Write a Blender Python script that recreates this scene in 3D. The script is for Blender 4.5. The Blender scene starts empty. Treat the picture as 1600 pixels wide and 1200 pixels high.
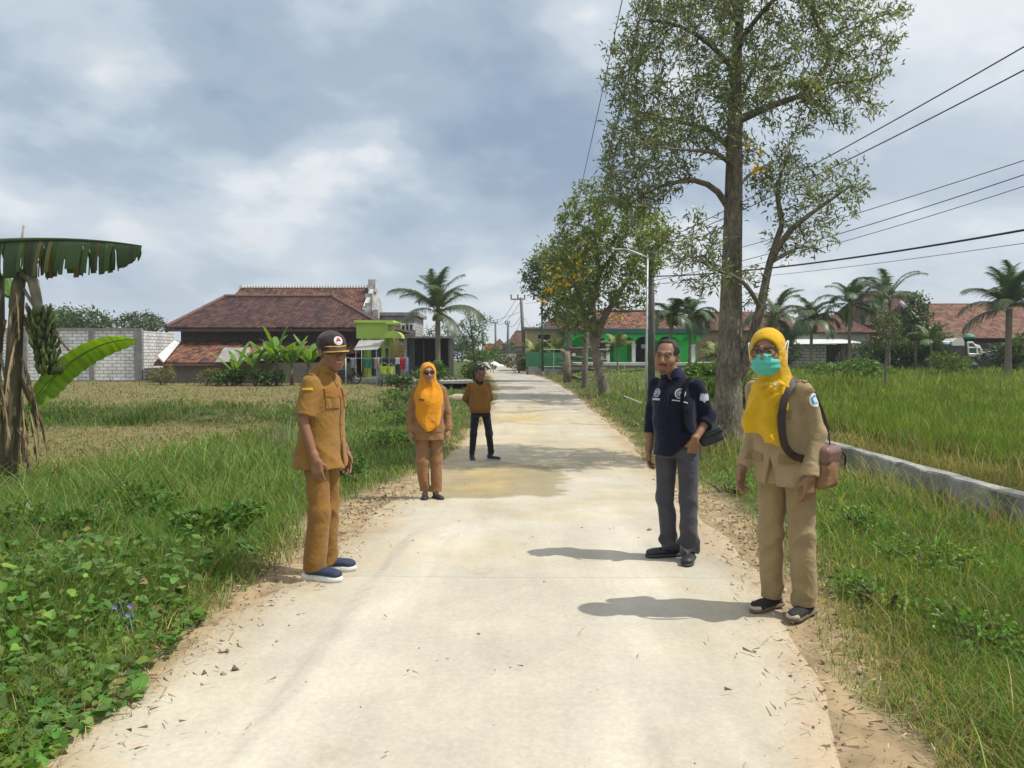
import bpy, math, random
import numpy as np
from mathutils import Vector, Matrix
from mathutils.kdtree import KDTree

sc = bpy.context.scene
C = sc.collection
rad = math.radians
random.seed(7)
rng = np.random.default_rng(11)

# ------------------------------------------------------------------ camera
CAM_Z = 1.52
FPX = 1201.5                      # focal length in pixels of the 1600 px wide photograph
PITCH = rad(2.1)
cam_d = bpy.data.cameras.new('camera')
cam_d.sensor_width = 36.0
cam_d.lens = 36.0 * FPX / 1600.0
cam_d.clip_start = 0.05
cam_d.clip_end = 3000.0
cam = bpy.data.objects.new('camera', cam_d)
C.objects.link(cam)
cam.location = (0, 0, CAM_Z)
cam.rotation_euler = (rad(90) - PITCH, 0, 0)
sc.camera = cam

# ------------------------------------------------------------------ sun, sky, exposure
SUN_EL = rad(58.5)
_az = Vector((0.985, -0.17)).normalized()
to_sun = Vector((_az.x * math.cos(SUN_EL), _az.y * math.cos(SUN_EL), math.sin(SUN_EL)))
sun_d = bpy.data.lights.new('sun', 'SUN')
sun_d.energy = 4.4
sun_d.angle = rad(0.6)
sun_d.color = (1.0, 0.945, 0.86)
sun = bpy.data.objects.new('sun', sun_d)
C.objects.link(sun)
sun.rotation_euler = to_sun.to_track_quat('Z', 'Y').to_euler()
sun.location = (20, -5, 40)

sc.view_settings.view_transform = 'Standard'
sc.view_settings.look = 'None'
sc.view_settings.exposure = 0.0
sc.view_settings.gamma = 1.0


def N(nt, typ, loc=(0, 0), **kw):
    n = nt.nodes.new(typ)
    for k, v in kw.items():
        if k.startswith('in_'):
            n.inputs[k[3:].replace('_', ' ')].default_value = v
        else:
            setattr(n, k, v)
    return n


def ramp(nt, stops, interp='LINEAR'):
    r = nt.nodes.new('ShaderNodeValToRGB')
    e = r.color_ramp.elements
    r.color_ramp.interpolation = interp
    while len(e) < len(stops):
        e.new(0.5)
    for el, (p, c) in zip(e, stops):
        el.position = p
        el.color = (c[0], c[1], c[2], 1) if hasattr(c, '__len__') else (c, c, c, 1)
    return r


def mixc(nt, fac, a, b, blend='MIX'):
    m = nt.nodes.new('ShaderNodeMix')
    m.data_type = 'RGBA'
    m.blend_type = blend
    for s, v in ((m.inputs[0], fac), (m.inputs[6], a), (m.inputs[7], b)):
        if isinstance(v, bpy.types.NodeSocket):
            nt.links.new(v, s)
        elif hasattr(v, '__len__'):
            s.default_value = (v[0], v[1], v[2], 1)
        else:
            s.default_value = v
    return m.outputs[2]


def mth(nt, op, a, b=None, c=None, clamp=False):
    m = nt.nodes.new('ShaderNodeMath')
    m.operation = op
    m.use_clamp = clamp
    for i, v in enumerate((a, b, c)):
        if v is None:
            continue
        if isinstance(v, bpy.types.NodeSocket):
            nt.links.new(v, m.inputs[i])
        else:
            m.inputs[i].default_value = v
    return m.outputs[0]


SKY_OFF = (3.9, 8.1, 0.7)


def build_world():
    w = bpy.data.worlds.new('World')
    sc.world = w
    w.use_nodes = True
    nt = w.node_tree
    nt.nodes.clear()
    L = nt.links.new
    out = N(nt, 'ShaderNodeOutputWorld')
    bg = N(nt, 'ShaderNodeBackground')
    bg.inputs['Strength'].default_value = 0.1
    L(bg.outputs[0], out.inputs['Surface'])
    sky = N(nt, 'ShaderNodeTexSky')
    sky.sky_type = 'NISHITA'
    sky.sun_disc = False
    sky.sun_elevation = SUN_EL
    sky.sun_rotation = math.atan2(to_sun.x, to_sun.y)
    sky.air_density = 1.2
    sky.dust_density = 2.5
    tc = N(nt, 'ShaderNodeTexCoord')
    sep = N(nt, 'ShaderNodeSeparateXYZ')
    L(tc.outputs['Generated'], sep.inputs[0])
    zc = mth(nt, 'MAXIMUM', sep.outputs['Z'], 0.0)
    den = mth(nt, 'ADD', zc, 0.42)
    cx = mth(nt, 'DIVIDE', mth(nt, 'SUBTRACT', 0.12, sep.outputs['X']), den)
    cy = mth(nt, 'DIVIDE', sep.outputs['Y'], den)
    cmb = N(nt, 'ShaderNodeCombineXYZ')
    L(cx, cmb.inputs[0]); L(cy, cmb.inputs[1]); L(mth(nt, 'MULTIPLY', zc, 1.0), cmb.inputs[2])
    def noise(scale, detail, rough, dist=0.0, off=(0, 0, 0)):
        mp = N(nt, 'ShaderNodeMapping')
        mp.inputs['Location'].default_value = off
        L(cmb.outputs[0], mp.inputs['Vector'])
        n = N(nt, 'ShaderNodeTexNoise')
        n.inputs['Scale'].default_value = scale
        n.inputs['Detail'].default_value = detail
        n.inputs['Roughness'].default_value = rough
        n.inputs['Distortion'].default_value = dist
        L(mp.outputs[0], n.inputs['Vector'])
        return n.outputs['Fac']
    big = noise(1.5, 4, 0.5, 0.2, SKY_OFF)
    mid = noise(3.6, 8, 0.56, 0.15, (3.1, 1.2, 0.3))
    fine = noise(5.5, 9, 0.58, 0.15, (1.7, 5.2, 0.0))
    # broad grey cloud deck: blue-grey bellies to pale tops
    s1 = mth(nt, 'ADD', mth(nt, 'MULTIPLY', big, 0.66), mth(nt, 'MULTIPLY', mid, 0.34))
    deck = ramp(nt, [(0.35, (.31, .40, .54)), (0.425, (.42, .52, .64)), (0.49, (.60, .69, .775)), (0.55, (.86, .895, .925)), (0.62, (1.0, 1.0, 1.0))], 'EASE')
    L(s1, deck.inputs[0])
    dk = mixc(nt, 1.0, deck.outputs[0], (10, 10, 10), 'MULTIPLY')
    # small sunlit puffs
    pf = ramp(nt, [(0.53, 0.0), (0.68, 1.0)], 'EASE')
    L(mth(nt, 'ADD', mth(nt, 'MULTIPLY', fine, 0.6), mth(nt, 'MULTIPLY', big, 0.4)), pf.inputs[0])
    col = mixc(nt, mth(nt, 'MULTIPLY', pf.outputs[0], 0.7), dk, (8.2, 8.2, 8.3))
    # paler toward the horizon
    hz = ramp(nt, [(0.0, 0.8), (0.09, 0.40), (0.26, 0.0)], 'EASE')
    L(zc, hz.inputs[0])
    col = mixc(nt, hz.outputs[0], col, (6.9, 7.7, 8.5))
    # brighter toward the sunlit side of the sky
    sd = N(nt, 'ShaderNodeVectorMath'); sd.operation = 'DOT_PRODUCT'
    L(tc.outputs['Generated'], sd.inputs[0])
    sd.inputs[1].default_value = tuple(to_sun)
    gl = ramp(nt, [(0.15, 0.0), (0.60, 0.55), (1.0, 0.8)], 'EASE')
    L(sd.outputs['Value'], gl.inputs[0])
    col = mixc(nt, gl.outputs[0], col, (9.0, 9.4, 9.8))
    fin = mixc(nt, 0.10, col, sky.outputs[0])
    L(fin, bg.inputs['Color'])


build_world()


# ------------------------------------------------------------------ picture geometry (pixels of the 1600 x 1200 photograph)
def ray(px, py):
    x, y = (px - 800) / FPX, (600 - py) / FPX
    cp, sp = math.cos(PITCH), math.sin(PITCH)
    return Vector((x, cp + y * sp, -sp + y * cp))


def P(px, py, Y):
    d = ray(px, py)
    t = Y / d.y
    return Vector((d.x * t, Y, CAM_Z + d.z * t))


def XP(px, Y):
    return P(px, 556, Y).x


def ss(a, b, x):
    t = np.clip((np.asarray(x, float) - a) / (b - a), 0, 1)
    return t * t * (3 - 2 * t)


_RY = [-30, 0, 2.83, 4.1, 5.2, 8, 15, 19.6, 24.6, 34, 46, 60, 91, 136, 200, 420]
_RL = [-2.0, -1.85, -1.78, -1.70, -1.56, -1.38, -1.16, -0.88, -0.66, -0.62, -1.05, -1.85, -3.9, -7.2, -15, -48]
_RR = [0.8, 1.12, 1.34, 1.58, 1.72, 1.98, 2.48, 2.64, 2.62, 2.58, 2.30, 1.40, -0.9, -4.0, -11.5, -44]


def road_l(Y):
    return np.interp(Y, _RY, _RL)


def road_r(Y):
    return np.interp(Y, _RY, _RR)


def road_z(Y):
    Y = np.asarray(Y, float)
    return -0.30 * ss(5.0, 14.5, Y) + np.interp(Y, [18, 25, 36, 50, 64, 91, 136, 300], [0, .08, .29, .38, .46, .60, .72, .9])


_lat = np.random.default_rng(99).uniform(-1, 1, (256, 256))


def vnoise(x, y, s=1.0, seed=0, octv=3):
    """smooth lattice noise, about -1 .. 1"""
    x = np.asarray(x, float) * s * .8 + seed * 13.71 + 500
    y = np.asarray(y, float) * s * .8 - seed * 7.33 + 500
    out, amp = 0.0, 1.0
    for k in range(octv):
        i = np.floor(x).astype(int); j = np.floor(y).astype(int)
        u = x - i; v = y - j
        u = u * u * (3 - 2 * u); v = v * v * (3 - 2 * v)
        a = _lat[i % 256, j % 256]; b = _lat[(i + 1) % 256, j % 256]; c = _lat[i % 256, (j + 1) % 256]; d = _lat[(i + 1) % 256, (j + 1) % 256]
        out = out + amp * (a * (1 - u) * (1 - v) + b * u * (1 - v) + c * (1 - u) * v + d * u * v)
        x = x * 2.03 + 31.7; y = y * 2.03 + 17.3; amp *= .5
    return np.clip(out * 1.05, -1, 1)


def ground_z(x, Y):
    x = np.asarray(x, float); Y = np.asarray(Y, float)
    l, r = road_l(Y), road_r(Y)
    zr = road_z(Y)
    zl = -0.10 - 0.27 * ss(5, 14, Y) + 0.30 * ss(20.5, 23.5, Y + 0.8 * vnoise(x, Y, .15, 3)) + 0.06 * ss(26, 40, Y) + .42 * ss(40, 110, Y)
    zrt = 0.03 + 0.0 * Y + 0.17 * ss(4.3, 5.2, x) + 0.40 * ss(16, 52, Y) * ss(4, 9, x) + (0.10 * ss(25, 50, Y) + .42 * ss(50, 110, Y)) * (1 - ss(4, 9, x))
    dl = l - x
    dr = x - r
    tl = ss(0.25, 2.6, dl); tr = ss(0.15, 1.5, dr)
    z = zr + (zl - zr) * tl
    z = np.where(dr > 0, zr + (zrt - zr) * tr, z)
    off = ss(0.3, 1.5, np.maximum(dl, dr))
    return z + 0.03 * vnoise(x, Y, 1.1, 1) * off


def gz(x, Y):
    return float(ground_z(x, Y))


def G(px, py):
    d = ray(px, py)
    lo, hi = 0.5, 400.0
    f = lambda t: CAM_Z + d.z * t - gz(d.x * t, d.y * t)
    t = lo
    while t < hi:
        t2 = t * 1.03 + .02
        if f(t2) < 0:
            a, b = t, t2
            for _ in range(30):
                m = (a + b) / 2
                if f(m) > 0: a = m
                else: b = m
            t = a
            break
        t = t2
    return Vector((d.x * t, d.y * t, CAM_Z + d.z * t))


# ------------------------------------------------------------------ objects
def tag(o, label=None, cat=None, group=None, kind=None):
    if label: o['label'] = label
    if cat: o['category'] = cat
    if group: o['group'] = group
    if kind: o['kind'] = kind
    return o


def thing(name, label, cat, loc=(0, 0, 0), rz=0.0, group=None):
    o = bpy.data.objects.new(name, None)
    o.empty_display_size = 0.2
    C.objects.link(o)
    o.location = loc
    o.rotation_euler = (0, 0, rz)
    return tag(o, label, cat, group)


def dup(root, loc, rz=None, label=None, scale=None):
    def cp(o, parent):
        c = o.copy()
        C.objects.link(c)
        if parent is not None:
            c.parent = parent
        for ch in list(o.children):
            cp(ch, c)
        return c
    r = cp(root, None)
    r.location = loc
    if rz is not None: r.rotation_euler = (0, 0, rz)
    if label: r['label'] = label
    if scale is not None: r.scale = scale if hasattr(scale, '__len__') else (scale,) * 3
    return r


def mk(name, V, F, mat, parent=None, col=None, uv=None, smooth=False, loc=None):
    """V (n,3), F list of index tuples or an (m,k) array; links ONE mesh object."""
    me = bpy.data.meshes.new(name)
    V = np.asarray(V, np.float32)
    if isinstance(F, np.ndarray):
        m, k = F.shape
        me.vertices.add(len(V)); me.vertices.foreach_set('co', V.ravel())
        me.loops.add(m * k); me.loops.foreach_set('vertex_index', F.astype(np.int32).ravel())
        me.polygons.add(m)
        me.polygons.foreach_set('loop_start', np.arange(0, m * k, k, dtype=np.int32))
        me.polygons.foreach_set('loop_total', np.full(m, k, np.int32))
        me.update(calc_edges=True)
        me.validate()
    else:
        me.from_pydata([tuple(v) for v in V], [], F)
        me.update()
    if smooth is True:
        me.polygons.foreach_set('use_smooth', np.ones(len(me.polygons), bool))
    if col is not None:
        ca = me.color_attributes.new('col', 'FLOAT_COLOR', 'POINT')
        c4 = np.ones((len(V), 4), np.float32)
        c4[:, :3] = col
        ca.data.foreach_set('color', c4.ravel())
    if uv is not None:
        ul = me.uv_layers.new(name='uv')
        li = np.empty(len(me.loops), np.int32)
        me.loops.foreach_get('vertex_index', li)
        ul.data.foreach_set('uv', np.asarray(uv, np.float32)[li].ravel())
    if mat is not None:
        me.materials.append(mat)
    o = bpy.data.objects.new(name, me)
    C.objects.link(o)
    if parent is not None: o.parent = parent
    if loc is not None: o.location = loc
    return o


class MB:
    """Collects boxes, tubes, lathes and polygons for ONE mesh."""
    def __init__(s):
        s.v, s.f, s.uv, s.c = [], [], [], []
        s.cc = (1, 1, 1)

    def add(s, vs, fs, uvs=None):
        b = len(s.v)
        s.v += [tuple(v) for v in vs]
        s.c += [s.cc] * len(vs)
        s.uv += [tuple(u) for u in uvs] if uvs is not None else [(v[0], v[2]) for v in vs]
        s.f += [tuple(i + b for i in f) for f in fs]

    def box(s, c, h, rz=0.0, M=None, bev=0.0):
        cx, cy, cz = c
        if bev > 0:
            pts = []
            b = min(bev, *[x * .9 for x in h])
            ring = [(-h[0] + b, -h[1]), (h[0] - b, -h[1]), (h[0], -h[1] + b), (h[0], h[1] - b), (h[0] - b, h[1]), (-h[0] + b, h[1]), (-h[0], h[1] - b), (-h[0], -h[1] + b)]
            ins = [(x * (1 - b / h[0]), y * (1 - b / h[1])) for x, y in ring]
            for rg, z in ((ins, -h[2]), (ring, -h[2] + b), (ring, h[2] - b), (ins, h[2])):
                pts += [(x, y, z) for x, y in rg]
            fs = [tuple(range(7, -1, -1)), tuple(range(24, 32))]
            for k in range(3):
                for i in range(8):
                    j = (i + 1) % 8
                    fs.append((k * 8 + i, k * 8 + j, k * 8 + 8 + j, k * 8 + 8 + i))
        else:
            pts = [(sx * h[0], sy * h[1], sz * h[2]) for sz in (-1, 1) for sy in (-1, 1) for sx in (-1, 1)]
            fs = [(0, 2, 3, 1), (4, 5, 7, 6), (0, 1, 5, 4), (2, 6, 7, 3), (0, 4, 6, 2), (1, 3, 7, 5)]
        cr, sr = math.cos(rz), math.sin(rz)
        out = []
        for x, y, z in pts:
            if M is not None:
                p = M @ Vector((x, y, z))
                out.append((p.x + cx, p.y + cy, p.z + cz))
            else:
                out.append((x * cr - y * sr + cx, x * sr + y * cr + cy, z + cz))
        s.add(out, fs)
        return s

    def tube(s, pts, r, n=8, cap=True, flat=None):
        pts = [Vector(p) for p in pts]
        rs = r if hasattr(r, '__len__') else [r] * len(pts)
        vs, fs = [], []
        up = Vector((0, 0, 1))
        prev = None
        for i, p in enumerate(pts):
            t = (pts[min(i + 1, len(pts) - 1)] - pts[max(i - 1, 0)])
            if t.length < 1e-9: t = Vector((0, 0, 1))
            t.normalize()
            if prev is None:
                a = t.cross(up)
                if a.length < .05: a = t.cross(Vector((0, 1, 0)))
            else:
                a = prev - t * prev.dot(t)
            if a.length < 1e-6: a = t.orthogonal()
            a.normalize()
            prev = a
            b = t.cross(a)
            for k in range(n):
                an = 2 * math.pi * k / n
                ca, sa = math.cos(an), math.sin(an)
                if flat: sa *= flat
                vs.append(p + (a * ca + b * sa) * rs[i])
        for i in range(len(pts) - 1):
            for k in range(n):
                j = (k + 1) % n
                fs.append((i * n + k, i * n + j, (i + 1) * n + j, (i + 1) * n + k))
        if cap:
            fs.append(tuple(range(n - 1, -1, -1)))
            m = (len(pts) - 1) * n
            fs.append(tuple(range(m, m + n)))
        s.add(vs, fs)
        return s

    def lathe(s, prof, c=(0, 0, 0), n=16):
        vs, fs = [], []
        for r, z in prof:
            for k in range(n):
                a = 2 * math.pi * k / n
                vs.append((c[0] + r * math.cos(a), c[1] + r * math.sin(a), c[2] + z))
        for i in range(len(prof) - 1):
            for k in range(n):
                j = (k + 1) % n
                fs.append((i * n + k, i * n + j, (i + 1) * n + j, (i + 1) * n + k))
        fs.append(tuple(range(n - 1, -1, -1)))
        m = (len(prof) - 1) * n
        fs.append(tuple(range(m, m + n)))
        s.add(vs, fs)
        return s

    def prism(s, pts, d):
        """polygon (3-D points) extruded by vector d"""
        n = len(pts)
        d = Vector(d)
        vs = [Vector(p) for p in pts] + [Vector(p) + d for p in pts]
        fs = [tuple(range(n)), tuple(range(2 * n - 1, n - 1, -1))]
        for i in range(n):
            j = (i + 1) % n
            fs.append((i, i + n, j + n, j))
        s.add(vs, fs)
        return s

    def quad(s, pts, uvs=None):
        s.add(pts, [tuple(range(len(pts)))], uvs)
        return s

    def roof(s, pts, th=0.09):
        """roof plane; first two points are the eave; uv in metres (u along eave, v up the slope)"""
        pts = [Vector(p) for p in pts]
        u = (pts[1] - pts[0]).normalized()
        nrm = Vector((0, 0, 0))
        for i in range(len(pts)):
            nrm += pts[i].cross(pts[(i + 1) % len(pts)])
        nrm.normalize()
        if nrm.z < 0: nrm = -nrm
        v = nrm.cross(u)
        if v.z < 0: v = -v
        uv = [((p - pts[0]).dot(u), (p - pts[0]).dot(v)) for p in pts]
        n = len(pts)
        low = [p - nrm * th for p in pts]
        fs = [tuple(range(n)), tuple(range(2 * n - 1, n - 1, -1))]
        for i in range(n):
            j = (i + 1) % n
            fs.append((i, i + n, j + n, j))
        s.add(pts + low, fs, uv + uv)
        return s

    def build(s, name, mat, parent=None, smooth=False, usecol=False):
        o = mk(name, s.v, s.f, mat, parent, col=np.array(s.c) if usecol else None, uv=s.uv, smooth=False)
        me = o.data
        import bmesh
        bm = bmesh.new(); bm.from_mesh(me)
        bmesh.ops.recalc_face_normals(bm, faces=bm.faces)
        bm.to_mesh(me); bm.free()
        if smooth:
            me.polygons.foreach_set('use_smooth', np.ones(len(me.polygons), bool))
            if smooth != True:
                me.set_sharp_from_angle(angle=rad(smooth))
        return o


# ------------------------------------------------------------------ materials
MATS = {}


def pbsdf(name):
    m = bpy.data.materials.new(name)
    m.use_nodes = True
    nt = m.node_tree
    b = nt.nodes['Principled BSDF']
    return m, nt, b


def mat(name, c1, c2=None, scale=6.0, rough=0.8, bump=0.0, bscale=None, metal=0.0, spec=0.4, streak=None, detail=6, lo=.35, hi=.65):
    """plain or mottled material in object space"""
    if name in MATS: return MATS[name]
    m, nt, b = pbsdf(name)
    L = nt.links.new
    b.inputs['Roughness'].default_value = rough
    b.inputs['Metallic'].default_value = metal
    b.inputs['Specular IOR Level'].default_value = spec
    tc = N(nt, 'ShaderNodeTexCoord')
    src = tc.outputs['Object']
    if streak:
        mp = N(nt, 'ShaderNodeMapping')
        mp.inputs['Scale'].default_value = streak
        L(src, mp.inputs['Vector'])
        src = mp.outputs[0]
    n = N(nt, 'ShaderNodeTexNoise')
    n.inputs['Scale'].default_value = scale
    n.inputs['Detail'].default_value = detail
    n.inputs['Roughness'].default_value = .6
    L(src, n.inputs['Vector'])
    c2 = c2 or tuple(x * .8 for x in c1)
    r = ramp(nt, [(lo, c1), (hi, c2)])
    L(n.outputs['Fac'], r.inputs[0])
    L(r.outputs[0], b.inputs['Base Color'])
    if bump:
        n2 = N(nt, 'ShaderNodeTexNoise')
        n2.inputs['Scale'].default_value = bscale or scale * 4
        n2.inputs['Detail'].default_value = 5
        L(src, n2.inputs['Vector'])
        bp = N(nt, 'ShaderNodeBump')
        bp.inputs['Strength'].default_value = bump
        bp.inputs['Distance'].default_value = .02
        L(n2.outputs['Fac'], bp.inputs['Height'])
        L(bp.outputs[0], b.inputs['Normal'])
    MATS[name] = m
    return m


def mat_col(name, rough=.6, trans=0.0, var=.25, vscale=3.0, bump=0.0, bscale=60, spec=.3, tint=(1.25, 1.25, .6)):
    """colour from the vertex attribute, a little natural variation, optional leaf translucency"""
    if name in MATS: return MATS[name]
    m, nt, b = pbsdf(name)
    L = nt.links.new
    b.inputs['Roughness'].default_value = rough
    b.inputs['Specular IOR Level'].default_value = spec
    a = N(nt, 'ShaderNodeAttribute'); a.attribute_name = 'col'
    tc = N(nt, 'ShaderNodeTexCoord')
    n = N(nt, 'ShaderNodeTexNoise')
    n.inputs['Scale'].default_value = vscale
    n.inputs['Detail'].default_value = 4
    L(tc.outputs['Object'], n.inputs['Vector'])
    r = ramp(nt, [(.3, 1 - var), (.7, 1 + var)])
    L(n.outputs['Fac'], r.inputs[0])
    c = mixc(nt, 1.0, a.outputs['Color'], r.outputs[0], 'MULTIPLY')
    L(c, b.inputs['Base Color'])
    if bump:
        n2 = N(nt, 'ShaderNodeTexNoise')
        n2.inputs['Scale'].default_value = bscale
        n2.inputs['Detail'].default_value = 4
        L(tc.outputs['Object'], n2.inputs['Vector'])
        bp = N(nt, 'ShaderNodeBump')
        bp.inputs['Strength'].default_value = bump
        bp.inputs['Distance'].default_value = .01
        L(n2.outputs['Fac'], bp.inputs['Height'])
        L(bp.outputs[0], b.inputs['Normal'])
    if trans > 0:
        t = N(nt, 'ShaderNodeBsdfTranslucent')
        L(mixc(nt, 1.0, c, tint, 'MULTIPLY'), t.inputs['Color'])
        mx = N(nt, 'ShaderNodeMixShader')
        mx.inputs[0].default_value = trans
        L(b.outputs[0], mx.inputs[1]); L(t.outputs[0], mx.inputs[2])
        o = nt.nodes['Material Output']
        L(mx.outputs[0], o.inputs['Surface'])
    MATS[name] = m
    return m


def mat_tiles(name, ca, cb, cc, tw=.24, th=.30, bump=.8):
    """clay roof tiles: u along the eave, v up the slope, each tile its own shade"""
    if name in MATS: return MATS[name]
    m, nt, b = pbsdf(name)
    L = nt.links.new
    b.inputs['Roughness'].default_value = .85
    b.inputs['Specular IOR Level'].default_value = .25
    uv = N(nt, 'ShaderNodeUVMap')
    sp = N(nt, 'ShaderNodeSeparateXYZ')
    L(uv.outputs[0], sp.inputs[0])
    u = mth(nt, 'DIVIDE', sp.outputs[0], tw)
    v = mth(nt, 'DIVIDE', sp.outputs[1], th)
    cell = N(nt, 'ShaderNodeCombineXYZ')
    L(mth(nt, 'FLOOR', u), cell.inputs[0]); L(mth(nt, 'FLOOR', v), cell.inputs[1])
    wn = N(nt, 'ShaderNodeTexWhiteNoise')
    L(cell.outputs[0], wn.inputs['Vector'])
    n = N(nt, 'ShaderNodeTexNoise')
    n.inputs['Scale'].default_value = .9
    n.inputs['Detail'].default_value = 6
    L(uv.outputs[0], n.inputs['Vector'])
    f = mth(nt, 'ADD', mth(nt, 'MULTIPLY', wn.outputs['Value'], .55), mth(nt, 'MULTIPLY', n.outputs['Fac'], .55))
    r = ramp(nt, [(.28, ca), (.52, cb), (.82, cc)])
    L(f, r.inputs[0])
    fu = mth(nt, 'FRACT', u)
    fv = mth(nt, 'FRACT', v)
    wave = mth(nt, 'SINE', mth(nt, 'MULTIPLY', fu, math.pi))
    step = mth(nt, 'SUBTRACT', 1.0, fv)
    hgt = mth(nt, 'ADD', mth(nt, 'MULTIPLY', wave, .6), mth(nt, 'MULTIPLY', step, .6))
    bp = N(nt, 'ShaderNodeBump')
    bp.inputs['Strength'].default_value = bump
    bp.inputs['Distance'].default_value = .09
    L(hgt, bp.inputs['Height'])
    L(bp.outputs[0], b.inputs['Normal'])
    L(r.outputs[0], b.inputs['Base Color'])
    MATS[name] = m
    return m


def mat_blocks(name, c1, c2, mortar, bw=.4, bh=.2, ms=.02, rough=.85):
    if name in MATS: return MATS[name]
    m, nt, b = pbsdf(name)
    L = nt.links.new
    b.inputs['Roughness'].default_value = rough
    uv = N(nt, 'ShaderNodeUVMap')
    br = N(nt, 'ShaderNodeTexBrick')
    br.inputs['Scale'].default_value = 1.0
    br.inputs['Brick Width'].default_value = bw
    br.inputs['Row Height'].default_value = bh
    br.inputs['Mortar Size'].default_value = ms
    br.inputs['Mortar Smooth'].default_value = .2
    br.inputs['Color1'].default_value = (*c1, 1)
    br.inputs['Color2'].default_value = (*c2, 1)
    br.inputs['Mortar'].default_value = (*mortar, 1)
    L(uv.outputs[0], br.inputs['Vector'])
    n = N(nt, 'ShaderNodeTexNoise')
    n.inputs['Scale'].default_value = 1.3
    n.inputs['Detail'].default_value = 7
    L(uv.outputs[0], n.inputs['Vector'])
    r = ramp(nt, [(.3, .72), (.65, 1.08)])
    L(n.outputs['Fac'], r.inputs[0])
    L(mixc(nt, 1.0, br.outputs['Color'], r.outputs[0], 'MULTIPLY'), b.inputs['Base Color'])
    bp = N(nt, 'ShaderNodeBump')
    bp.inputs['Strength'].default_value = .5
    bp.inputs['Distance'].default_value = .015
    bp.invert = True
    L(br.outputs['Fac'], bp.inputs['Height'])
    L(bp.outputs[0], b.inputs['Normal'])
    MATS[name] = m
    return m
# ------------------------------------------------------------------ ground and road
def _grow(a, b, d0, g):
    out, x, d = [a], a, d0
    while x < b:
        x += d; d *= g
        out.append(x)
    return out


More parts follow.
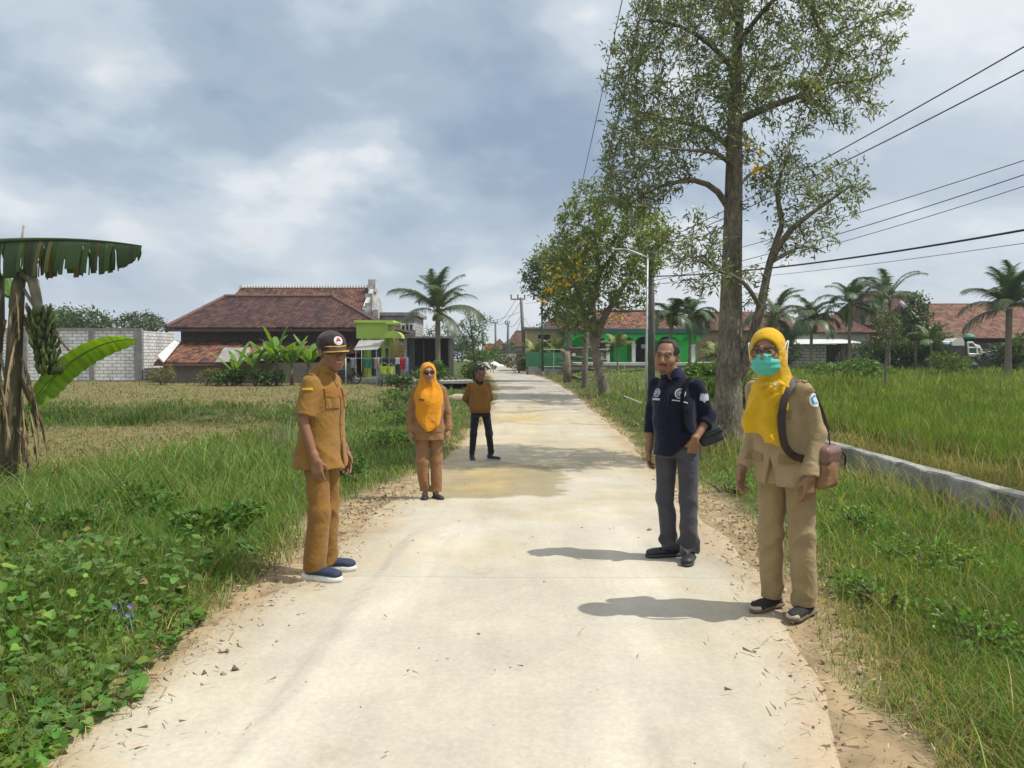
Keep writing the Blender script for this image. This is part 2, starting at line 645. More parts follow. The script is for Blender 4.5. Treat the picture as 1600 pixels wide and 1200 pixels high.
def build_ground():
    xs = np.array(sorted(set([-x for x in _grow(9, 240, .3, 1.12)] + list(np.arange(-9, 9.01, .15)) + _grow(9, 240, .3, 1.12))))
    ys = np.array(list(np.arange(-8, 0, .6)) + list(np.arange(0, 26, .18)) + _grow(26, 300, .25, 1.06))
    X, Y = np.meshgrid(xs, ys)
    Z = ground_z(X, Y)
    l, r = road_l(Y), road_r(Y)
    dl, dr = l - X, X - r
    inside = np.minimum(ss(0.0, .35, -dl), ss(0.0, .35, -dr))
    Z = Z - .05 * inside
    # natural ground cover colours: bare soil by the road, turf base, stubble, paddy mud
    col = np.zeros(X.shape + (3,))
    turf = np.array((.075, .085, .03)); soil = np.array((.31, .235, .14)); stub = np.array((.17, .145, .065)); paddy = np.array((.10, .12, .04)); dry = np.array((.17, .145, .065))
    nz = vnoise(X, Y, .8, 5); n2 = vnoise(X, Y, 2.9, 6)
    col[:] = turf
    def put(c, w):
        col[:] = col * (1 - w[..., None]) + c * w[..., None]
    put(stub, ss(4.6, 6.0, dl + .8 * nz) * (1 - ss(19.5, 21.5, Y + nz)))
    put(dry, ss(3, 5, dl) * ss(22.5, 25, Y + nz))
    put(paddy, ss(4.6, 5.2, X))
    put(stub * .95, ss(4.35, 4.5, X) * (1 - ss(4.9, 5.7, X + .3 * nz)) * (1 - ss(15, 19, Y)))
    edge = np.maximum(dl, dr)
    wl = .16 + .16 * nz + .12 * n2 + .25 * ss(6, 7.5, Y) * (1 - ss(9.5, 11.5, Y)) * (dl > 0) - .22 * ss(9, 12, Y)
    put(soil, (1 - ss(wl, wl + .4, edge)))
    ny, nx = X.shape
    idx = np.arange(ny * nx).reshape(ny, nx)
    F = np.stack([idx[:-1, :-1], idx[:-1, 1:], idx[1:, 1:], idx[1:, :-1]], -1).reshape(-1, 4)
    m = mat_col('ground_soil', rough=.95, var=.35, vscale=5.0, bump=.6, bscale=18, spec=.1)
    o = mk('ground', np.stack([X, Y, Z], -1).reshape(-1, 3), F, m, col=col.reshape(-1, 3), smooth=True)
    tag(o, kind='structure')

    # road slab
    ys = np.array(_grow(-6, 230, .07, 1.0022) if False else list(np.arange(-6, 2.4, .3)) + list(np.arange(2.4, 18, .07)) + _grow(18, 230, .09, 1.012))
    t = np.linspace(0, 1, 64)
    T, YY = np.meshgrid(t, ys)
    wob_l = .05 * np.sin(YY * 1.3) + .04 * np.sin(YY * 3.7 + 1)
    wob_r = .06 * np.sin(YY * 1.1 + 2) + .04 * np.sin(YY * 4.1)
    l = road_l(YY) + wob_l; r = road_r(YY) + wob_r
    XX = l + (r - l) * T
    e = np.minimum(T, 1 - T)
    ZZ = road_z(YY) + .012 - .03 * (1 - ss(0, .03, e)) + .006 * vnoise(XX, YY, .9, 2)
    conc = np.array((.462, .428, .348))
    col = np.ones(XX.shape + (3,)) * conc
    def put(c, w):
        w = np.clip(w, 0, 1)
        col[:] = col * (1 - w[..., None]) + np.array(c) * w[..., None]
    n1 = vnoise(XX, YY, 1.4, 8); n3 = vnoise(XX, YY, 5.0, 9); n4 = vnoise(XX, YY, .45, 4)
    # ochre soil dust washed over the slab
    put((.44, .36, .21), .42 * ss(-.1, .5, n1 * .6 + n3 * .3) * ss(2, 6, YY))
    put((.43, .36, .23), .45 * ss(9, 13, YY) * (1 - ss(26, 34, YY)) * (.6 + .6 * n4))
    # the repaired, soil covered stretch beside the lady and beyond
    g = G(700, 752)
    w = ss(g.y - 1.8, g.y - 1.65, YY + .12 * n3 + .22 * n1) * (1 - ss(12.0, 13.2, YY + .3 * n1)) * (1 - ss(.54, .58, T + .06 * n1 + .03 * n3))
    put((.29, .245, .145), .92 * w)
    for (px, py, sx, sy, c, a) in ((760, 745, .45, .8, (.45, .33, .13), .8), (745, 760, .3, .5, (.50, .36, .13), .6), (815, 650, 1.0, 2.2, (.46, .35, .15), .85), (830, 632, .8, 2.5, (.40, .30, .13), .7),
                                   (800, 610, 1.1, 3, (.44, .34, .17), .7), (870, 690, .6, 1.0, (.40, .31, .17), .35), (735, 700, .5, 2.2, (.52, .43, .26), .7)):
        q = G(px, py)
        d = ((XX - q.x) / sx) ** 2 + ((YY - q.y) / sy) ** 2
        put(c, a * np.exp(-d * (1.2 + .9 * n3)) * (1 + .5 * n1))
    # soil creeping in from both edges
    put((.38, .29, .17), .75 * (1 - ss(.02, .15, T + .05 * n1 + .03 * n3)))
    put((.38, .29, .18), .8 * (1 - ss(.02, .15, 1 - T + .05 * n1 + .03 * n3)))
    # older grey slab far along
    put((.40, .37, .32), .7 * ss(20, 30, YY) )
    put((.33, .31, .27), .5 * ss(-.2, .5, n1) * ss(24, 34, YY))
    # tyre polished bands
    for tc, wd, a in ((.26, .07, .6), (.70, .06, .55)):
        put((.57, .53, .44), a * np.exp(-((T - tc - .02 * np.sin(YY * .4)) / wd) ** 2) * (1 - ss(7, 9, YY)))
    # grey long streak marks in the dust
    for x0, x1, a in ((-1.07, -.76, .95), (-.62, -.45, .35), (.55, .62, .35), (.95, 1.2, .3)):
        xc = x0 + (x1 - x0) * (YY - 2.5) / 6
        put((.36, .33, .27), a * np.exp(-((XX - xc) / .034) ** 2) * (1 - ss(6.2, 7.2, YY)) * (.7 + .6 * n1))
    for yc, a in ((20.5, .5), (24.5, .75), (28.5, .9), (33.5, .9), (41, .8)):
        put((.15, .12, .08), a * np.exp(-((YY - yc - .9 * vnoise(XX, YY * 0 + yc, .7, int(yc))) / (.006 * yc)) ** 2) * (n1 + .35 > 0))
    ny, nx = XX.shape
    idx = np.arange(ny * nx).reshape(ny, nx)
    F = np.stack([idx[:-1, :-1], idx[:-1, 1:], idx[1:, 1:], idx[1:, :-1]], -1).reshape(-1, 4)
    if 'road_slab' not in MATS:
        m, nt, b = pbsdf('road_slab')
        L = nt.links.new
        b.inputs['Roughness'].default_value = .88
        b.inputs['Specular IOR Level'].default_value = .25
        at = N(nt, 'ShaderNodeAttribute'); at.attribute_name = 'col'
        tc = N(nt, 'ShaderNodeTexCoord')
        def ns(scale, det, ro=.6, st=None):
            src = tc.outputs['Object']
            if st:
                mp = N(nt, 'ShaderNodeMapping'); mp.inputs['Scale'].default_value = st
                L(src, mp.inputs['Vector']); src = mp.outputs[0]
            n = N(nt, 'ShaderNodeTexNoise'); n.inputs['Scale'].default_value = scale
            n.inputs['Detail'].default_value = det; n.inputs['Roughness'].default_value = ro
            L(src, n.inputs['Vector'])
            return n.outputs['Fac']
        a = ramp(nt, [(.3, .84), (.7, 1.10)]); L(ns(1.1, 8, .65), a.inputs[0])
        c = mixc(nt, 1.0, at.outputs['Color'], a.outputs[0], 'MULTIPLY')
        a2 = ramp(nt, [(.25, .90), (.75, 1.10)]); L(ns(38, 4), a2.inputs[0])
        c = mixc(nt, 1.0, c, a2.outputs[0], 'MULTIPLY')
        # brushed drag marks along and across the slab
        a3 = ramp(nt, [(.35, .95), (.65, 1.04)]); L(ns(1.6, 7, .65, (3, .35, 1)), a3.inputs[0])
        c = mixc(nt, 1.0, c, a3.outputs[0], 'MULTIPLY')
        # grit specks
        vo = N(nt, 'ShaderNodeTexVoronoi'); vo.inputs['Scale'].default_value = 9
        L(tc.outputs['Object'], vo.inputs['Vector'])
        sp = ramp(nt, [(.030, 1.0), (.06, 0.0)]); L(vo.outputs['Distance'], sp.inputs[0])
        gate = ramp(nt, [(.42, 0), (.55, 1)]); L(ns(.8, 3), gate.inputs[0])
        c = mixc(nt, mth(nt, 'MULTIPLY', sp.outputs[0], mth(nt, 'MULTIPLY', gate.outputs[0], .6)), c, (.12, .10, .07))
        # dark soil smears
        a4 = ramp(nt, [(.60, 0), (.72, 1)]); L(ns(2.3, 7, .7, (1, .55, 1)), a4.inputs[0])
        c = mixc(nt, mth(nt, 'MULTIPLY', a4.outputs[0], .42), c, (.27, .21, .13))
        # slab joints every 4.6 m and a few wandering cracks
        sep = N(nt, 'ShaderNodeSeparateXYZ'); L(tc.outputs['Object'], sep.inputs[0])
        wob = mth(nt, 'MULTIPLY', ns(2.5, 3), .10)
        yy = mth(nt, 'ADD', sep.outputs['Y'], wob)
        fy = mth(nt, 'ABSOLUTE', mth(nt, 'SUBTRACT', mth(nt, 'FRACT', mth(nt, 'DIVIDE', mth(nt, 'SUBTRACT', yy, 2.95), 4.6)), .5))
        jt = ramp(nt, [(.0, 1.0), (.0032, 0.0)]); L(fy, jt.inputs[0])
        c = mixc(nt, mth(nt, 'MULTIPLY', jt.outputs[0], .32), c, (.22, .17, .11))
        v2 = N(nt, 'ShaderNodeTexVoronoi'); v2.feature = 'DISTANCE_TO_EDGE'; v2.inputs['Scale'].default_value = .23
        wv = N(nt, 'ShaderNodeVectorMath'); wv.operation = 'ADD'
        nn = N(nt, 'ShaderNodeTexNoise'); nn.inputs['Scale'].default_value = 1.6; nn.inputs['Detail'].default_value = 5
        L(tc.outputs['Object'], nn.inputs['Vector'])
        L(tc.outputs['Object'], wv.inputs[0]); L(nn.outputs['Color'], wv.inputs[1]); L(wv.outputs[0], v2.inputs['Vector'])
        ck = ramp(nt, [(.0, 1.0), (.006, 0.0)]); L(v2.outputs['Distance'], ck.inputs[0])
        far = ramp(nt, [(.06, .0), (.14, .9)]); L(mth(nt, 'DIVIDE', sep.outputs['Y'], 200), far.inputs[0])
        c = mixc(nt, mth(nt, 'MULTIPLY', ck.outputs[0], far.outputs[0]), c, (.16, .13, .09))
        L(c, b.inputs['Base Color'])
        bp = N(nt, 'ShaderNodeBump'); bp.inputs['Strength'].default_value = .5; bp.inputs['Distance'].default_value = .012
        hh = mth(nt, 'ADD', mth(nt, 'MULTIPLY', ns(60, 4), .35), ns(4, 6))
        L(hh, bp.inputs['Height']); L(bp.outputs[0], b.inputs['Normal'])
        MATS['road_slab'] = m
    o = mk('road', np.stack([XX, YY, ZZ], -1).reshape(-1, 3), F, MATS['road_slab'], col=col.reshape(-1, 3), smooth=True)
    tag(o, kind='structure')


build_ground()


# ------------------------------------------------------------------ grass
def blade_mesh(pos, h, w, az, lean, col, seg=3, tipw=.12, face=None, droop=0.35):
    n = len(pos)
    fa = rng.uniform(0, 2 * math.pi, n) if face is None else face
    bx, by = np.cos(fa), np.sin(fa)
    V = np.zeros((n, seg + 1, 2, 3), np.float32)
    lx, ly = np.cos(az) * lean, np.sin(az) * lean
    for i in range(seg + 1):
        t = i / seg
        ww = w * .5 * (1 - (1 - tipw) * t ** 1.6)
        cx = pos[:, 0] + lx * h * t ** 2
        cy = pos[:, 1] + ly * h * t ** 2
        cz = pos[:, 2] + h * (t - droop * lean * t ** 3)
        for s, sg in ((0, -1), (1, 1)):
            V[:, i, s, 0] = cx + sg * bx * ww
            V[:, i, s, 1] = cy + sg * by * ww
            V[:, i, s, 2] = cz
    base = (np.arange(n) * (seg + 1) * 2)[:, None]
    F = []
    for i in range(seg):
        q = np.array([i * 2, i * 2 + 1, i * 2 + 3, i * 2 + 2])
        F.append(base + q)
    F = np.stack(F, 1).reshape(-1, 4)
    cc = np.repeat(col, (seg + 1) * 2, axis=0)
    return V.reshape(-1, 3), F, cc


class Soup:
    def __init__(s): s.V, s.F, s.Cc, s.n = [], [], [], 0
    def add(s, V, F, c):
        s.V.append(V); s.F.append(F + s.n); s.Cc.append(c); s.n += len(V)
    def build(s, name, m, parent=None, smooth=False):
        return mk(name, np.concatenate(s.V), np.concatenate(s.F), m, parent, col=np.concatenate(s.Cc), smooth=smooth)


def screen_pts(n, x0, x1, y0, y1, zoff=0.0):
    """ground points spread so that near and far are covered alike"""
    py = rng.uniform(y0, y1, n); px = rng.uniform(x0, x1, n)
    dx = (px - 800) / FPX; dyv = (600 - py) / FPX
    cp, sp = math.cos(PITCH), math.sin(PITCH)
    ry = cp + dyv * sp; rz = -sp + dyv * cp
    Y = np.full(n, 10.0)
    z = np.zeros(n)
    for _ in range(25):
        Yn = (CAM_Z - z - zoff) / np.maximum(-rz, 1e-4) * ry
        Y = np.clip(.5 * Y + .5 * Yn, .5, 400)
        x = dx / ry * Y
        z = ground_z(x, Y)
    return np.stack([x, Y, z], -1)


def jit(c, n, a=.25, hue=.12):
    c = np.array(c)
    v = 1 + a * rng.normal(size=(n, 1))
    h = 1 + hue * rng.normal(size=(n, 3))
    return np.clip(c * np.clip(v, .4, 1.8) * np.clip(h, .6, 1.5), .005, .8)


def mixcol(a, b, w):
    return a * (1 - w[:, None]) + b * w[:, None]


GREEN = (.148, .23, .042); LUSH = (.105, .225, .034); YEL = (.26, .29, .07); DRY = (.38, .31, .14); OLIVE = (.13, .15, .045); PALE = (.20, .25, .10)
grass_mat = mat_col('grass_blade', rough=.55, trans=.42, var=.22, vscale=.9, spec=.25)


def pxw(Y, k=1.5, mn=.004):
    return np.maximum(mn, k * Y / FPX)


def build_grass():
    # --- road side verge, left
    S = Soup()
    p = screen_pts(120000, -260, 1000, 575, 1180)
    dl = road_l(p[:, 1]) - p[:, 0]
    nz = vnoise(p[:, 0], p[:, 1], .9, 5); n2 = vnoise(p[:, 0], p[:, 1], 2.2, 12)
    lim = .16 + .14 * n2 + .25 * ss(6, 7.5, p[:, 1]) * (1 - ss(9.5, 11.5, p[:, 1])) - .20 * ss(9, 12, p[:, 1])
    ok = (dl > lim) & (dl < 6.2 - .9 * nz - .9 * ss(10, 18, p[:, 1])) & (p[:, 1] < 24) & (p[:, 1] > 2.0)
    ok |= (dl > .3) & (dl < 4.4 + nz) & (p[:, 1] >= 24) & (p[:, 1] < 90)
    thin = rng.random(len(p)) < ss(.25, .9, dl - lim + .3) + .25 + .5 * ss(9, 12, p[:, 1])
    p, dl, nz, n2 = [a[ok & thin] for a in (p, dl, nz, n2)]
    n = len(p)
    hh = (.15 + .15 * rng.random(n) ** 1.2 + .14 * np.maximum(n2, 0)) * (.45 + .55 * ss(.2, 1.6, dl)) * (1 - .25 * ss(13, 22, p[:, 1]))
    hh *= 1 + .35 * ss(1.5, 3, dl) * (1 - ss(12, 16, p[:, 1]))
    tall = rng.random(n) < .05
    hh[tall] *= 1.7
    lean = .35 + .45 * rng.random(n)
    col = mixcol(jit(GREEN, n), jit(LUSH, n), (rng.random(n) < .35 + .3 * nz) * 1.0)
    col = mixcol(col, jit(PALE, n), (rng.random(n) < .16 + .2 * n2) * 1.0)
    col = mixcol(col, jit(DRY, n), (rng.random(n) < .04 + .25 * (1 - ss(.1, .8, dl)) + .16 * ss(4, 5.8, dl)) * 1.0)
    S.add(*blade_mesh(p, hh, pxw(p[:, 1], 1.35) * rng.uniform(.8, 1.5, n), rng.uniform(0, 6.28, n), lean, col))
    tag(S.build('verge_grass', grass_mat), 'long green grass on the verge between the road and the stubble field', 'grass', kind='stuff')

    # --- stubble field, bund and dry field, left
    S = Soup()
    p = screen_pts(70000, -260, 760, 572, 790)
    dl = road_l(p[:, 1]) - p[:, 0]
    nz = vnoise(p[:, 0], p[:, 1], .35, 5); n2 = vnoise(p[:, 0], p[:, 1], 1.3, 12)
    Y = p[:, 1]
    ok = (dl > 4.2) & (Y < 60) & (rng.random(len(p)) < np.where(Y < 20.5, .85, 1.0))
    p, dl, nz, n2, Y = [a[ok] for a in (p, dl, nz, n2, Y)]
    n = len(p)
    bund = ss(19.8, 21, Y + .6 * nz) * (1 - ss(24.0, 27, Y + .8 * nz))
    hh = .04 + .09 * rng.random(n) ** 2 + bund * (.12 + .30 * rng.random(n) + .32 * n2) * (.75 + .6 * nz)
    far = ss(27, 30, Y)
    hh += far * .05 * rng.random(n) + .35 * far * (rng.random(n) < .04) * rng.random(n)
    hh = np.maximum(hh, .05)
    col = mixcol(jit((.25, .20, .095), n, .35), jit((.13, .165, .04), n), (rng.random(n) < .48 + .5 * n2 + .3 * nz) * 1.0)
    col = mixcol(col, jit(GREEN, n), (rng.random(n) < .16 + .30 * nz + .75 * bund) * 1.0)
    col = mixcol(col, jit((.07, .12, .03), n), (rng.random(n) < .45 * bund + .10) * 1.0)
    S.add(*blade_mesh(p, hh, pxw(Y, 1.0) * rng.uniform(.7, 1.6, n), rng.uniform(0, 6.28, n), .4 + 1.1 * rng.random(n), col, seg=2))
    tag(S.build('stubble_grass', grass_mat), 'dry straw coloured stubble and weeds on the harvested field', 'stubble', kind='stuff')

    # --- verge, right of the road up to the low wall
    S = Soup()
    p = screen_pts(150000, 780, 1900, 570, 1420)
    dr = p[:, 0] - road_r(p[:, 1]); Y = p[:, 1]
    nz = vnoise(p[:, 0], Y, .9, 15); n2 = vnoise(p[:, 0], Y, 2.2, 22)
    lim = .17 + .12 * n2 + .10 * nz + .15 * ss(5.5, 7.5, Y) * (1 - ss(8, 10, Y)) - .20 * ss(9, 12, Y)
    right = np.where(Y < 13, 4.30, 4.3 + .25 * (Y - 13))
    ok = (dr > lim) & (p[:, 0] < right) & (Y < 62)
    thin = rng.random(len(p)) < ss(.1, .7, dr - lim) + .3 + .5 * ss(9, 12, Y)
    p, dr, nz, n2, Y = [a[ok & thin] for a in (p, dr, nz, n2, Y)]
    n = len(p)
    hh = (.075 + .09 * rng.random(n) + .06 * np.maximum(nz, 0)) * (.55 + .45 * ss(.2, 1.0, dr))
    hh *= 1 + .7 * ss(14, 24, Y)
    tall = rng.random(n) < .02
    hh[tall] *= 2.6
    col = mixcol(jit(GREEN, n), jit(LUSH, n), (rng.random(n) < .30 + .35 * nz) * 1.0)
    col = mixcol(col, jit(YEL, n), (rng.random(n) < .20 + .2 * n2) * 1.0)
    col = mixcol(col, jit(DRY, n), (rng.random(n) < .05 + .4 * (1 - ss(.25, .9, dr))) * 1.0)
    S.add(*blade_mesh(p, hh, pxw(Y, 1.25) * rng.uniform(.8, 1.5, n), rng.uniform(0, 6.28, n), .4 + .6 * rng.random(n), col))
    # dry tall stalks in front of the low wall and round the tree foot
    m = 1500
    q = np.stack([rng.normal(4.05, .16, m), rng.uniform(3.6, 13, m), np.zeros(m)], -1)
    q2 = np.stack([3.55 + rng.normal(0, .5, 600), 12.8 + rng.normal(0, .5, 600), np.zeros(600)], -1)
    q = np.concatenate([q, q2]); m = len(q)
    q[:, 2] = ground_z(q[:, 0], q[:, 1])
    S.add(*blade_mesh(q, .18 + .34 * rng.random(m) ** 1.5, pxw(q[:, 1], 1.0), rng.uniform(0, 6.28, m), .3 + .6 * rng.random(m), mixcol(jit(DRY, m), jit(PALE, m), (rng.random(m) < .4) * 1.0)))
    tag(S.build('verge_grass', grass_mat), 'short green turf between the road edge and the low concrete wall', 'grass', kind='stuff')

    # --- paddy behind the wall
    S = Soup()
    p = screen_pts(150000, 1020, 1950, 545, 860, zoff=.12)
    Y = p[:, 1]; x = p[:, 0]
    nz = vnoise(x, Y, .35, 25); n2 = vnoise(x, Y, 1.2, 32)
    left = np.where(Y < 13, 4.5, 4.3 + .25 * (Y - 13))
    ok = (x > left) & (Y < 62) & (Y > 2.5)
    p, nz, n2, Y, x, left = [a[ok] for a in (p, nz, n2, Y, x, left)]
    n = len(p)
    drystrip = (1 - ss(.5, 1.3, x - left + .3 * n2)) * (1 - ss(16, 24, Y))
    rice = (1 - ss(21, 24, Y + nz))
    hh = np.where(rng.random(n) < drystrip, .06 + .12 * rng.random(n), .24 + .12 * rng.random(n) + .05 * nz)
    hh = hh * rice + (1 - rice) * (.24 + .22 * rng.random(n) + .16 * np.maximum(n2, 0))
    hh *= 1 - .25 * ss(30, 45, Y)
    col = mixcol(jit(GREEN, n), jit((.14, .21, .035), n), (rng.random(n) < .5) * 1.0)
    col = mixcol(col, jit(YEL, n), (rng.random(n) < .14 + .18 * n2 + .10 * (1 - rice)) * 1.0)
    col = mixcol(col, jit((.30, .26, .12), n), (rng.random(n) < .03 + .65 * drystrip) * 1.0)
    S.add(*blade_mesh(p, hh, pxw(Y, 1.35) * rng.uniform(.8, 1.4, n), rng.uniform(0, 6.28, n), .12 + .35 * rng.random(n), col))
    m = 900
    q = np.stack([4.7 + np.abs(rng.normal(0, .5, m)), rng.uniform(4, 19, m), np.zeros(m)], -1)
    q[:, 2] = ground_z(q[:, 0], q[:, 1])
    S.add(*blade_mesh(q, .18 + .30 * rng.random(m) ** 2, pxw(q[:, 1], 1.0), rng.uniform(0, 6.28, m), .5 + .7 * rng.random(m), jit(DRY, m)))
    tag(S.build('paddy_grass', grass_mat), 'green rice and weeds growing in the field behind the low wall', 'rice', kind='stuff')

    # --- straw, twigs and dry litter lying along both road edges
    S = Soup()
    m = 3000
    Yq = rng.uniform(2.3, 11, m) * rng.uniform(.8, 1.0, m)
    side = rng.random(m) < .5
    off = np.abs(rng.normal(0, .22, m)) - .18
    X = np.where(side, road_l(Yq) - .12 + rng.normal(0, .19, m) + .10, road_r(Yq) + .08 + rng.normal(0, .19, m))
    stray = rng.random(m) < .015
    X[stray] = road_l(Yq[stray]) + rng.random(stray.sum()) * (road_r(Yq[stray]) - road_l(Yq[stray]))
    Z = ground_z(X, Yq) + .018 + .02 * rng.random(m)
    a = rng.uniform(0, 6.28, m); Ls = rng.uniform(.010, .062, m) * (1 + .8 * (rng.random(m) < .06)); wv = rng.uniform(.0010, .0030, m)
    V = np.zeros((m, 4, 3), np.float32)
    for i, (sl, sw) in enumerate(((-.5, -1), (.5, -.4), (.5, .4), (-.5, 1))):
        V[:, i, 0] = X + np.cos(a) * Ls * sl - np.sin(a) * wv * sw
        V[:, i, 1] = Yq + np.sin(a) * Ls * sl + np.cos(a) * wv * sw
        V[:, i, 2] = Z + (.02 * rng.random(m) if i in (1, 2) else 0)
    F = np.arange(m * 4).reshape(m, 4)
    col = mixcol(jit((.40, .31, .18), m), jit((.25, .19, .115), m), (rng.random(m) < .30) * 1.0)
    S.add(V.reshape(-1, 3), F, np.repeat(col, 4, 0))
    tag(S.build('straw_litter', mat_col('straw', rough=.9, var=.2)), 'dry straw and leaf litter scattered along the road edges', 'litter', kind='stuff')

    # --- clods and gravel
    S = Soup()
    m = 1100
    Yq = np.concatenate([rng.uniform(2.3, 12, 700), rng.normal(6.6, .8, 200), rng.normal(8.2, .9, 200)])
    X = np.where(rng.random(m) < .5, road_l(Yq) + rng.normal(-.05, .2, m), road_r(Yq) + rng.normal(.1, .18, m))
    X[700:900] = road_r(Yq[700:900]) + np.abs(rng.normal(.3, .2, 200))
    X[900:] = road_l(Yq[900:]) - np.abs(rng.normal(.15, .25, 200))
    stray = rng.random(m) < .10
    X[stray] = road_l(Yq[stray]) + rng.random(stray.sum()) * (road_r(Yq[stray]) - road_l(Yq[stray]))
    r = rng.uniform(.004, .010, m) * (1 + 1.3 * (rng.random(m) < .15)); r[700:] *= 1.6
    r[stray] *= .6
    r = np.minimum(r, .019)
    Z = ground_z(X, Yq) + .010 + r * .2
    oc = np.array([(1, 0, 0), (0, 1, 0), (-1, 0, 0), (0, -1, 0), (0, 0, .8), (0, 0, -.8)])
    V = np.stack([X, Yq, Z], -1)[:, None, :] + oc[None] * r[:, None, None] * rng.uniform(.5, 1.5, (m, 6, 3)) + rng.normal(0, .25, (m, 6, 3)) * r[:, None, None]
    fo = np.array([(0, 1, 4), (1, 2, 4), (2, 3, 4), (3, 0, 4), (1, 0, 5), (2, 1, 5), (3, 2, 5), (0, 3, 5)])
    F = ((np.arange(m) * 6)[:, None, None] + fo[None]).reshape(-1, 3)
    col = mixcol(jit((.36, .29, .19), m), jit((.20, .15, .10), m), (rng.random(m) < .3) * 1.0)
    S.add(V.reshape(-1, 3), F, np.repeat(col, 6, 0))
    tag(S.build('gravel', mat_col('clod', rough=.95, var=.2, vscale=30)), 'loose clods of earth and grit beside the road slab', 'gravel', kind='stuff')


build_grass()


# ------------------------------------------------------------------ creeping vine, lower left
def leaf_shape(kind):
    if kind == 'heart':
        pts = [(0, 0), (.30, -.13), (.50, .10), (.42, .45), (.20, .78), (0, 1.0), (-.20, .78), (-.42, .45), (-.50, .10), (-.30, -.13)]
    return np.array(pts)


def leaf_cloud(pos, size, az, pitch, roll, col, pts, fold=.18):
    """flat leaf outlines folded along the mid rib; fan from the mid rib point"""
    n, k = len(pos), len(pts)
    V = np.zeros((n, k + 1, 3), np.float32)
    loc = np.zeros((k + 1, 3))
    loc[:k, 0] = pts[:, 0]; loc[:k, 1] = pts[:, 1]
    loc[:k, 2] = np.abs(pts[:, 0]) * fold - .12 * pts[:, 1] ** 2
    loc[k] = (0, .4, -.02)
    ca, sa, cp, sp, cr, sr = np.cos(az), np.sin(az), np.cos(pitch), np.sin(pitch), np.cos(roll), np.sin(roll)
    for i in range(k + 1):
        x, y, z = loc[i] 
        x1 = x * cr + z * sr; z1 = -x * sr + z * cr
        y2 = y * cp - z1 * sp; z2 = y * sp + z1 * cp
        V[:, i, 0] = pos[:, 0] + size * (x1 * ca - y2 * sa)
        V[:, i, 1] = pos[:, 1] + size * (x1 * sa + y2 * ca)
        V[:, i, 2] = pos[:, 2] + size * z2
    f = np.array([(k, i, (i + 1) % k) for i in range(k)])
    F = ((np.arange(n) * (k + 1))[:, None, None] + f[None]).reshape(-1, 3)
    return V.reshape(-1, 3), F, np.repeat(col, k + 1, 0)


def creeper_h(x, Y):
    dl = road_l(Y) - x
    return (.04 + .30 * ss(.1, 1.3, dl)) * (1 + .35 * vnoise(x, Y, 1.6, 40)) * (1 - .5 * ss(4.8, 6.2, Y))


def build_creeper():
    S = Soup()
    p = screen_pts(13500, -300, 560, 740, 1500)
    dl = road_l(p[:, 1]) - p[:, 0]; Y = p[:, 1]
    nz = vnoise(p[:, 0], Y, 1.3, 41); n2 = vnoise(p[:, 0], Y, 3.1, 42)
    edge = -.02 - .10 * n2 - .10 * nz + .30 * ss(3.7, 4.9, Y)
    ok = (dl > edge) & (Y + .5 * nz < 5.7) & (Y > 1.6) & (dl < 4.5)
    p, dl, Y, nz = [a[ok] for a in (p, dl, Y, nz)]
    n = len(p)
    H = creeper_h(p[:, 0], Y)
    p[:, 2] += .03 + H * rng.random(n) ** .6
    sz = rng.uniform(.028, .060, n) * (1 + .35 * (rng.random(n) < .12))
    col = mixcol(jit((.08, .165, .027), n, .25), jit((.135, .225, .036), n), (rng.random(n) < .30 + .25 * nz) * 1.0)
    col = mixcol(col, jit((.20, .20, .06), n), (rng.random(n) < .05) * 1.0)
    S.add(*leaf_cloud(p, sz, rng.uniform(0, 6.28, n), rng.normal(-.1, .45, n), rng.normal(0, .4, n), col, leaf_shape('heart')))
    m = 4200
    q = p[rng.integers(0, n, m)].copy(); q[:, 2] -= .12
    q[:, :2] += rng.normal(0, .05, (m, 2))
    S.n and None
    o = tag(S.build('creeper', mat_col('creeper_leaf', rough=.5, trans=.3, var=.2, vscale=8, spec=.35)), 'broad leaved green creeper spilling over the road edge', 'creeper', kind='stuff')
    Sb = Soup()
    Sb.add(*blade_mesh(q, .12 + .22 * rng.random(m), np.full(m, .004), rng.uniform(0, 6.28, m), .4 + .6 * rng.random(m), jit(GREEN, m)))
    tag(Sb.build('creeper_grass', grass_mat), 'grass blades poking up through the creeper', 'grass', kind='stuff')
    # butterfly pea flowers
    fm = mat('pea_petal', (.30, .30, .72), (.42, .42, .80), 20, .6)
    for i, (px, py, lb) in enumerate(((181, 948, 'small violet blue flower on the creeper, left one of a cluster'), (204, 946, 'small violet blue flower on the creeper, upper right of a cluster'),
                                      (201, 960, 'small violet blue flower on the creeper, lowest of a cluster'), (188, 940, 'tiny violet bud above the other flowers on the creeper'))):
        g = G(px, py + 40)
        Yq = g.y
        c = P(px, py, Yq - .05)
        b = MB()
        s = .013 if i < 3 else .007
        for k in range(5):
            a = k * 1.257 + i
            d = Vector((math.cos(a), -.5, math.sin(a)))
            u = Vector((-math.sin(a), 0, math.cos(a)))
            b.quad([Vector((0, 0, 0)), d * s * .6 + u * s * .45, d * s * 1.3, d * s * .6 - u * s * .45])
        b.tube([(0, 0, 0), (0, .02, -.05), (.01, .03, -.12)], .0015, 5)
        o = b.build('flower', fm)
        o.location = c
        tag(o, lb, 'flower', 'flowers in the creeper')


build_creeper()


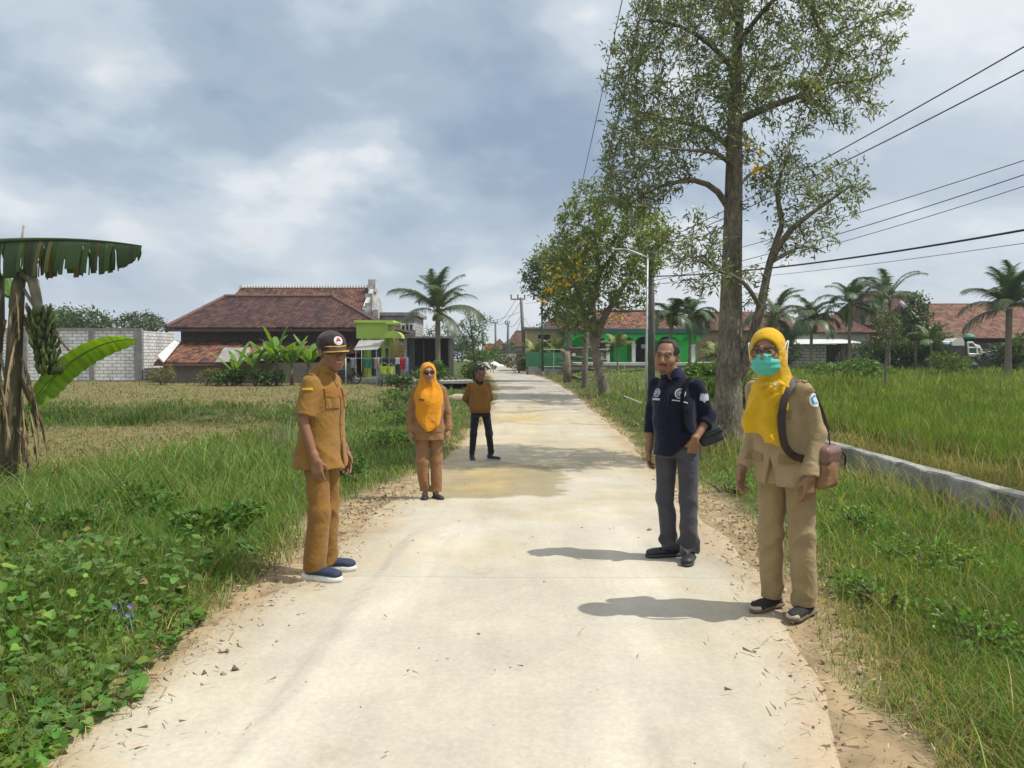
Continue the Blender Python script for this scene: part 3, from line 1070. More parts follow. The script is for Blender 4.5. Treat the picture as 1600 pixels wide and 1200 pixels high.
def build_low_wall():
    # low cast concrete channel wall
    b = MB()
    ys = np.arange(2.6, 11.4, .22)
    vs, fs = [], []
    for i, y in enumerate(ys):
        x = 4.27 + .022 * (y - 5)
        zt = .335 - .006 * (y - 6) + .004 * math.sin(y * 5)
        e = .008 * math.sin(y * 9.1) + .005 * math.sin(y * 23)
        vs += [(x, y, -.3), (x + .004, y, zt - .02 + e * .4), (x + .018, y, zt + e), (x + .15, y, zt + .004), (x + .165, y, zt - .015), (x + .17, y, -.2)]
        if i:
            o = (i - 1) * 6
            for k in range(5):
                fs.append((o + k, o + k + 1, o + 6 + k + 1, o + 6 + k))
    m = len(ys) - 1
    fs += [(0, 1, 2, 3, 4, 5), tuple(m * 6 + k for k in (5, 4, 3, 2, 1, 0))]
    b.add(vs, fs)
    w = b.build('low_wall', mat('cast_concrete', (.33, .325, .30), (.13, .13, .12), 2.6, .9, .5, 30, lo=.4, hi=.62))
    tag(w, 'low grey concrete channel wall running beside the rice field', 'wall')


build_low_wall()
# ------------------------------------------------------------------ trees
def colonize(roots, attract, step=.2, infl=1.6, kill=.4, iters=60, wob=.25, grav=0.0):
    """roots: list of polylines [(point, radius)...]; grows twigs toward the attraction points.
    returns nodes (pos, parent, fixed radius or None)"""
    pos, par, fix = [], [], []
    for line in roots:
        prev = None
        if len(line) and isinstance(line[0], int):
            prev = line[0]; line = line[1:]
        for p, r in line:
            pos.append(Vector(p)); par.append(prev if prev is not None else -1); fix.append(r)
            prev = len(pos) - 1
    att = [Vector(a) for a in attract]
    alive = list(range(len(att)))
    for it in range(iters):
        if not alive: break
        kd = KDTree(len(pos))
        for i, p in enumerate(pos): kd.insert(p, i)
        kd.balance()
        pull = {}
        for ai in alive:
            co, i, d = kd.find(att[ai])
            if d < infl:
                pull.setdefault(i, Vector((0, 0, 0)))
                pull[i] += (att[ai] - co).normalized()
        if not pull:
            infl *= 1.5
            if infl > 12: break
            continue
        new = []
        for i, v in pull.items():
            d = v.normalized() if v.length > 1e-6 else Vector((0, 0, 1))
            d += Vector((random.gauss(0, wob), random.gauss(0, wob), random.gauss(0, wob) + grav))
            d.normalize()
            q = pos[i] + d * step
            new.append((q, i))
        for q, i in new:
            pos.append(q); par.append(i); fix.append(None)
        kd2 = KDTree(len(new))
        for k, (q, i) in enumerate(new): kd2.insert(q, k)
        kd2.balance()
        alive = [a for a in alive if kd2.find(att[a])[2] > kill]
    return pos, par, fix


def tree_mesh(pos, par, fix, tip=.006, expo=2.3, rmax=None, nside=7):
    n = len(pos)
    kids = [[] for _ in range(n)]
    for i, p in enumerate(par):
        if p >= 0: kids[p].append(i)
    r = [0.0] * n
    for i in range(n - 1, -1, -1):
        if fix[i] is not None:
            r[i] = fix[i]
        elif not kids[i]:
            r[i] = tip
        else:
            r[i] = sum(r[k] ** expo for k in kids[i] if fix[k] is None) ** (1 / expo) if any(fix[k] is None for k in kids[i]) else tip
    # grown children are never thicker than the fixed limb they leave
    for i in range(n):
        if par[i] >= 0 and fix[i] is None:
            r[i] = min(r[i], r[par[i]] * .9 if fix[par[i]] is not None else r[par[i]])
    b = MB()
    done = set()
    # chains
    for i in range(n):
        if par[i] == -1 or len(kids[par[i]]) > 1 and kids[par[i]][0] != i or False:
            chain = [i] if par[i] == -1 else [par[i], i]
            j = i
            while kids[j]:
                j = kids[j][0]
                chain.append(j)
            if len(chain) < 2: continue
            rr = [r[k] for k in chain]
            if par[i] != -1: rr[0] = min(rr[0], rr[1] * 1.3)
            big = max(rr)
            b.tube([pos[k] for k in chain], rr, n=12 if big > .15 else (nside if big > .03 else 4), cap=False)
    leafy = [i for i in range(n) if fix[i] is None and r[i] < tip * 3.4]
    return b, r, kids, leafy


def leaf_quads(p, size, width, d, col, droopfold=.25):
    """p base (n,3), d unit direction (n,3): folded lance leaves"""
    n = len(p)
    up = rng.normal(size=(n, 3)); up[:, 2] += 1.2
    s = np.cross(d, up); s /= np.linalg.norm(s, axis=1, keepdims=True) + 1e-9
    nn = np.cross(s, d)
    V = np.zeros((n, 4, 3), np.float32)
    V[:, 0] = p
    V[:, 1] = p + d * (size * .5)[:, None] + s * (width * .5)[:, None] + nn * (size * .06)[:, None]
    V[:, 2] = p + d * size[:, None] - np.array((0, 0, 1.0)) * (size * .12)[:, None]
    V[:, 3] = p + d * (size * .5)[:, None] - s * (width * .5)[:, None] + nn * (size * .06)[:, None]
    F = np.arange(n * 4).reshape(n, 4)
    return V.reshape(-1, 3), F, np.repeat(col, 4, 0)


def leaves_on(pos, par, leafy, per, size, width, cols, spread=.09, out=.6, upb=.1):
    idx = np.repeat(np.array(leafy), per)
    P0 = np.array([tuple(p) for p in pos])
    D0 = np.array([tuple((pos[i] - pos[par[i]]).normalized()) if par[i] >= 0 else (0, 0, 1) for i in range(len(pos))])
    n = len(idx)
    d = D0[idx] * out + rng.normal(size=(n, 3)) * .75
    d[:, 2] += upb
    d /= np.linalg.norm(d, axis=1, keepdims=True) + 1e-9
    p = P0[idx] + rng.normal(size=(n, 3)) * spread * .6
    c = np.zeros((n, 3)); w = rng.random(n)
    acc = 0
    for cc, f in cols:
        m = (w >= acc) & (w < acc + f)
        c[m] = jit(cc, m.sum(), .22, .10); acc += f
    c[w >= acc] = jit(cols[0][0], (w >= acc).sum(), .22, .1)
    return leaf_quads(p, size * rng.uniform(.6, 1.25, n), width * rng.uniform(.7, 1.2, n), d, c)


def ellip_pts(c, r, n, shell=.0):
    u = rng.normal(size=(n, 3)); u /= np.linalg.norm(u, axis=1, keepdims=True)
    k = (shell + (1 - shell) * rng.random(n)) ** (1 / 3 if shell == 0 else .5)
    return np.array(c) + u * k[:, None] * np.array(r)


def bark(name, c1=(.25, .22, .18), c2=(.11, .095, .075)):
    if name in MATS: return MATS[name]
    m, nt, b = pbsdf(name)
    L = nt.links.new
    b.inputs['Roughness'].default_value = .9
    b.inputs['Specular IOR Level'].default_value = .2
    tc = N(nt, 'ShaderNodeTexCoord')
    mp = N(nt, 'ShaderNodeMapping'); mp.inputs['Scale'].default_value = (1, 1, .24)
    L(tc.outputs['Object'], mp.inputs['Vector'])
    n = N(nt, 'ShaderNodeTexNoise'); n.inputs['Scale'].default_value = 30; n.inputs['Detail'].default_value = 7; n.inputs['Distortion'].default_value = 1.1
    L(mp.outputs[0], n.inputs['Vector'])
    r = ramp(nt, [(.36, c2), (.62, c1)]); L(n.outputs['Fac'], r.inputs[0])
    n2 = N(nt, 'ShaderNodeTexNoise'); n2.inputs['Scale'].default_value = 2.2; n2.inputs['Detail'].default_value = 5
    L(tc.outputs['Object'], n2.inputs['Vector'])
    r2 = ramp(nt, [(.42, (.85, .85, .8)), (.66, (1.35, 1.35, 1.25))]); L(n2.outputs['Fac'], r2.inputs[0])
    L(mixc(nt, 1.0, r.outputs[0], r2.outputs[0], 'MULTIPLY'), b.inputs['Base Color'])
    bp = N(nt, 'ShaderNodeBump'); bp.inputs['Strength'].default_value = 1.0; bp.inputs['Distance'].default_value = .05
    L(n.outputs['Fac'], bp.inputs['Height']); L(bp.outputs[0], b.inputs['Normal'])
    MATS[name] = m
    return m


leaf_grey = mat_col('leaf_silver', rough=.42, trans=.40, var=.2, vscale=1.2, spec=.4)
leaf_green = mat_col('leaf_green', rough=.5, trans=.32, var=.25, vscale=1.0, spec=.35)
petal_yellow = mat_col('petal_yellow', rough=.6, trans=.4, var=.1, tint=(1.1, 1.0, .5))


def dense_line(pts, radii, every=.22):
    out = []
    P0 = [Vector(p) for p in pts]
    n = len(P0)
    for i in range(n - 1):
        a, b = P0[i], P0[i + 1]
        pa = P0[i - 1] if i else a + (a - b); pb = P0[i + 2] if i + 2 < n else b + (b - a)
        m = max(1, int((b - a).length / every))
        for k in range(m):
            t = k / m
            q = .5 * ((2 * a) + (-pa + b) * t + (2 * pa - 5 * a + 4 * b - pb) * t * t + (-pa + 3 * a - 3 * b + pb) * t ** 3)
            out.append((q, radii[i] * (1 - t) + radii[i + 1] * t))
    out.append((P0[-1], radii[-1]))
    return out


def attach(base_lines, line):
    """index of the node on the fixed lines nearest to the start of line"""
    best, bi, k = 1e9, 0, 0
    for l in base_lines:
        for it in l:
            if isinstance(it, int): continue
            d = (it[0] - line[0][0]).length
            if d < best: best, bi = d, k
            k += 1
    return bi


def big_tree():
    Y = 13.0
    q = lambda px, py, dy=0.0: P(px, py, Y + dy)
    base = q(1136, 690)
    base.z = gz(base.x, Y) - .05
    s = Y / FPX / 2
    trunk = dense_line([base, q(1137, 655), q(1140, 560), q(1143, 430), q(1146, 310), q(1148, 190, .05), q(1150, 100, .1), q(1156, 10, .1), q(1150, -110, 0), q(1160, -230, -.1)],
                       [58 * s, 46 * s, 40 * s, 32 * s, 28 * s, 23 * s, 18 * s, 12 * s, 8 * s, 4 * s])
    lines = [trunk]
    def limb(pts, radii):
        l = dense_line(pts, [r * s * .58 for r in radii])
        lines.append([attach(lines, l)] + l[1:] if True else l)
    limb([q(1150, 610), q(1168, 555, -.15), q(1188, 480, -.3), q(1203, 410, -.35), q(1222, 350, -.3)], [34, 28, 24, 19, 14])       # second stem
    limb([q(1203, 410, -.35), q(1235, 360, -.7), q(1290, 318, -1.0), q(1330, 290, -1.1)], [20, 15, 9, 4])
    limb([q(1222, 350, -.3), q(1215, 290, -.1), q(1235, 240, .2)], [16, 11, 5])
    limb([q(1188, 480, -.3), q(1160, 440, -.9), q(1115, 420, -1.3), q(1080, 400, -1.5)], [14, 10, 6, 3])
    limb([q(1203, 410, -.35), q(1255, 385, .3), q(1290, 395, .5)], [12, 7, 3])
    limb([q(1143, 335), q(1122, 300, -.1), q(1085, 282, -.2), q(1030, 292, -.4), q(985, 318, -.5)], [22, 17, 14, 9, 4])
    limb([q(1150, 198), q(1182, 175, -.1), q(1225, 158, -.2), q(1262, 146, -.3), q(1310, 128, -.4)], [24, 20, 17, 13, 5])
    limb([q(1262, 146, -.3), q(1293, 100, -.2), q(1293, 60, -.1), q(1268, 20, 0), q(1290, -60, .1)], [14, 14, 11, 8, 4])
    limb([q(1143, 235), q(1110, 205, .4), q(1060, 190, .8), q(1000, 175, 1.1)], [18, 14, 9, 4])
    limb([q(1146, 260), q(1120, 240, -.5), q(1080, 235, -1.2), q(1020, 230, -1.7)], [15, 12, 8, 3])
    limb([q(1148, 190), q(1160, 150, .8), q(1175, 110, 1.5), q(1200, 60, 2.0)], [16, 12, 8, 4])
    limb([q(1150, 110), q(1110, 70, -.3), q(1060, 40, -.6), q(1000, 30, -.9)], [18, 13, 9, 4])
    limb([q(1152, 70), q(1190, 20, -.6), q(1240, -30, -1.1), q(1300, -80, -1.3)], [16, 12, 8, 4])
    limb([q(1155, 20), q(1110, -40, .6), q(1050, -90, 1.0)], [14, 9, 4])
    limb([q(1153, 40), q(1130, 0, -1.0), q(1090, -50, -1.8)], [12, 8, 4])
    limb([q(1146, 300), q(1175, 270, .9), q(1215, 250, 1.5)], [12, 8, 3])
    att = []
    def blob(px, py, rx, ry, n, dy=0.0, rz=1.9):
        c = q(px, py, dy)
        att.append(ellip_pts(c, (rx * 2 * s, rz, ry * 2 * s), n, .15))
    blob(1050, 110, 115, 115, 900); blob(1200, 40, 150, 120, 760); blob(1310, 70, 92, 110, 430, 0, 1.5); blob(1130, -90, 200, 110, 520, 0, 2.1)
    blob(1015, 235, 85, 75, 560, -.2, 1.7); blob(1300, 165, 75, 50, 110, -.3, 1.2); blob(985, 300, 66, 40, 240, -.4, 1.1); blob(1180, 170, 90, 70, 200, 0, 2.0)
    blob(1090, 395, 60, 60, 150, -1.2, .8); blob(1270, 300, 90, 55, 190, -.6, 1.1); blob(1215, 270, 60, 50, 90, .2, .8); blob(1250, 375, 60, 40, 70, .1, .7); blob(1170, 440, 35, 40, 30, -.5, .6)
    att = np.concatenate(att)
    pos, par, fix = colonize(lines, att, step=.16, infl=1.3, kill=.26, iters=55, wob=.22, grav=.03)
    b, r, kids, leafy = tree_mesh(pos, par, fix, tip=.0055, expo=2.2)
    t = thing('roadside_tree', 'tallest silver leaved tree, forked grey trunk just left of the woman in yellow', 'tree', tuple(base), 0)
    inv = np.array(base)
    S = Soup()
    V, F, c = leaves_on(pos, par, leafy, 17, .118, .031, [((.165, .20, .10), .50), ((.10, .13, .06), .22), ((.27, .30, .18), .28)], .11)
    S.add(V - inv, F, c)
    o = b.build('trunk', bark('bark_rugged'), t, smooth=True)
    o.data.transform(Matrix.Translation(-base))
    S.build('crown', leaf_grey, t)
    # a few yellow trumpet flowers
    m = []
    for px, py in ((1186, 262), (1176, 258), (1196, 268), (1182, 270), (1165, 225), (1205, 262), (1040, 130), (1188, 232)):
        c = np.array(q(px, py, -.6))
        m.append(c + rng.normal(size=(6, 3)) * .035)
    fp = np.concatenate(m); n = len(fp)
    d = rng.normal(size=(n, 3)); d /= np.linalg.norm(d, axis=1, keepdims=True)
    V, F, c = leaf_quads(fp, np.full(n, .075), np.full(n, .06), d, jit((.75, .48, .02), n, .1, .05))
    mk('blossom', V - inv, F, petal_yellow, t, col=c)


big_tree()


def grown_tree(name, label, cat, base_px, Y, trunk_px, trunk_w, limbs, blobs, leaf=(.16, .05), per=12, cols=None, step=.25, kill=.4, tip=.008, flowers=None, barkm='bark_rugged', group=None, lm=None, base_z=None, upb=.1):
    q = lambda px, py, dy=0.0: P(px, py, Y + dy)
    s = Y / FPX / 2
    base = q(*base_px)
    base.z = gz(base.x, Y) - .05 if base_z is None else base_z
    lines = [dense_line([base] + [q(*p) for p in trunk_px], [w * s * .62 for w in trunk_w], .3)]
    for pts, ws in limbs:
        l = dense_line([q(*p) for p in pts], [w * s * .7 for w in ws], .3)
        lines.append([attach(lines, l)] + l[1:])
    att = np.concatenate([ellip_pts(q(px, py, dy), (rx * 2 * s, rz, ry * 2 * s), n, .15) for px, py, rx, ry, n, dy, rz in blobs])
    pos, par, fix = colonize(lines, att, step=step, infl=step * 7, kill=kill, iters=45, wob=.22, grav=.02)
    b, r, kids, leafy = tree_mesh(pos, par, fix, tip=tip, expo=2.2, nside=6)
    t = thing(name, label, cat, tuple(base), 0, group)
    o = b.build('trunk', bark(barkm), t, smooth=True)
    o.data.transform(Matrix.Translation(-base))
    S = Soup()
    V, F, c = leaves_on(pos, par, leafy, per, leaf[0], leaf[1], cols or [((.10, .135, .045), .6), ((.06, .09, .03), .25), ((.16, .18, .06), .15)], leaf[0] * .9, upb=upb)
    S.add(V - np.array(base), F, c)
    S.build('crown', lm or leaf_grey, t)
    if flowers:
        m = []
        for px, py, k in flowers:
            m.append(np.array(q(px, py, -1.2)) + rng.normal(size=(k, 3)) * .12)
        fp = np.concatenate(m); n = len(fp)
        d = rng.normal(size=(n, 3)); d /= np.linalg.norm(d, axis=1, keepdims=True)
        V, F, c = leaf_quads(fp, np.full(n, .17), np.full(n, .13), d, jit((.80, .50, .015), n, .1, .05))
        mk('blossom', V - np.array(base), F, petal_yellow, t, col=c)
    return t


OLV = [((.155, .205, .055), .55), ((.095, .135, .04), .27), ((.27, .31, .10), .18)]
DGR = [((.065, .115, .04), .6), ((.045, .08, .03), .25), ((.11, .17, .05), .15)]
BGR = [((.09, .17, .03), .6), ((.06, .11, .025), .25), ((.14, .21, .05), .15)]
GRP = 'flowering trees along the right side of the road'
grown_tree('flowering_tree', 'leaning grey trunked tree with yellow blossom, nearest of the clump before the green house', 'tree', (946, 612), 30,
           [(938, 585), (929, 545), (930, 520)], [30, 23, 20, 18],
           [([(929, 545), (940, 505), (960, 470), (985, 430), (1000, 390)], [18, 15, 12, 8, 4]), ([(930, 520), (925, 480), (935, 430), (930, 370), (940, 320)], [18, 15, 12, 8, 4]),
            ([(928, 530), (915, 490), (900, 450), (890, 420)], [13, 10, 7, 4]), ([(935, 430), (970, 380), (990, 340)], [9, 6, 3]), ([(930, 370), (905, 350), (885, 350)], [8, 5, 3])],
           [(930, 350, 68, 55, 480, 0, 2.0), (985, 370, 62, 66, 520, 0, 2.0), (905, 420, 60, 66, 480, 0, 2.0), (965, 440, 74, 50, 420, 0, 1.8), (1010, 350, 42, 40, 220, 0, 1.2), (930, 300, 35, 25, 90, .0, 1.0), (900, 495, 38, 30, 110, 0, 1.2), (1022, 385, 28, 42, 220, -3.4, .9)],
           leaf=(.21, .075), per=16, cols=OLV, step=.26, kill=.42, flowers=[(902, 408, 14), (888, 440, 12), (868, 445, 10), (880, 418, 8), (905, 432, 12), (968, 492, 8), (910, 378, 5), (872, 430, 8), (893, 400, 6)], group=GRP)
grown_tree('flowering_tree', 'slim trunked tree behind the bamboo rack, between the leaning tree and the stump', 'tree', (914, 606), 36,
           [(914, 560), (916, 510), (905, 460)], [18, 15, 12, 9],
           [([(916, 510), (890, 470), (870, 440)], [8, 6, 3]), ([(905, 460), (890, 410), (895, 380)], [7, 5, 3])],
           [(885, 440, 50, 55, 300, 0, 2.2), (915, 390, 45, 40, 200, 0, 1.8), (870, 400, 40, 35, 160, 0, 1.6)],
           leaf=(.22, .07), per=16, cols=OLV, step=.3, kill=.46, flowers=[(862, 420, 10), (855, 452, 8), (848, 470, 16)], group=GRP)
grown_tree('shade_tree', 'dark rounded tree crown over the road bend, behind the flowering trees', 'tree', (888, 596), 44,
           [(888, 550), (890, 500), (880, 460)], [16, 13, 10, 8],
           [([(890, 500), (860, 460), (845, 430)], [7, 5, 3])],
           [(848, 432, 34, 36, 560, 0, 1.8), (880, 420, 38, 38, 400, 0, 1.8), (866, 490, 24, 18, 120, 0, 1.2), (905, 470, 30, 40, 150, 0, 1.4)],
           leaf=(.24, .09), per=18, cols=DGR, step=.3, kill=.42, lm=leaf_green, group=GRP)
grown_tree('slender_tree', 'small leafy tree with a thin straight trunk standing in the rice field', 'tree', (1383, 612), 27,
           [(1384, 560), (1386, 520)], [7, 5.5, 4.5],
           [([(1384, 545), (1370, 515)], [3, 2]), ([(1386, 530), (1400, 505)], [3, 2])],
           [(1384, 505, 27, 24, 220, 0, .9), (1372, 535, 20, 15, 90, 0, .6), (1398, 530, 20, 15, 90, 0, .6), (1385, 485, 16, 8, 50, 0, .5)],
           leaf=(.13, .05), per=14, cols=[((.08, .12, .035), .6), ((.055, .085, .03), .3), ((.13, .17, .05), .1)], step=.18, kill=.3, tip=.006, lm=leaf_green)
grown_tree('broadleaf_tree', 'bushy mid green tree in front of the brown gabled roof', 'tree', (1432, 570), 48,
           [(1430, 545), (1432, 515)], [8, 7, 6],
           [([(1432, 530), (1420, 500)], [4, 2]), ([(1432, 520), (1447, 495)], [4, 2])],
           [(1430, 490, 24, 22, 220, 0, 1.0), (1422, 515, 22, 18, 160, 0, 1.0), (1448, 520, 22, 22, 180, 0, 1.0), (1432, 465, 14, 10, 60, 0, .7)],
           leaf=(.26, .13), per=16, cols=DGR, step=.28, kill=.42, lm=leaf_green)
grown_tree('feathery_tree', 'bright feathery young tree beside the road, behind the man in black trousers', 'tree', (742, 585), 46,
           [(741, 560), (738, 530), (735, 500)], [8, 6, 5, 4],
           [([(740, 540), (752, 515)], [4, 2]), ([(738, 530), (725, 510)], [4, 2])],
           [(738, 505, 26, 16, 150, 0, .9), (748, 530, 20, 18, 150, 0, .9), (730, 535, 16, 16, 100, 0, .8), (765, 505, 12, 6, 25, 0, .5), (745, 560, 20, 14, 110, 0, .9), (733, 490, 16, 8, 40, 0, .6)],
           leaf=(.24, .06), per=16, cols=BGR, step=.25, kill=.4, tip=.006, lm=leaf_green)
grown_tree('conifer_tree', 'narrow dark tree behind the coconut palm, over the black shed', 'tree', (700, 580), 64,
           [(700, 550), (700, 510)], [7, 6, 3],
           [([(700, 550), (672, 520)], [3, 2])],
           [(700, 530, 14, 25, 150, 0, 1.0), (676, 520, 16, 14, 110, 0, .8), (720, 535, 14, 14, 90, 0, .8)],
           leaf=(.30, .08), per=16, cols=[((.06, .10, .06), .7), ((.045, .075, .045), .3)], step=.35, kill=.5, lm=leaf_green)
for i, (px, py, rx, ry, Yd, lb) in enumerate(((85, 500, 38, 22, 74, 'dark spreading tree behind the white block wall, left of its neighbour'), (135, 505, 42, 24, 72, 'dark round tree directly over the white block wall'),
                                             (222, 503, 34, 14, 78, 'lighter open crowned tree behind the end of the white block wall'))):
    grown_tree('background_tree', lb, 'tree', (px, 585), Yd, [(px, 560), (px + 3, 530)], [9, 8, 6],
               [([(px, 545), (px - rx * .5, 510)], [5, 3]), ([(px, 540), (px + rx * .6, 505)], [5, 3])],
               [(px, py, rx, ry, 420, 0, 2.4), (px - rx * .5, py + 12, rx * .5, ry * .6, 140, 0, 1.6), (px + rx * .6, py + 10, rx * .5, ry * .6, 140, 0, 1.6)],
               leaf=(.40, .17), per=16, cols=DGR if i < 2 else [((.08, .12, .05), .7), ((.05, .08, .035), .3)], step=.45, kill=.6, tip=.015, lm=leaf_green, group='trees behind the white block wall')


# ------------------------------------------------------------------ palms
def frond_mesh(L, up, droop, nl, leaf_l, leaf_w, col, seed, curl=1.0, vee=.35):
    r = np.random.default_rng(seed)
    S = Soup()
    # midrib: starts at angle up, bends down
    m = 26
    pts = []
    x = z = 0.0
    a = up
    for i in range(m + 1):
        pts.append((x, z, a))
        x += L / m * math.cos(a); z += L / m * math.sin(a)
        a -= droop / m * (0.3 + 1.4 * i / m)
    pts = np.array(pts)
    P3 = np.stack([pts[:, 0], np.zeros(m + 1), pts[:, 1]], -1)
    # rib tube
    b = MB(); b.tube([tuple(p) for p in P3], list(np.linspace(.028, .004, m + 1) * L / 2.5), 5)
    V = np.array(b.v, np.float32)
    S.add(V, np.array([f for f in b.f if len(f) == 4]), np.tile(np.array((.16, .17, .06)), (len(V), 1)))
    t = np.linspace(.14, .995, nl)
    tt = np.repeat(t, 2); side = np.tile([-1, 1], nl)
    n = len(tt)
    fi = tt * m; i0 = np.minimum(fi.astype(int), m - 1); fr = (fi - i0)[:, None]
    p = P3[i0] * (1 - fr) + P3[i0 + 1] * fr
    an = pts[i0, 2]
    tan = np.stack([np.cos(an), np.zeros(n), np.sin(an)], -1)
    nor = np.stack([-np.sin(an), np.zeros(n), np.cos(an)], -1)
    ll = leaf_l * np.sin(math.pi * (.12 + .82 * tt)) ** .6 * r.uniform(.85, 1.1, n)
    d = tan * (.55 + .5 * tt)[:, None] + np.array((0, 1, 0)) * (side * 1.0)[:, None] + nor * vee + r.normal(size=(n, 3)) * .10
    d /= np.linalg.norm(d, axis=1, keepdims=True)
    w = leaf_w * r.uniform(.8, 1.2, n)
    seg = 3
    Vv = np.zeros((n, seg + 1, 2, 3), np.float32)
    wd = np.cross(d, nor); wd /= np.linalg.norm(wd, axis=1, keepdims=True)
    for k in range(seg + 1):
        u = k / seg
        c = p + d * (ll * u)[:, None]
        c[:, 2] -= curl * ll * .55 * u ** 2
        ww = w * .5 * (1 - .9 * u ** 1.5)
        Vv[:, k, 0] = c - wd * ww[:, None]; Vv[:, k, 1] = c + wd * ww[:, None]
    base = (np.arange(n) * (seg + 1) * 2)[:, None]
    F = np.stack([base + np.array([k * 2, k * 2 + 1, k * 2 + 3, k * 2 + 2]) for k in range(seg)], 1).reshape(-1, 4)
    cc = np.clip(np.array(col) * (1 + .2 * r.normal(size=(n, 1))), .01, .6)
    S.add(Vv.reshape(-1, 3), F, np.repeat(cc, (seg + 1) * 2, 0))
    return S


palm_mat = mat_col('palm_leaf', rough=.42, trans=.22, var=.2, vscale=1.0, spec=.45)


def palm(name, label, px, crown_py, Y, trunk_w, L, nf, col, nl=55, leaf_l=.55, leaf_w=.04, droopy=1.7, group=None, ring=False, seed=0, up0=1.25, dead=0, base_py=None, lean=0.0, fruit=False, q0=.28):
    c = P(px, crown_py, Y)
    bz = gz(c.x, Y)
    H = c.z - bz
    t = thing(name, label, 'palm', (c.x - lean, Y, bz), 0, group)
    b = MB()
    k = max(8, int(H / .22))
    pts, rr = [], []
    for i in range(k + 1):
        u = i / k
        pts.append((lean * u ** 1.6, 0, H * u - .1 * (1 - u)))
        rr.append(trunk_w * .5 * (1.35 - .45 * min(1, u * 3)) * (1 + .05 * (i % 2)))
    b.tube(pts, rr, 10)
    b.build('trunk', mat('palm_bark', (.26, .23, .19), (.15, .13, .10), 9, .9, .6, 30, streak=(1, 1, 4)), t, smooth=True)
    if ring:
        s = MB(); s.tube([(lean, 0, H - .05), (lean, 0, H + .25), (lean, 0, H + .55 * L / 2)], [trunk_w * .5, trunk_w * .62, trunk_w * .3], 10)
        s.build('crownshaft', mat('crownshaft', (.13, .20, .05), (.19, .22, .08), 5, .5), t, smooth=True)
    r = random.Random(seed)
    meshes = []
    for v in range(4):
        u = (1.25, .8, .35, -.1)[v] * up0 / 1.25
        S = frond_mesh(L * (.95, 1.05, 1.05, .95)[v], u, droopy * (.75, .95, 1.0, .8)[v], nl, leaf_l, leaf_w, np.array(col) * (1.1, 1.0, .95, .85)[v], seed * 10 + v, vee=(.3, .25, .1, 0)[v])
        o = S.build('frond', palm_mat, t)
        o.location = (lean, 0, H + (.3 * L / 2 if ring else 0.05))
        meshes.append(o)
    for o in meshes: o.rotation_euler = (r.gauss(0, .1), 0, r.uniform(0, 6.28))
    ga = 2.4
    for i in range(nf - 4):
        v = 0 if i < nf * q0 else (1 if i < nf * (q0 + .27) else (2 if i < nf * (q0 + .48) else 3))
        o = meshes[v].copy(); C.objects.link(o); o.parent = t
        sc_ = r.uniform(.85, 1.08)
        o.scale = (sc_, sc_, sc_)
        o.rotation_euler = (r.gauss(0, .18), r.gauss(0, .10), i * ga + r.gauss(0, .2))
    if fruit:
        f = MB()
        for i in range(9):
            a = i * .7
            f.lathe([(0.001, -.11), (.08, -.06), (.10, .02), (.07, .09), (.001, .12)], (lean + .22 * math.cos(a), .22 * math.sin(a), H - .12 - .1 * (i % 3)), 8)
        f.build('coconut', mat('coconut', (.28, .20, .08), (.16, .16, .05), 6, .6), t, smooth=True)
    return t


palm('coconut_palm', 'coconut palm with drooping fronds in front of the black shed', 684, 490, 42, .30, 2.85, 26, (.10, .145, .075), nl=80, leaf_l=.66, leaf_w=.034, droopy=1.6, seed=3, fruit=True, up0=1.42, q0=.42)
palm('coconut_palm', 'big dark coconut palm in front of the long terracotta roof', 1577, 482, 36, .30, 2.45, 28, (.08, .13, .055), nl=80, leaf_l=.62, leaf_w=.036, droopy=1.55, seed=5, up0=1.42, q0=.40)
GP = 'feather palms along the far edge of the field'
AR = (.085, .135, .06)
for i, (px, py, Yd, L, lb) in enumerate(((1328, 487, 46, 1.8, 'grey stemmed feather palm in front of the tin roofed outbuilding'),
                                        (1390, 478, 50, 2.2, 'taller feather palm with a bright upright spear, behind the slender tree'),
                                        (1268, 512, 46, 1.5, 'thin stemmed feather palm before the white block outbuilding'),
                                        (1212, 508, 52, 2.2, 'feather palm behind the head of the woman in yellow'),
                                        (1078, 503, 50, 1.5, 'feather palm at the corner of the green house'),
                                        (1048, 503, 48, 1.2, 'feather palm in front of the green house roof, beside the concrete pole'))):
    palm('feather_palm', lb, px, py, Yd, .20, L * 1.35, 18, AR, nl=60, leaf_l=.62, leaf_w=.055, droopy=2.1, group=GP, ring=True, seed=20 + i, up0=1.35)
# young yellow green palms by the gate and the green house
YG = (.17, .20, .045)
for i, (px, py, Yd, L, n, lb) in enumerate(((836, 560, 60, 2.0, 16, 'yellow green clump palm behind the left part of the green gate'), (868, 556, 60, 2.0, 16, 'yellow green clump palm behind the right part of the green gate'),
                                          (1118, 560, 50, 1.5, 14, 'young yellow green palm at the right end of the green house'), (965, 545, 52, 1.3, 10, 'young pale palm in front of the green house porch'),
                                          (1455, 535, 46, 1.5, 12, 'short bright clump palm beside the harvester'))):
    palm('young_palm', lb, px, py, Yd, .12, L, n, YG if i < 4 else (.09, .15, .035), nl=36, leaf_l=.5, leaf_w=.06, droopy=1.4, group='young palms near the houses', seed=40 + i)


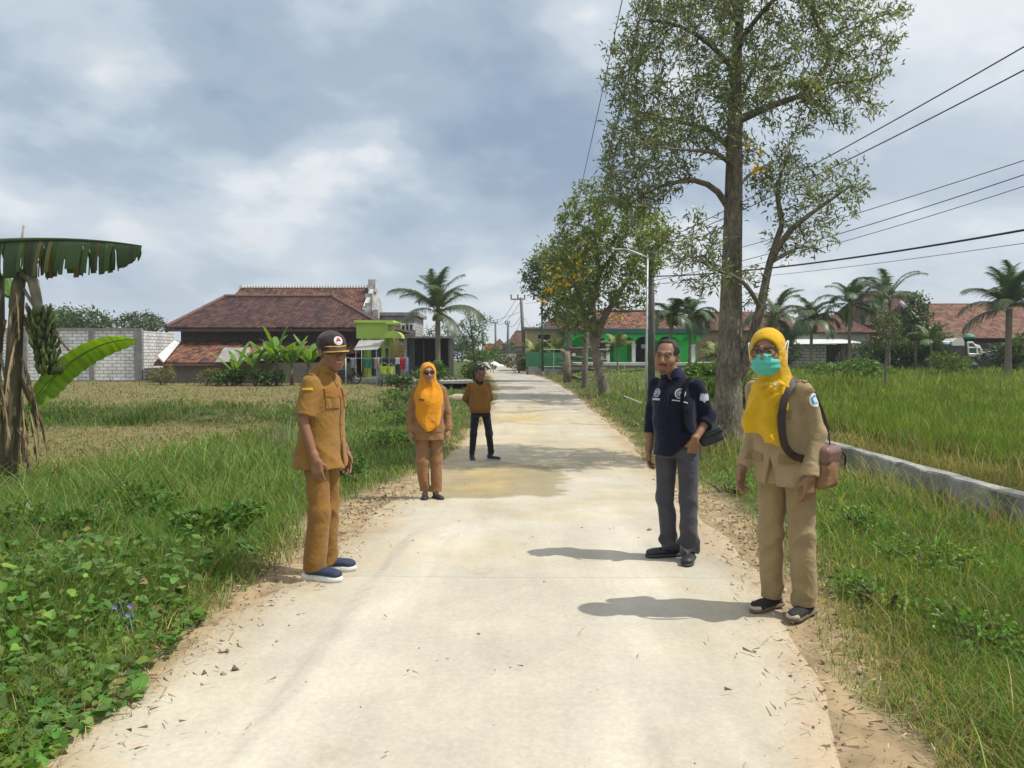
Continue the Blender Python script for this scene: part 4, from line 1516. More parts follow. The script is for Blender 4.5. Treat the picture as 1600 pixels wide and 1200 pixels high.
# ------------------------------------------------------------------ bushes
def bush(name, label, px, py_base, Y, w, h, n, cols, leaf=(.16, .08), cat='shrub', group=None, d=None, upb=.2):
    c = P(px, py_base, Y)
    z = gz(c.x, Y)
    d = d or w * .8
    t = thing(name, label, cat, (c.x, Y, z), 0, group)
    S = Soup()
    lumps = []
    k = 7
    r = random.Random(int(px * 7 + Y))
    for i in range(k):
        lumps.append(((r.uniform(-.36, .36) * w, r.uniform(-.3, .3) * d, h * r.uniform(.30, .72)), (w * r.uniform(.16, .3), d * r.uniform(.18, .3), h * r.uniform(.16, .3))))
    b = MB()
    pp = []
    for cc, rr in lumps:
        pp.append(ellip_pts(cc, rr, n // k, .45))
        b.tube([(cc[0] * .2, cc[1] * .2, -.05), (cc[0] * .6, cc[1] * .6, cc[2] * .5), cc], [.025, .018, .008], 5)
    p = np.concatenate(pp)
    p = p[p[:, 2] > .02]
    m = len(p)
    dd = p - np.array((0, 0, h * .3)); dd /= np.linalg.norm(dd, axis=1, keepdims=True) + 1e-6
    dd = dd * .7 + rng.normal(size=(m, 3)) * .6; dd[:, 2] += upb
    dd /= np.linalg.norm(dd, axis=1, keepdims=True)
    cc = np.zeros((m, 3)); wv = rng.random(m); acc = 0
    for co, f in cols:
        k2 = (wv >= acc) & (wv < acc + f + 1e-9); cc[k2] = jit(co, k2.sum()); acc += f
    V, F, c4 = leaf_quads(p, leaf[0] * rng.uniform(.6, 1.3, m), leaf[1] * rng.uniform(.7, 1.2, m), dd, cc)
    mk('foliage', V, F, leaf_green, t, col=c4)
    b.build('stem', mat('twig', (.16, .12, .08), (.09, .07, .05), 8), t)
    return t


BG = 'shrubs in front of the left house'
bush('shrub', 'green shrub behind the head of the lady in the orange headscarf', 668, 600, 38, 2.4, 1.35, 1500, BGR, (.20, .09), group=BG)
bush('shrub', 'low dark shrub at the foot of the blue clothesline post', 625, 605, 34, 1.3, .95, 700, DGR, (.16, .08), group=BG)
bush('shrub', 'bright shrub on the field edge in front of the clothesline', 628, 640, 23, 1.3, .75, 800, BGR, (.10, .04), group=BG)
bush('shrub', 'dry yellowish shrub at the corner of the white block wall', 255, 602, 40, 1.5, 1.2, 900, [((.16, .17, .06), .6), ((.24, .20, .09), .4)], (.14, .05), group=BG)
bush('shrub', 'low olive shrub in front of the grey annex wall', 320, 604, 40, 2.3, .95, 1000, [((.13, .15, .05), .7), ((.20, .19, .08), .3)], (.14, .05), group=BG)
bush('shrub', 'leafy green weed shrub left of the banana clump', 360, 605, 39.5, 1.3, 1.1, 700, BGR, (.22, .12), group=BG)
bush('shrub', 'leafy green weed shrub right of the banana clump', 415, 606, 39, 1.5, .95, 700, BGR, (.22, .12), group=BG)
bush('shrub', 'roadside shrub under the feathery young tree', 745, 590, 44, 2.2, 1.2, 900, BGR, (.2, .09), group='shrubs by the road')
bush('shrub', 'grey green shrub on the right verge before the green gate', 808, 582, 62, 2.6, 2.0, 900, [((.11, .13, .06), .6), ((.17, .17, .08), .4)], (.26, .1), group='shrubs by the road')
bush('shrub', 'far green hedge shrub beyond the road bend', 768, 575, 100, 6.0, 2.2, 700, BGR, (.5, .22), group='shrubs by the road')
bush('shrub', 'far dark shrub beyond the road bend beside the parked car', 788, 572, 108, 4.5, 3.0, 600, DGR, (.5, .22), group='shrubs by the road')
RG = 'weeds and shrubs at the edge of the rice field'
bush('shrub', 'lush broad leaved weeds between the navy shirted man and the tall tree', 1085, 625, 19, 1.35, 1.0, 1500, BGR, (.17, .08), group=RG)
bush('shrub', 'tangle of broad leaves behind the foot of the tall tree', 1125, 610, 22, 1.9, 1.25, 1600, BGR, (.18, .10), group=RG)
bush('shrub', 'yellow green weeds just right of the tall tree trunk', 1170, 640, 17.5, .9, .9, 800, [((.15, .19, .04), .6), ((.10, .16, .03), .4)], (.12, .05), group=RG)
bush('shrub', 'low bright weeds at the near foot of the tall tree', 1085, 655, 15.2, 1.1, .55, 800, BGR, (.11, .05), group=RG)
bush('shrub', 'bushy green weeds in the field, below the white block outbuilding', 1322, 592, 34, 3.6, 1.0, 1500, BGR, (.20, .07), group=RG)
bush('shrub', 'rounded grassy bush in front of the harvester', 1470, 578, 40, 3.4, 1.25, 1400, [((.10, .16, .03), .7), ((.07, .11, .03), .3)], (.22, .06), group=RG)
bush('shrub', 'dark hedge shrub behind the green house end', 1150, 570, 56, 5.0, 2.3, 1300, DGR, (.3, .14), group=RG)
bush('shrub', 'dark shrub right of the big coconut palm', 1592, 560, 42, 2.6, 2.4, 1000, DGR, (.3, .12), group=RG)


def reed_clump(label, px, Y, n, h, w, col, lean=.35, wid=.02, rad_=.18):
    c = P(px, 600, Y); z = gz(c.x, Y)
    p = np.stack([rng.normal(0, rad_, n), rng.normal(0, rad_, n), np.zeros(n)], -1)
    V, F, cc = blade_mesh(p, h * rng.uniform(.5, 1.1, n), np.full(n, wid) * rng.uniform(.7, 1.3, n), rng.uniform(0, 6.28, n), lean * rng.uniform(.3, 1.6, n), jit(col, n), seg=5, tipw=.08, droop=.5)
    o = mk('grass_clump', V, F, leaf_green, None, col=cc, loc=(c.x, Y, z))
    tag(o, label, 'grass clump', 'tall grass clumps')


reed_clump('tall spiky grass clump standing in the left verge, in front of the stubble', 170, 9.0, 26, .75, 0, (.08, .15, .03), .55, .022, .10)
reed_clump('second tall grass clump in the left verge, nearer the banana plant', 130, 8.2, 22, .65, 0, (.09, .16, .03), .6, .02, .12)
reed_clump('tall cane grass behind the shoulder of the navy shirted man', 1078, 17, 40, 1.15, 0, (.11, .18, .04), .3, .035, .25)
reed_clump('cane grass left of the tall tree trunk', 1110, 20, 36, 1.1, 0, (.10, .16, .035), .3, .035, .25)
reed_clump('pale dry grass tuft on the stubble left of the man in the cap', 450, 16, 60, .75, 0, (.33, .31, .22), .35, .012, .22)
for k, (px, py, Yd, h, lb) in enumerate(((1465, 600, 26, .75, 'single bright yellow green sapling leaf standing in the rice'), (1322, 582, 36, 1.0, 'small young banana shoot in the weeds before the outbuilding'))):
    reed_clump(lb, px, Yd, 6 + 6 * k, h, 0, (.28, .33, .03) if k == 0 else (.16, .26, .04), .25, .16, .05)


# ------------------------------------------------------------------ banana plants
def banana_leaf(L, W, a0, droop, col, seed, tear=0.0, colb=None, rows=44, stalk=.18):
    r = np.random.default_rng(seed)
    pts = []
    x = z = 0.0; a = a0
    for i in range(rows + 1):
        pts.append((x, z, a))
        x += L / rows * math.cos(a); z += L / rows * math.sin(a)
        a -= droop / rows * (.4 + 1.2 * i / rows)
    pts = np.array(pts)
    S = Soup()
    b = MB(); b.tube([(p[0], 0, p[1]) for p in pts], list(np.linspace(.035, .006, rows + 1) * L / 2), 6)
    V = np.array(b.v, np.float32)
    S.add(V, np.array([f for f in b.f if len(f) == 4]), np.tile(np.array(col) * 1.4, (len(V), 1)))
    for sd in (-1, 1):
        i = int(rows * stalk)
        while i < rows:
            k = (int(r.integers(1, 5)) if r.random() < .86 else int(r.integers(5, 11))) if rows > 100 else (int(r.integers(1, 4)) if tear > 0 else rows - i)
            j = min(rows, i + k)
            hang = tear * r.uniform(.82, 1.08)
            c = np.array(col) * r.uniform(.8, 1.2)
            if colb is not None and r.random() < .62: c = np.array(colb[int(r.integers(0, len(colb)))]) * r.uniform(.7, 1.2)
            m = 5
            VV = []
            CC = []
            rowc = np.ones(3)
            endlen = r.uniform(.84, 1.04) if tear else 1.0
            for q in range(i, j + 1):
                t = (q / rows - stalk) / (1 - stalk)
                ww = W * .5 * (min(1, max(0.0, t + .03) * 5) ** .6) * (max(0.0, 1 - t ** 5)) ** .5 * endlen
                px, pz, an = pts[q]
                if not tear: rowc = c * (1 + .16 * math.sin(q * 2.4 + 1.3 * math.sin(q * .7)) + .10 * r.normal())
                gap = .004 if tear else 0
                for u in range(m + 1):
                    f = u / m
                    A = hang * (1.22 + .25 * f)
                    lat = ww * f * math.cos(A)
                    dz = -ww * f * math.sin(A) + (0 if tear else ww * (.28 * f - .5 * f * f) + .012 * math.sin(q * 1.9) * f)
                    nx, nz = -math.sin(an), math.cos(an)
                    ox = (q - (i + j) / 2) * -.0012 * f * (1 if tear else 0)
                    CC.append(np.clip((rowc if not tear else c) * (1 - .15 * (f > .93) * (tear > 0)) + (.06 * (f < .05)), .01, .7)); VV.append((px + nx * dz * (0 if tear else 1) + ox, sd * lat, pz + (dz if tear else nz * dz)))
            nn = j - i + 1
            F = []
            for q in range(nn - 1):
                for u in range(m):
                    o = q * (m + 1) + u
                    F.append((o, o + 1, o + m + 2, o + m + 1))
            S.add(np.array(VV, np.float32), np.array(F), np.array(CC))
            i = j
    return S


ban_mat = mat_col('banana_leaf', rough=.4, trans=.42, var=.12, vscale=4, spec=.4, tint=(1.5, 1.4, .4))
dry_mat = mat_col('banana_dry', rough=.9, trans=.15, var=.3, vscale=6, tint=(1, .9, .7))
stem_mat = mat('banana_stem', (.13, .11, .055), (.06, .052, .03), 4, .7, .4, 14, streak=(3, 3, .5))


def banana_plant(label, px, Y, H, leaves, seed, col=(.13, .25, .03), group='banana plants beside the left house', w=.16):
    H *= .62; c = P(px, 600, Y); z = gz(c.x, Y)
    t = thing('banana_plant', label, 'banana plant', (c.x, Y, z), 0, group)
    b = MB(); b.tube([(0, 0, -.1), (0, 0, H * .5), (.02, 0, H)], [w * .6, w * .5, w * .3], 9)
    b.build('stem', stem_mat, t, smooth=True)
    r = random.Random(seed)
    for k in range(leaves):
        L = r.uniform(1.3, 2.1)
        S = banana_leaf(L, .36, r.uniform(.85, 1.5), r.uniform(.5, 1.7), np.array(col) * r.uniform(.8, 1.15), seed * 20 + k, tear=.35 if r.random() < .35 else 0, rows=22)
        o = S.build('leaf', ban_mat, t, smooth=False)
        o.location = (0, 0, H - .05)
        o.rotation_euler = (0, 0, k * 2.4 + r.gauss(0, .3))
    return t


banana_plant('banana plant with upright leaves left in the clump before the annex', 418, 40, 1.8, 9, 1)
banana_plant('tall banana plant with a bare pole like stem, middle of the clump', 432, 39.3, 1.9, 9, 2)
banana_plant('dense banana plant beside the shoulder of the man in the cap', 456, 39.5, 1.6, 10, 3)
banana_plant('spreading banana plant partly behind the man in the cap', 482, 40.2, 1.8, 9, 4)
banana_plant('leafy banana plant at the left edge of the clump before the annex', 398, 39, 1.2, 7, 6)
banana_plant('short banana plant in front of the grey sheets of the annex', 370, 39.6, .9, 5, 5)


def near_banana():
    Y = 10.0
    base = P(12, 735, Y); base.z = gz(base.x, Y)
    t = thing('banana_plant', 'tall foreground banana plant with a fruit bunch and ragged hanging leaf at the picture edge', 'banana plant', tuple(base), 0, 'banana plants')
    q = lambda px, py, dy=0.0: P(px, py, Y + dy) - base
    b = MB(); b.tube([q(10, 780), q(14, 700), q(20, 600), q(24, 520), q(28, 450), q(34, 420)], [.13, .11, .10, .09, .08, .06], 12)
    b.build('stem', stem_mat, t, smooth=True)
    b = MB(); b.tube([q(-40, 790), q(-30, 700), q(-14, 600), q(-5, 500), q(0, 430)], [.12, .11, .10, .09, .05], 12)
    b.build('stem', stem_mat, t, smooth=True)
    # arching fruit stalk
    b = MB(); b.tube([q(34, 430), q(42, 428), q(52, 440), q(58, 470), q(66, 500), q(74, 545)], [.07, .075, .07, .06, .045, .03], 10)
    b.build('fruit_stalk', mat('stalk', (.22, .20, .14), (.12, .11, .08), 5, .7), t, smooth=True)
    # bunch
    bb = Soup()
    r = random.Random(4)
    for tier in range(8):
        cy = 488 + tier * 13
        c = q(62 + tier * 2.0, cy)
        R = .105 - .004 * abs(tier - 3)
        for k in range(11):
            a = k / 11 * 6.28 + tier * .3
            d = Vector((math.cos(a), math.sin(a), 0))
            p0 = c + d * .04; d = d + Vector((r.gauss(0, .22), r.gauss(0, .22), r.gauss(0, .18)))
            pts = [p0, p0 + d * R * .7 + Vector((0, 0, -.03)), p0 + d * R + Vector((0, 0, .04)), p0 + d * R * 1.05 + Vector((0, 0, .10))]
            m = MB(); m.tube(pts, [.012, .026, .026, .008], 7)
            cc = Vector((.075, .10, .028)) * r.uniform(.6, 1.5)
            V = np.array(m.v, np.float32)
            bb.add(V, np.array([f for f in m.f if len(f) == 4]), np.tile(np.array(cc), (len(V), 1)))
    bb.build('banana_bunch', mat_col('banana_skin', rough=.5, var=.2, vscale=20), t, smooth=True)
    # living leaves
    def leaf(L, W, a0, droop, col, seed, loc, rz, rx=0.0, **kw):
        S = banana_leaf(L, W, a0, droop, col, seed, **kw)
        o = S.build('leaf', ban_mat, t, smooth=False)
        o.location = loc
        o.rotation_euler = (rx, 0, rz)
        return o
    # ragged leaf across the top
    leaf(2.35, 1.0, .06, .22, (.042, .078, .024), 3, q(-50, 380), -.08, .0, tear=.98, colb=[(.12, .08, .045), (.07, .05, .035), (.12, .13, .045), (.06, .11, .03), (.05, .09, .025)], rows=120, stalk=.0)
    # bright green leaf
    leaf(1.72, .44, 1.32, 1.50, (.15, .28, .03), 5, q(44, 640), -.10, -.55, stalk=.04)
    leaf(1.5, .42, 1.0, 1.9, (.10, .20, .03), 6, q(16, 480), 2.6, .4, stalk=.1)
    leaf(1.0, .36, .9, 1.6, (.14, .26, .03), 8, q(4, 640), -1.9, .0, stalk=.1)
    leaf(1.5, .45, 1.1, 1.5, (.09, .17, .03), 9, q(0, 470), 3.3, -.3, stalk=.1)
    # dead hanging leaves
    for k, (px, py, rz, L) in enumerate(((20, 470, 1.0, 1.2), (34, 560, -.4, .9), (8, 500, 2.5, 1.3), (40, 600, .2, 1.0), (28, 520, -1.4, 1.1), (46, 640, -.7, .75), (15, 610, -2.0, .9), (2, 560, -2.6, 1.1), (36, 650, -1.2, .6), (24, 440, -.9, .8), (30, 480, .5, .9), (18, 560, .4, 1.2), (26, 600, 1.8, .9), (34, 620, -.9, .8), (12, 640, .9, .9), (-6, 560, -.6, 1.2), (-10, 620, .3, 1.0), (22, 660, -.2, .7), (30, 460, -1.9, .7), (8, 690, .6, .5))):
        S = banana_leaf(L, .26 + .012 * (k % 9), -1.0 - .05 * (k % 4), .5, (.24, .175, .10), 60 + k, tear=1.1, colb=[(.14, .10, .06), (.30, .22, .13), (.09, .065, .045)], rows=26, stalk=.1)
        o = S.build('dead_leaf', dry_mat, t)
        o.location = q(px, py); o.rotation_euler = (0, 0, rz)
    # dry ribs
    b = MB()
    b.tube([q(18, 470), q(28, 420), q(37, 352)], [.025, .02, .012], 6)
    b.tube([q(30, 440), q(60, 490), q(108, 548)], [.022, .02, .014], 6)
    b.tube([q(26, 440), q(55, 412), q(84, 396)], [.02, .018, .010], 6)
    b.tube([q(-2, 540), q(10, 600), q(26, 660)], [.016, .016, .012], 6)
    b.build('dry_rib', mat('dry_rib', (.30, .25, .18), (.18, .15, .11), 6), t, smooth=True)


near_banana()


for i, (px, py, Yd, w, h, lb) in enumerate(((330, 800, 6.6, .8, .38, 'leafy weed patch in the left verge above the creeper'), (220, 770, 7.6, 1.0, .40, 'broad weed patch in the verge grass left of the man in the cap'), (560, 690, 10.5, .9, .42, 'leafy weeds between the man in the cap and the lady'),
                                           (600, 650, 15.5, 1.2, .5, 'bright weeds on the verge behind the lady in orange'), (90, 800, 6.4, .9, .4, 'leafy weed patch near the banana plant foot'), (640, 622, 21, 1.4, .6, 'weed thicket beside the road behind the lady in orange'))):
    bush('weed', lb, px, py, Yd, w, h, 700, [((.11, .21, .035), .6), ((.08, .15, .03), .4)], (.075, .04), cat='weed', group='leafy weeds in the left verge')
for i, (px, py, Yd, w, h, lb) in enumerate(((1390, 930, 4.6, .5, .2, 'leafy weed patch in the right verge, just beyond the near corner'), (1450, 850, 5.4, .6, .2, 'low dark weed patch in the turf below the low wall'), (1340, 800, 6.6, .5, .22, 'leafy weed patch right of the woman in yellow'), (1140, 745, 9.0, .6, .25, 'weed patch in the turf between the two people on the right'), (1520, 1010, 4.0, .5, .18, 'spreading weed patch in the nearest turf at the picture corner'))):
    bush('weed', lb, px, py, Yd, w, h, 420, [((.14, .25, .045), .6), ((.10, .20, .035), .4)], (.045, .02), cat='weed', group='weeds in the right verge', d=w * 1.6)
for i, (px, py, Yd, w, h, lb) in enumerate(((1360, 560, 52, 4.0, 2.4, 'dark bush between the tin roofed outbuilding and the lean to'), (1405, 560, 51, 3.2, 2.8, 'dark bush at the left end of the lean to shelter'), (1450, 560, 50.5, 3.0, 2.6, 'mid green bush under the bright clump palm by the harvester'), (1205, 560, 54, 3.6, 2.4, 'dark bush behind the woman in yellow, left of the outbuilding'))):
    bush('shrub', lb, px, py, Yd, w, h, 1300, DGR, (.3, .13), group='shrubs along the far edge of the rice field')
for i, (px, py, rx, ry, Yd, lb) in enumerate(((722, 545, 26, 16, 130, 'far tree on the skyline between the black shed and the far red roofs'), (650, 548, 24, 16, 120, 'far tree on the skyline behind the black shed'), (1250, 515, 40, 14, 95, 'far tree behind the tin roofed outbuilding'),
                                             (1180, 505, 40, 18, 90, 'far tree behind the tall forked tree'), (1350, 505, 36, 16, 82, 'far tree between the grey roof and the brown gable'), (1545, 500, 40, 18, 85, 'far tree above the terracotta roof'), (905, 505, 40, 18, 92, 'far tree behind the roof of the green house'), (860, 520, 26, 14, 100, 'far tree behind the cream house'))):
    grown_tree('background_tree', lb, 'tree', (px, 572), Yd, [(px, 555), (px + 1, 535)], [5, 4, 3],
               [([(px, 550), (px - rx * .5, 525)], [3, 2]), ([(px, 548), (px + rx * .6, 522)], [3, 2])],
               [(px, py, rx, ry, 260, 0, 2.6), (px - rx * .6, py + 10, rx * .5, ry * .7, 90, 0, 2.0), (px + rx * .6, py + 8, rx * .5, ry * .7, 90, 0, 2.0)],
               leaf=(.55, .24), per=12, cols=DGR, step=.6, kill=.8, tip=.02, lm=leaf_green, group='far trees on the skyline')
# ------------------------------------------------------------------ houses and walls
TILE_BROWN = mat_tiles('tiles_brown', (.022, .013, .013), (.056, .025, .022), (.105, .048, .038))
TILE_RED = mat_tiles('tiles_red', (.042, .022, .018), (.095, .042, .030), (.165, .075, .048))
TILE_ORANGE = mat_tiles('tiles_orange', (.04, .027, .024), (.135, .058, .034), (.26, .12, .066), bump=1.0)
TILE_TERRA = mat_tiles('tiles_terracotta', (.075, .038, .026), (.14, .07, .045), (.21, .115, .072))
BLOCK_WHITE = mat_blocks('blocks_white', (.84, .84, .83), (.72, .72, .71), (.30, .30, .30), .52, .20, .024)
BLOCK_WHITE2 = mat_blocks('blocks_pale', (.62, .60, .55), (.50, .49, .45), (.22, .20, .18), .5, .22, .025)
BLOCK_GREY = mat_blocks('blocks_grey', (.42, .42, .41), (.34, .34, .33), (.20, .20, .20), .55, .25, .03)
PLASTER_GREY = mat('plaster_grey', (.40, .39, .37), (.26, .26, .25), 1.5, .9, .3, 20)
CONC_DARK = mat('concrete_dark', (.28, .28, .275), (.17, .17, .165), 2.0, .9, .4, 25)
LIME = mat('paint_lime', (.42, .58, .10), (.36, .50, .09), 1.0, .6)
GREEN_P = mat('paint_green', (.035, .60, .09), (.03, .50, .075), 1.2, .6)
TEAL = mat('paint_teal', (.03, .13, .12), (.025, .10, .10), 1.5, .5)
WHITE_P = mat('paint_white', (.74, .74, .71), (.60, .60, .57), 2.0, .6)
WOOD_DK = mat('wood_dark', (.085, .06, .045), (.045, .035, .028), 3, .85, streak=(6, 6, .6))
WOOD_GR = mat('wood_grey', (.21, .185, .15), (.11, .10, .08), 4, .9, .4, streak=(7, 7, .5))
FIBRE = mat('fibre_sheet', (.33, .32, .30), (.20, .19, .18), 1.6, .85, .4)
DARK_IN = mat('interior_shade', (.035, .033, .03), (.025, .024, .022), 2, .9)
TIN = mat('tin_sheet', (.66, .66, .64), (.46, .45, .43), 1.2, .45, metal=.0)
METAL_G = mat('metal_galvanised', (.46, .47, .47), (.36, .37, .37), 4, .45, metal=.4)
METAL_GREEN = mat('metal_green', (.04, .19, .09), (.03, .14, .07), 3, .5)
BLACK_T = mat('black_tarp', (.018, .018, .020), (.030, .030, .032), 2, .6, .5, 5)


def house(label, loc, name='house', cat='house', group=None):
    return thing(name, label, cat, loc, 0, group)


def wall_uv(b, x0, x1, y0, y1, z0, z1, t=.16):
    """straight wall from (x0,y0) to (x1,y1); uv in metres along the wall"""
    d = Vector((x1 - x0, y1 - y0, 0)); L = d.length; d.normalize()
    n = Vector((-d.y, d.x, 0)) * t
    A, B = Vector((x0, y0, z0)), Vector((x1, y1, z0))
    up = Vector((0, 0, z1 - z0)); h = z1 - z0
    b.quad([A, B, B + up, A + up], [(0, 0), (L, 0), (L, h), (0, h)])
    b.quad([B + n, A + n, A + n + up, B + n + up], [(0, 0), (L, 0), (L, h), (0, h)])
    b.quad([A + up, B + up, B + n + up, A + n + up], [(0, 0), (L, 0), (L, t), (0, t)])
    b.quad([A + n, A, A + up, A + n + up], [(0, 0), (t, 0), (t, h), (0, h)])
    b.quad([B, B + n, B + n + up, B + up], [(0, 0), (t, 0), (t, h), (0, h)])


def build_left_house():
    Y0 = 46.0
    zg = gz(XP(430, Y0), Y0)
    o = house('brown tiled house with lime green porch and orange tiled annex', (0, 0, 0))
    q = P
    e = lambda px, py, Y=Y0: P(px, py, Y)
    # front roof plane with left hip and right hip
    eL, eR = e(266, 518), e(604, 502)
    eR.z = eL.z = (eL.z + e(560, 506).z) / 2
    eL, eR = Vector((eL.x, Y0 - .6, eL.z)), Vector((eR.x, Y0 - .6, eL.z))
    zr = e(440, 464, 51).z
    rL, rR = Vector((XP(352, 51), 51, zr)), Vector((XP(520, 51), 51, zr))
    bL, bR = Vector((eL.x, 57, eL.z)), Vector((eR.x, 57, eL.z))
    b = MB()
    b.roof([eL, eR, rR, rL]); b.roof([bL, eL, rL]); b.roof([eR, bR, rR]); b.roof([bR, bL, rL, rR])
    rf = b.build('roof', TILE_BROWN, o)
    # ridge caps
    b = MB()
    b.tube([rL + Vector((0, 0, .05)), rR + Vector((0, 0, .05))], .13, 8)
    b.tube([rL + Vector((0, 0, .03)), eL + Vector((0, 0, .05))], .11, 8)
    b.tube([rR + Vector((0, 0, .03)), eR + Vector((0, 0, .05))], .11, 8)
    b.lathe([(.16, -.1), (.2, .1), (.10, .3), (.03, .5)], tuple(rR), 8)
    b.build('ridge_cap', mat('ridge', (.17, .10, .085), (.09, .06, .05), 5, .9), rf)
    # eaves board and dark wooden front wall
    b = MB(); b.box(((eL.x + eR.x) / 2, Y0 - .66, eL.z - .17), ((eR.x - eL.x) / 2, .04, .08)); b.build('fascia', WOOD_DK, o)
    b = MB(); wall_uv(b, eL.x + .5, XP(556, Y0), Y0 + .3, Y0 + .3, zg - .3, eL.z - .05)
    wall_uv(b, XP(556, Y0), eR.x - .4, Y0 + 2.2, Y0 + 2.2, zg - .3, eL.z - .05)
    wall_uv(b, eL.x + .5, eL.x + .5, 56.4, Y0 + .5, zg - .3, eL.z - .05)
    wall_uv(b, eR.x - .4, eR.x - .4, Y0 + 2.4, 56.4, zg - .3, eL.z - .05)
    b.build('wall', WOOD_DK, o)
    # back roof with white ridge trim and gable parapet
    z2 = e(480, 450, 58).z; y2 = 58.0
    zl2 = e(480, 490, 54).z
    xl, xr = XP(372, y2), XP(577, y2)
    b = MB()
    b.roof([(xl - .4, 54, zl2 - .2), (xr + .1, 54, zl2 - .2), (xr, y2, z2), (xl + .3, y2, z2)])
    b.roof([(xr, 62, zl2 - .2), (xl - .4, 62, zl2 - .2), (xl + .3, y2, z2), (xr, y2, z2)])
    r2 = b.build('back_roof', TILE_RED, o)
    b = MB()
    n = 46
    for i in range(n):
        x = xl + .3 + (xr - xl - .3) * (i + .5) / n
        b.prism([(x - .09, y2 - .12, z2 + .02), (x + .09, y2 - .12, z2 + .02), (x + .045, y2 - .12, z2 + .20), (x - .02, y2 - .12, z2 + .24)], (0, .24, 0))
    b.prism([(xl - .15, y2 - .05, z2 - .9), (xl + .12, y2 - .05, z2 - .9), (xl + .42, y2 - .05, z2 + .22), (xl + .22, y2 - .05, z2 + .22)], (0, .3, 0))
    b.build('ridge_trim', WHITE_P, r2)
    b = MB()
    wall_uv(b, xl + .2, xr + .1, 54.3, 54.3, zg, zl2 - .3); wall_uv(b, xl + .2, xl + .2, 61.5, 54.5, zg, zl2 - .3)
    b.build('back_wall', WOOD_DK, o)
    # gable parapet: white plastered stepped piers
    g = MB()
    x0 = XP(582, y2)
    g.prism([(x0, 54.0, zg), (x0, 62.0, zg), (x0, 62.0, zl2 + .3), (x0, y2, z2 + .35), (x0, 54.0, zl2 + .3)], (.28, 0, 0))
    g.box((x0 + .15, y2 - .5, z2 + .1), (.26, .5, .45)); g.box((x0 + .15, 56.2, (zl2 + z2) / 2 - .05), (.26, .35, .55)); g.box((x0 + .45, 54.4, zl2 + .15), (.24, .3, .6)); g.box((x0 + .95, 54.2, zl2 - .15), (.2, .25, .42))
    g.build('gable_parapet', mat('plaster_stained', (.55, .55, .54), (.25, .25, .24), 1.6, .9, .3, lo=.4, hi=.6), o)
    # annex: lean-to roof of orange tiles
    Ya = 43.0
    x0a, x1a = XP(246, Ya), XP(432, Ya)
    zlow = e(300, 566, Ya).z
    zt = e(400, 533, Y0).z
    b = MB()
    b.roof([(x0a, Ya - .4, zlow), (x1a, Ya - .4, zlow), (XP(432, Y0 + .2), Y0 + .2, zt), (XP(276, Y0 + .2), Y0 + .2, zt)], .07)
    b.roof([(x1a + .02, Ya + 1.2, zlow + .5), (XP(556, Ya), Ya + 1.2, zlow + .55), (XP(556, Y0 + .2), Y0 + .2, zt), (XP(432, Y0 + .2) + .02, Y0 + .2, zt)], .07)
    b.build('annex_roof', TILE_ORANGE, o)
    b = MB(); b.box(((x0a + x1a) / 2, Ya - .45, zlow - .13), ((x1a - x0a) / 2, .03, .07)); b.build('annex_fascia', mat('fascia_red', (.20, .10, .08), (.11, .06, .05), 4, .8), o)
    b = MB(); wall_uv(b, x0a + .3, XP(556, Ya), Ya, Ya, zg - .4, zlow - .02, .1); wall_uv(b, x0a + .3, x0a + .3, Y0 + .3, Ya + .1, zg - .4, zlow + .1, .1)
    b.build('annex_wall', WOOD_GR, o)
    # grey fibre cement sheets over the middle of the annex
    b = MB()
    for (xa, xb, y0, z0, y1, z1) in ((336, 388, 560, .0, 543, 0), (388, 436, 558, .0, 543, 0)):
        A, B_, C_, D = P(xa, y0 + 6, Ya - .75), P(xb, y0 + 4, Ya - .75), P(xb + 3, y1, Ya + .4), P(xa + 14, y1, Ya + .4)
        b.roof([A, B_, C_, D], .03)
    b.build('roof_sheet', FIBRE, o)
    b = MB()
    b.roof([P(246, 556, Ya - .6), P(256, 566, Ya - .6), P(282, 534, Y0 - .5), P(274, 530, Y0 - .5)], .08)
    b.build('verge_flashing', mat('flash', (.6, .6, .6), (.45, .45, .45), 3, .7), o)
    # lime porch
    Yp = 44.0
    zt, zb = e(600, 503, Yp).z, e(600, 529, Yp).z
    xa, xb = XP(557, Yp), XP(607, Yp)
    pz = zg + .25
    b = MB()
    b.box(((xa + xb) / 2, Yp + 1.2, (zt + zb) / 2 - .02), ((xb - xa) / 2, 1.2, (zt - zb) / 2 - .02))
    b.box(((xa + xb) / 2 + .1, Yp + 1.15, zt + .02), ((xb - xa) / 2 + .2, 1.35, .07))
    b.box((xb + .3, Yp + .5, zt - .10), (.42, .75, .05))
    # rounded canopy over the porch step
    cx = xb + .28
    pr = []
    for i in range(13):
        a = math.pi * i / 12
        pr.append((cx - .48 * math.cos(a), Yp - .3, zb + .02 + .42 * math.sin(a)))
    b.prism(pr, (0, 1.6, 0))
    b.build('porch_canopy', LIME, o)
    for px, Yc in ((599, Yp + .15), (610, Yp + .35), (577, Yp + .15), (570, Yp + 2.1)):
        b = MB(); x = XP(px, Yc)
        b.lathe([(.17, pz - zb), (.17, pz - zb + .12), (.12, pz - zb + .16), (.115, -.2), (.16, -.14), (.17, .02)], (x, Yc, zb), 14)
        b.build('column', LIME, o, smooth=35)
    b = MB(); b.box(((XP(548, Yp) + XP(640, Yp)) / 2, Yp + .9, pz - .2), ((XP(640, Yp) - XP(548, Yp)) / 2, 1.7, .2), bev=.03)
    b.build('porch_floor', mat('floor_pale', (.52, .51, .47), (.40, .39, .35), 3, .7), o)
    b = MB(); wall_uv(b, xa, xb, Yp + 2.35, Yp + 2.35, pz, zb, .12)
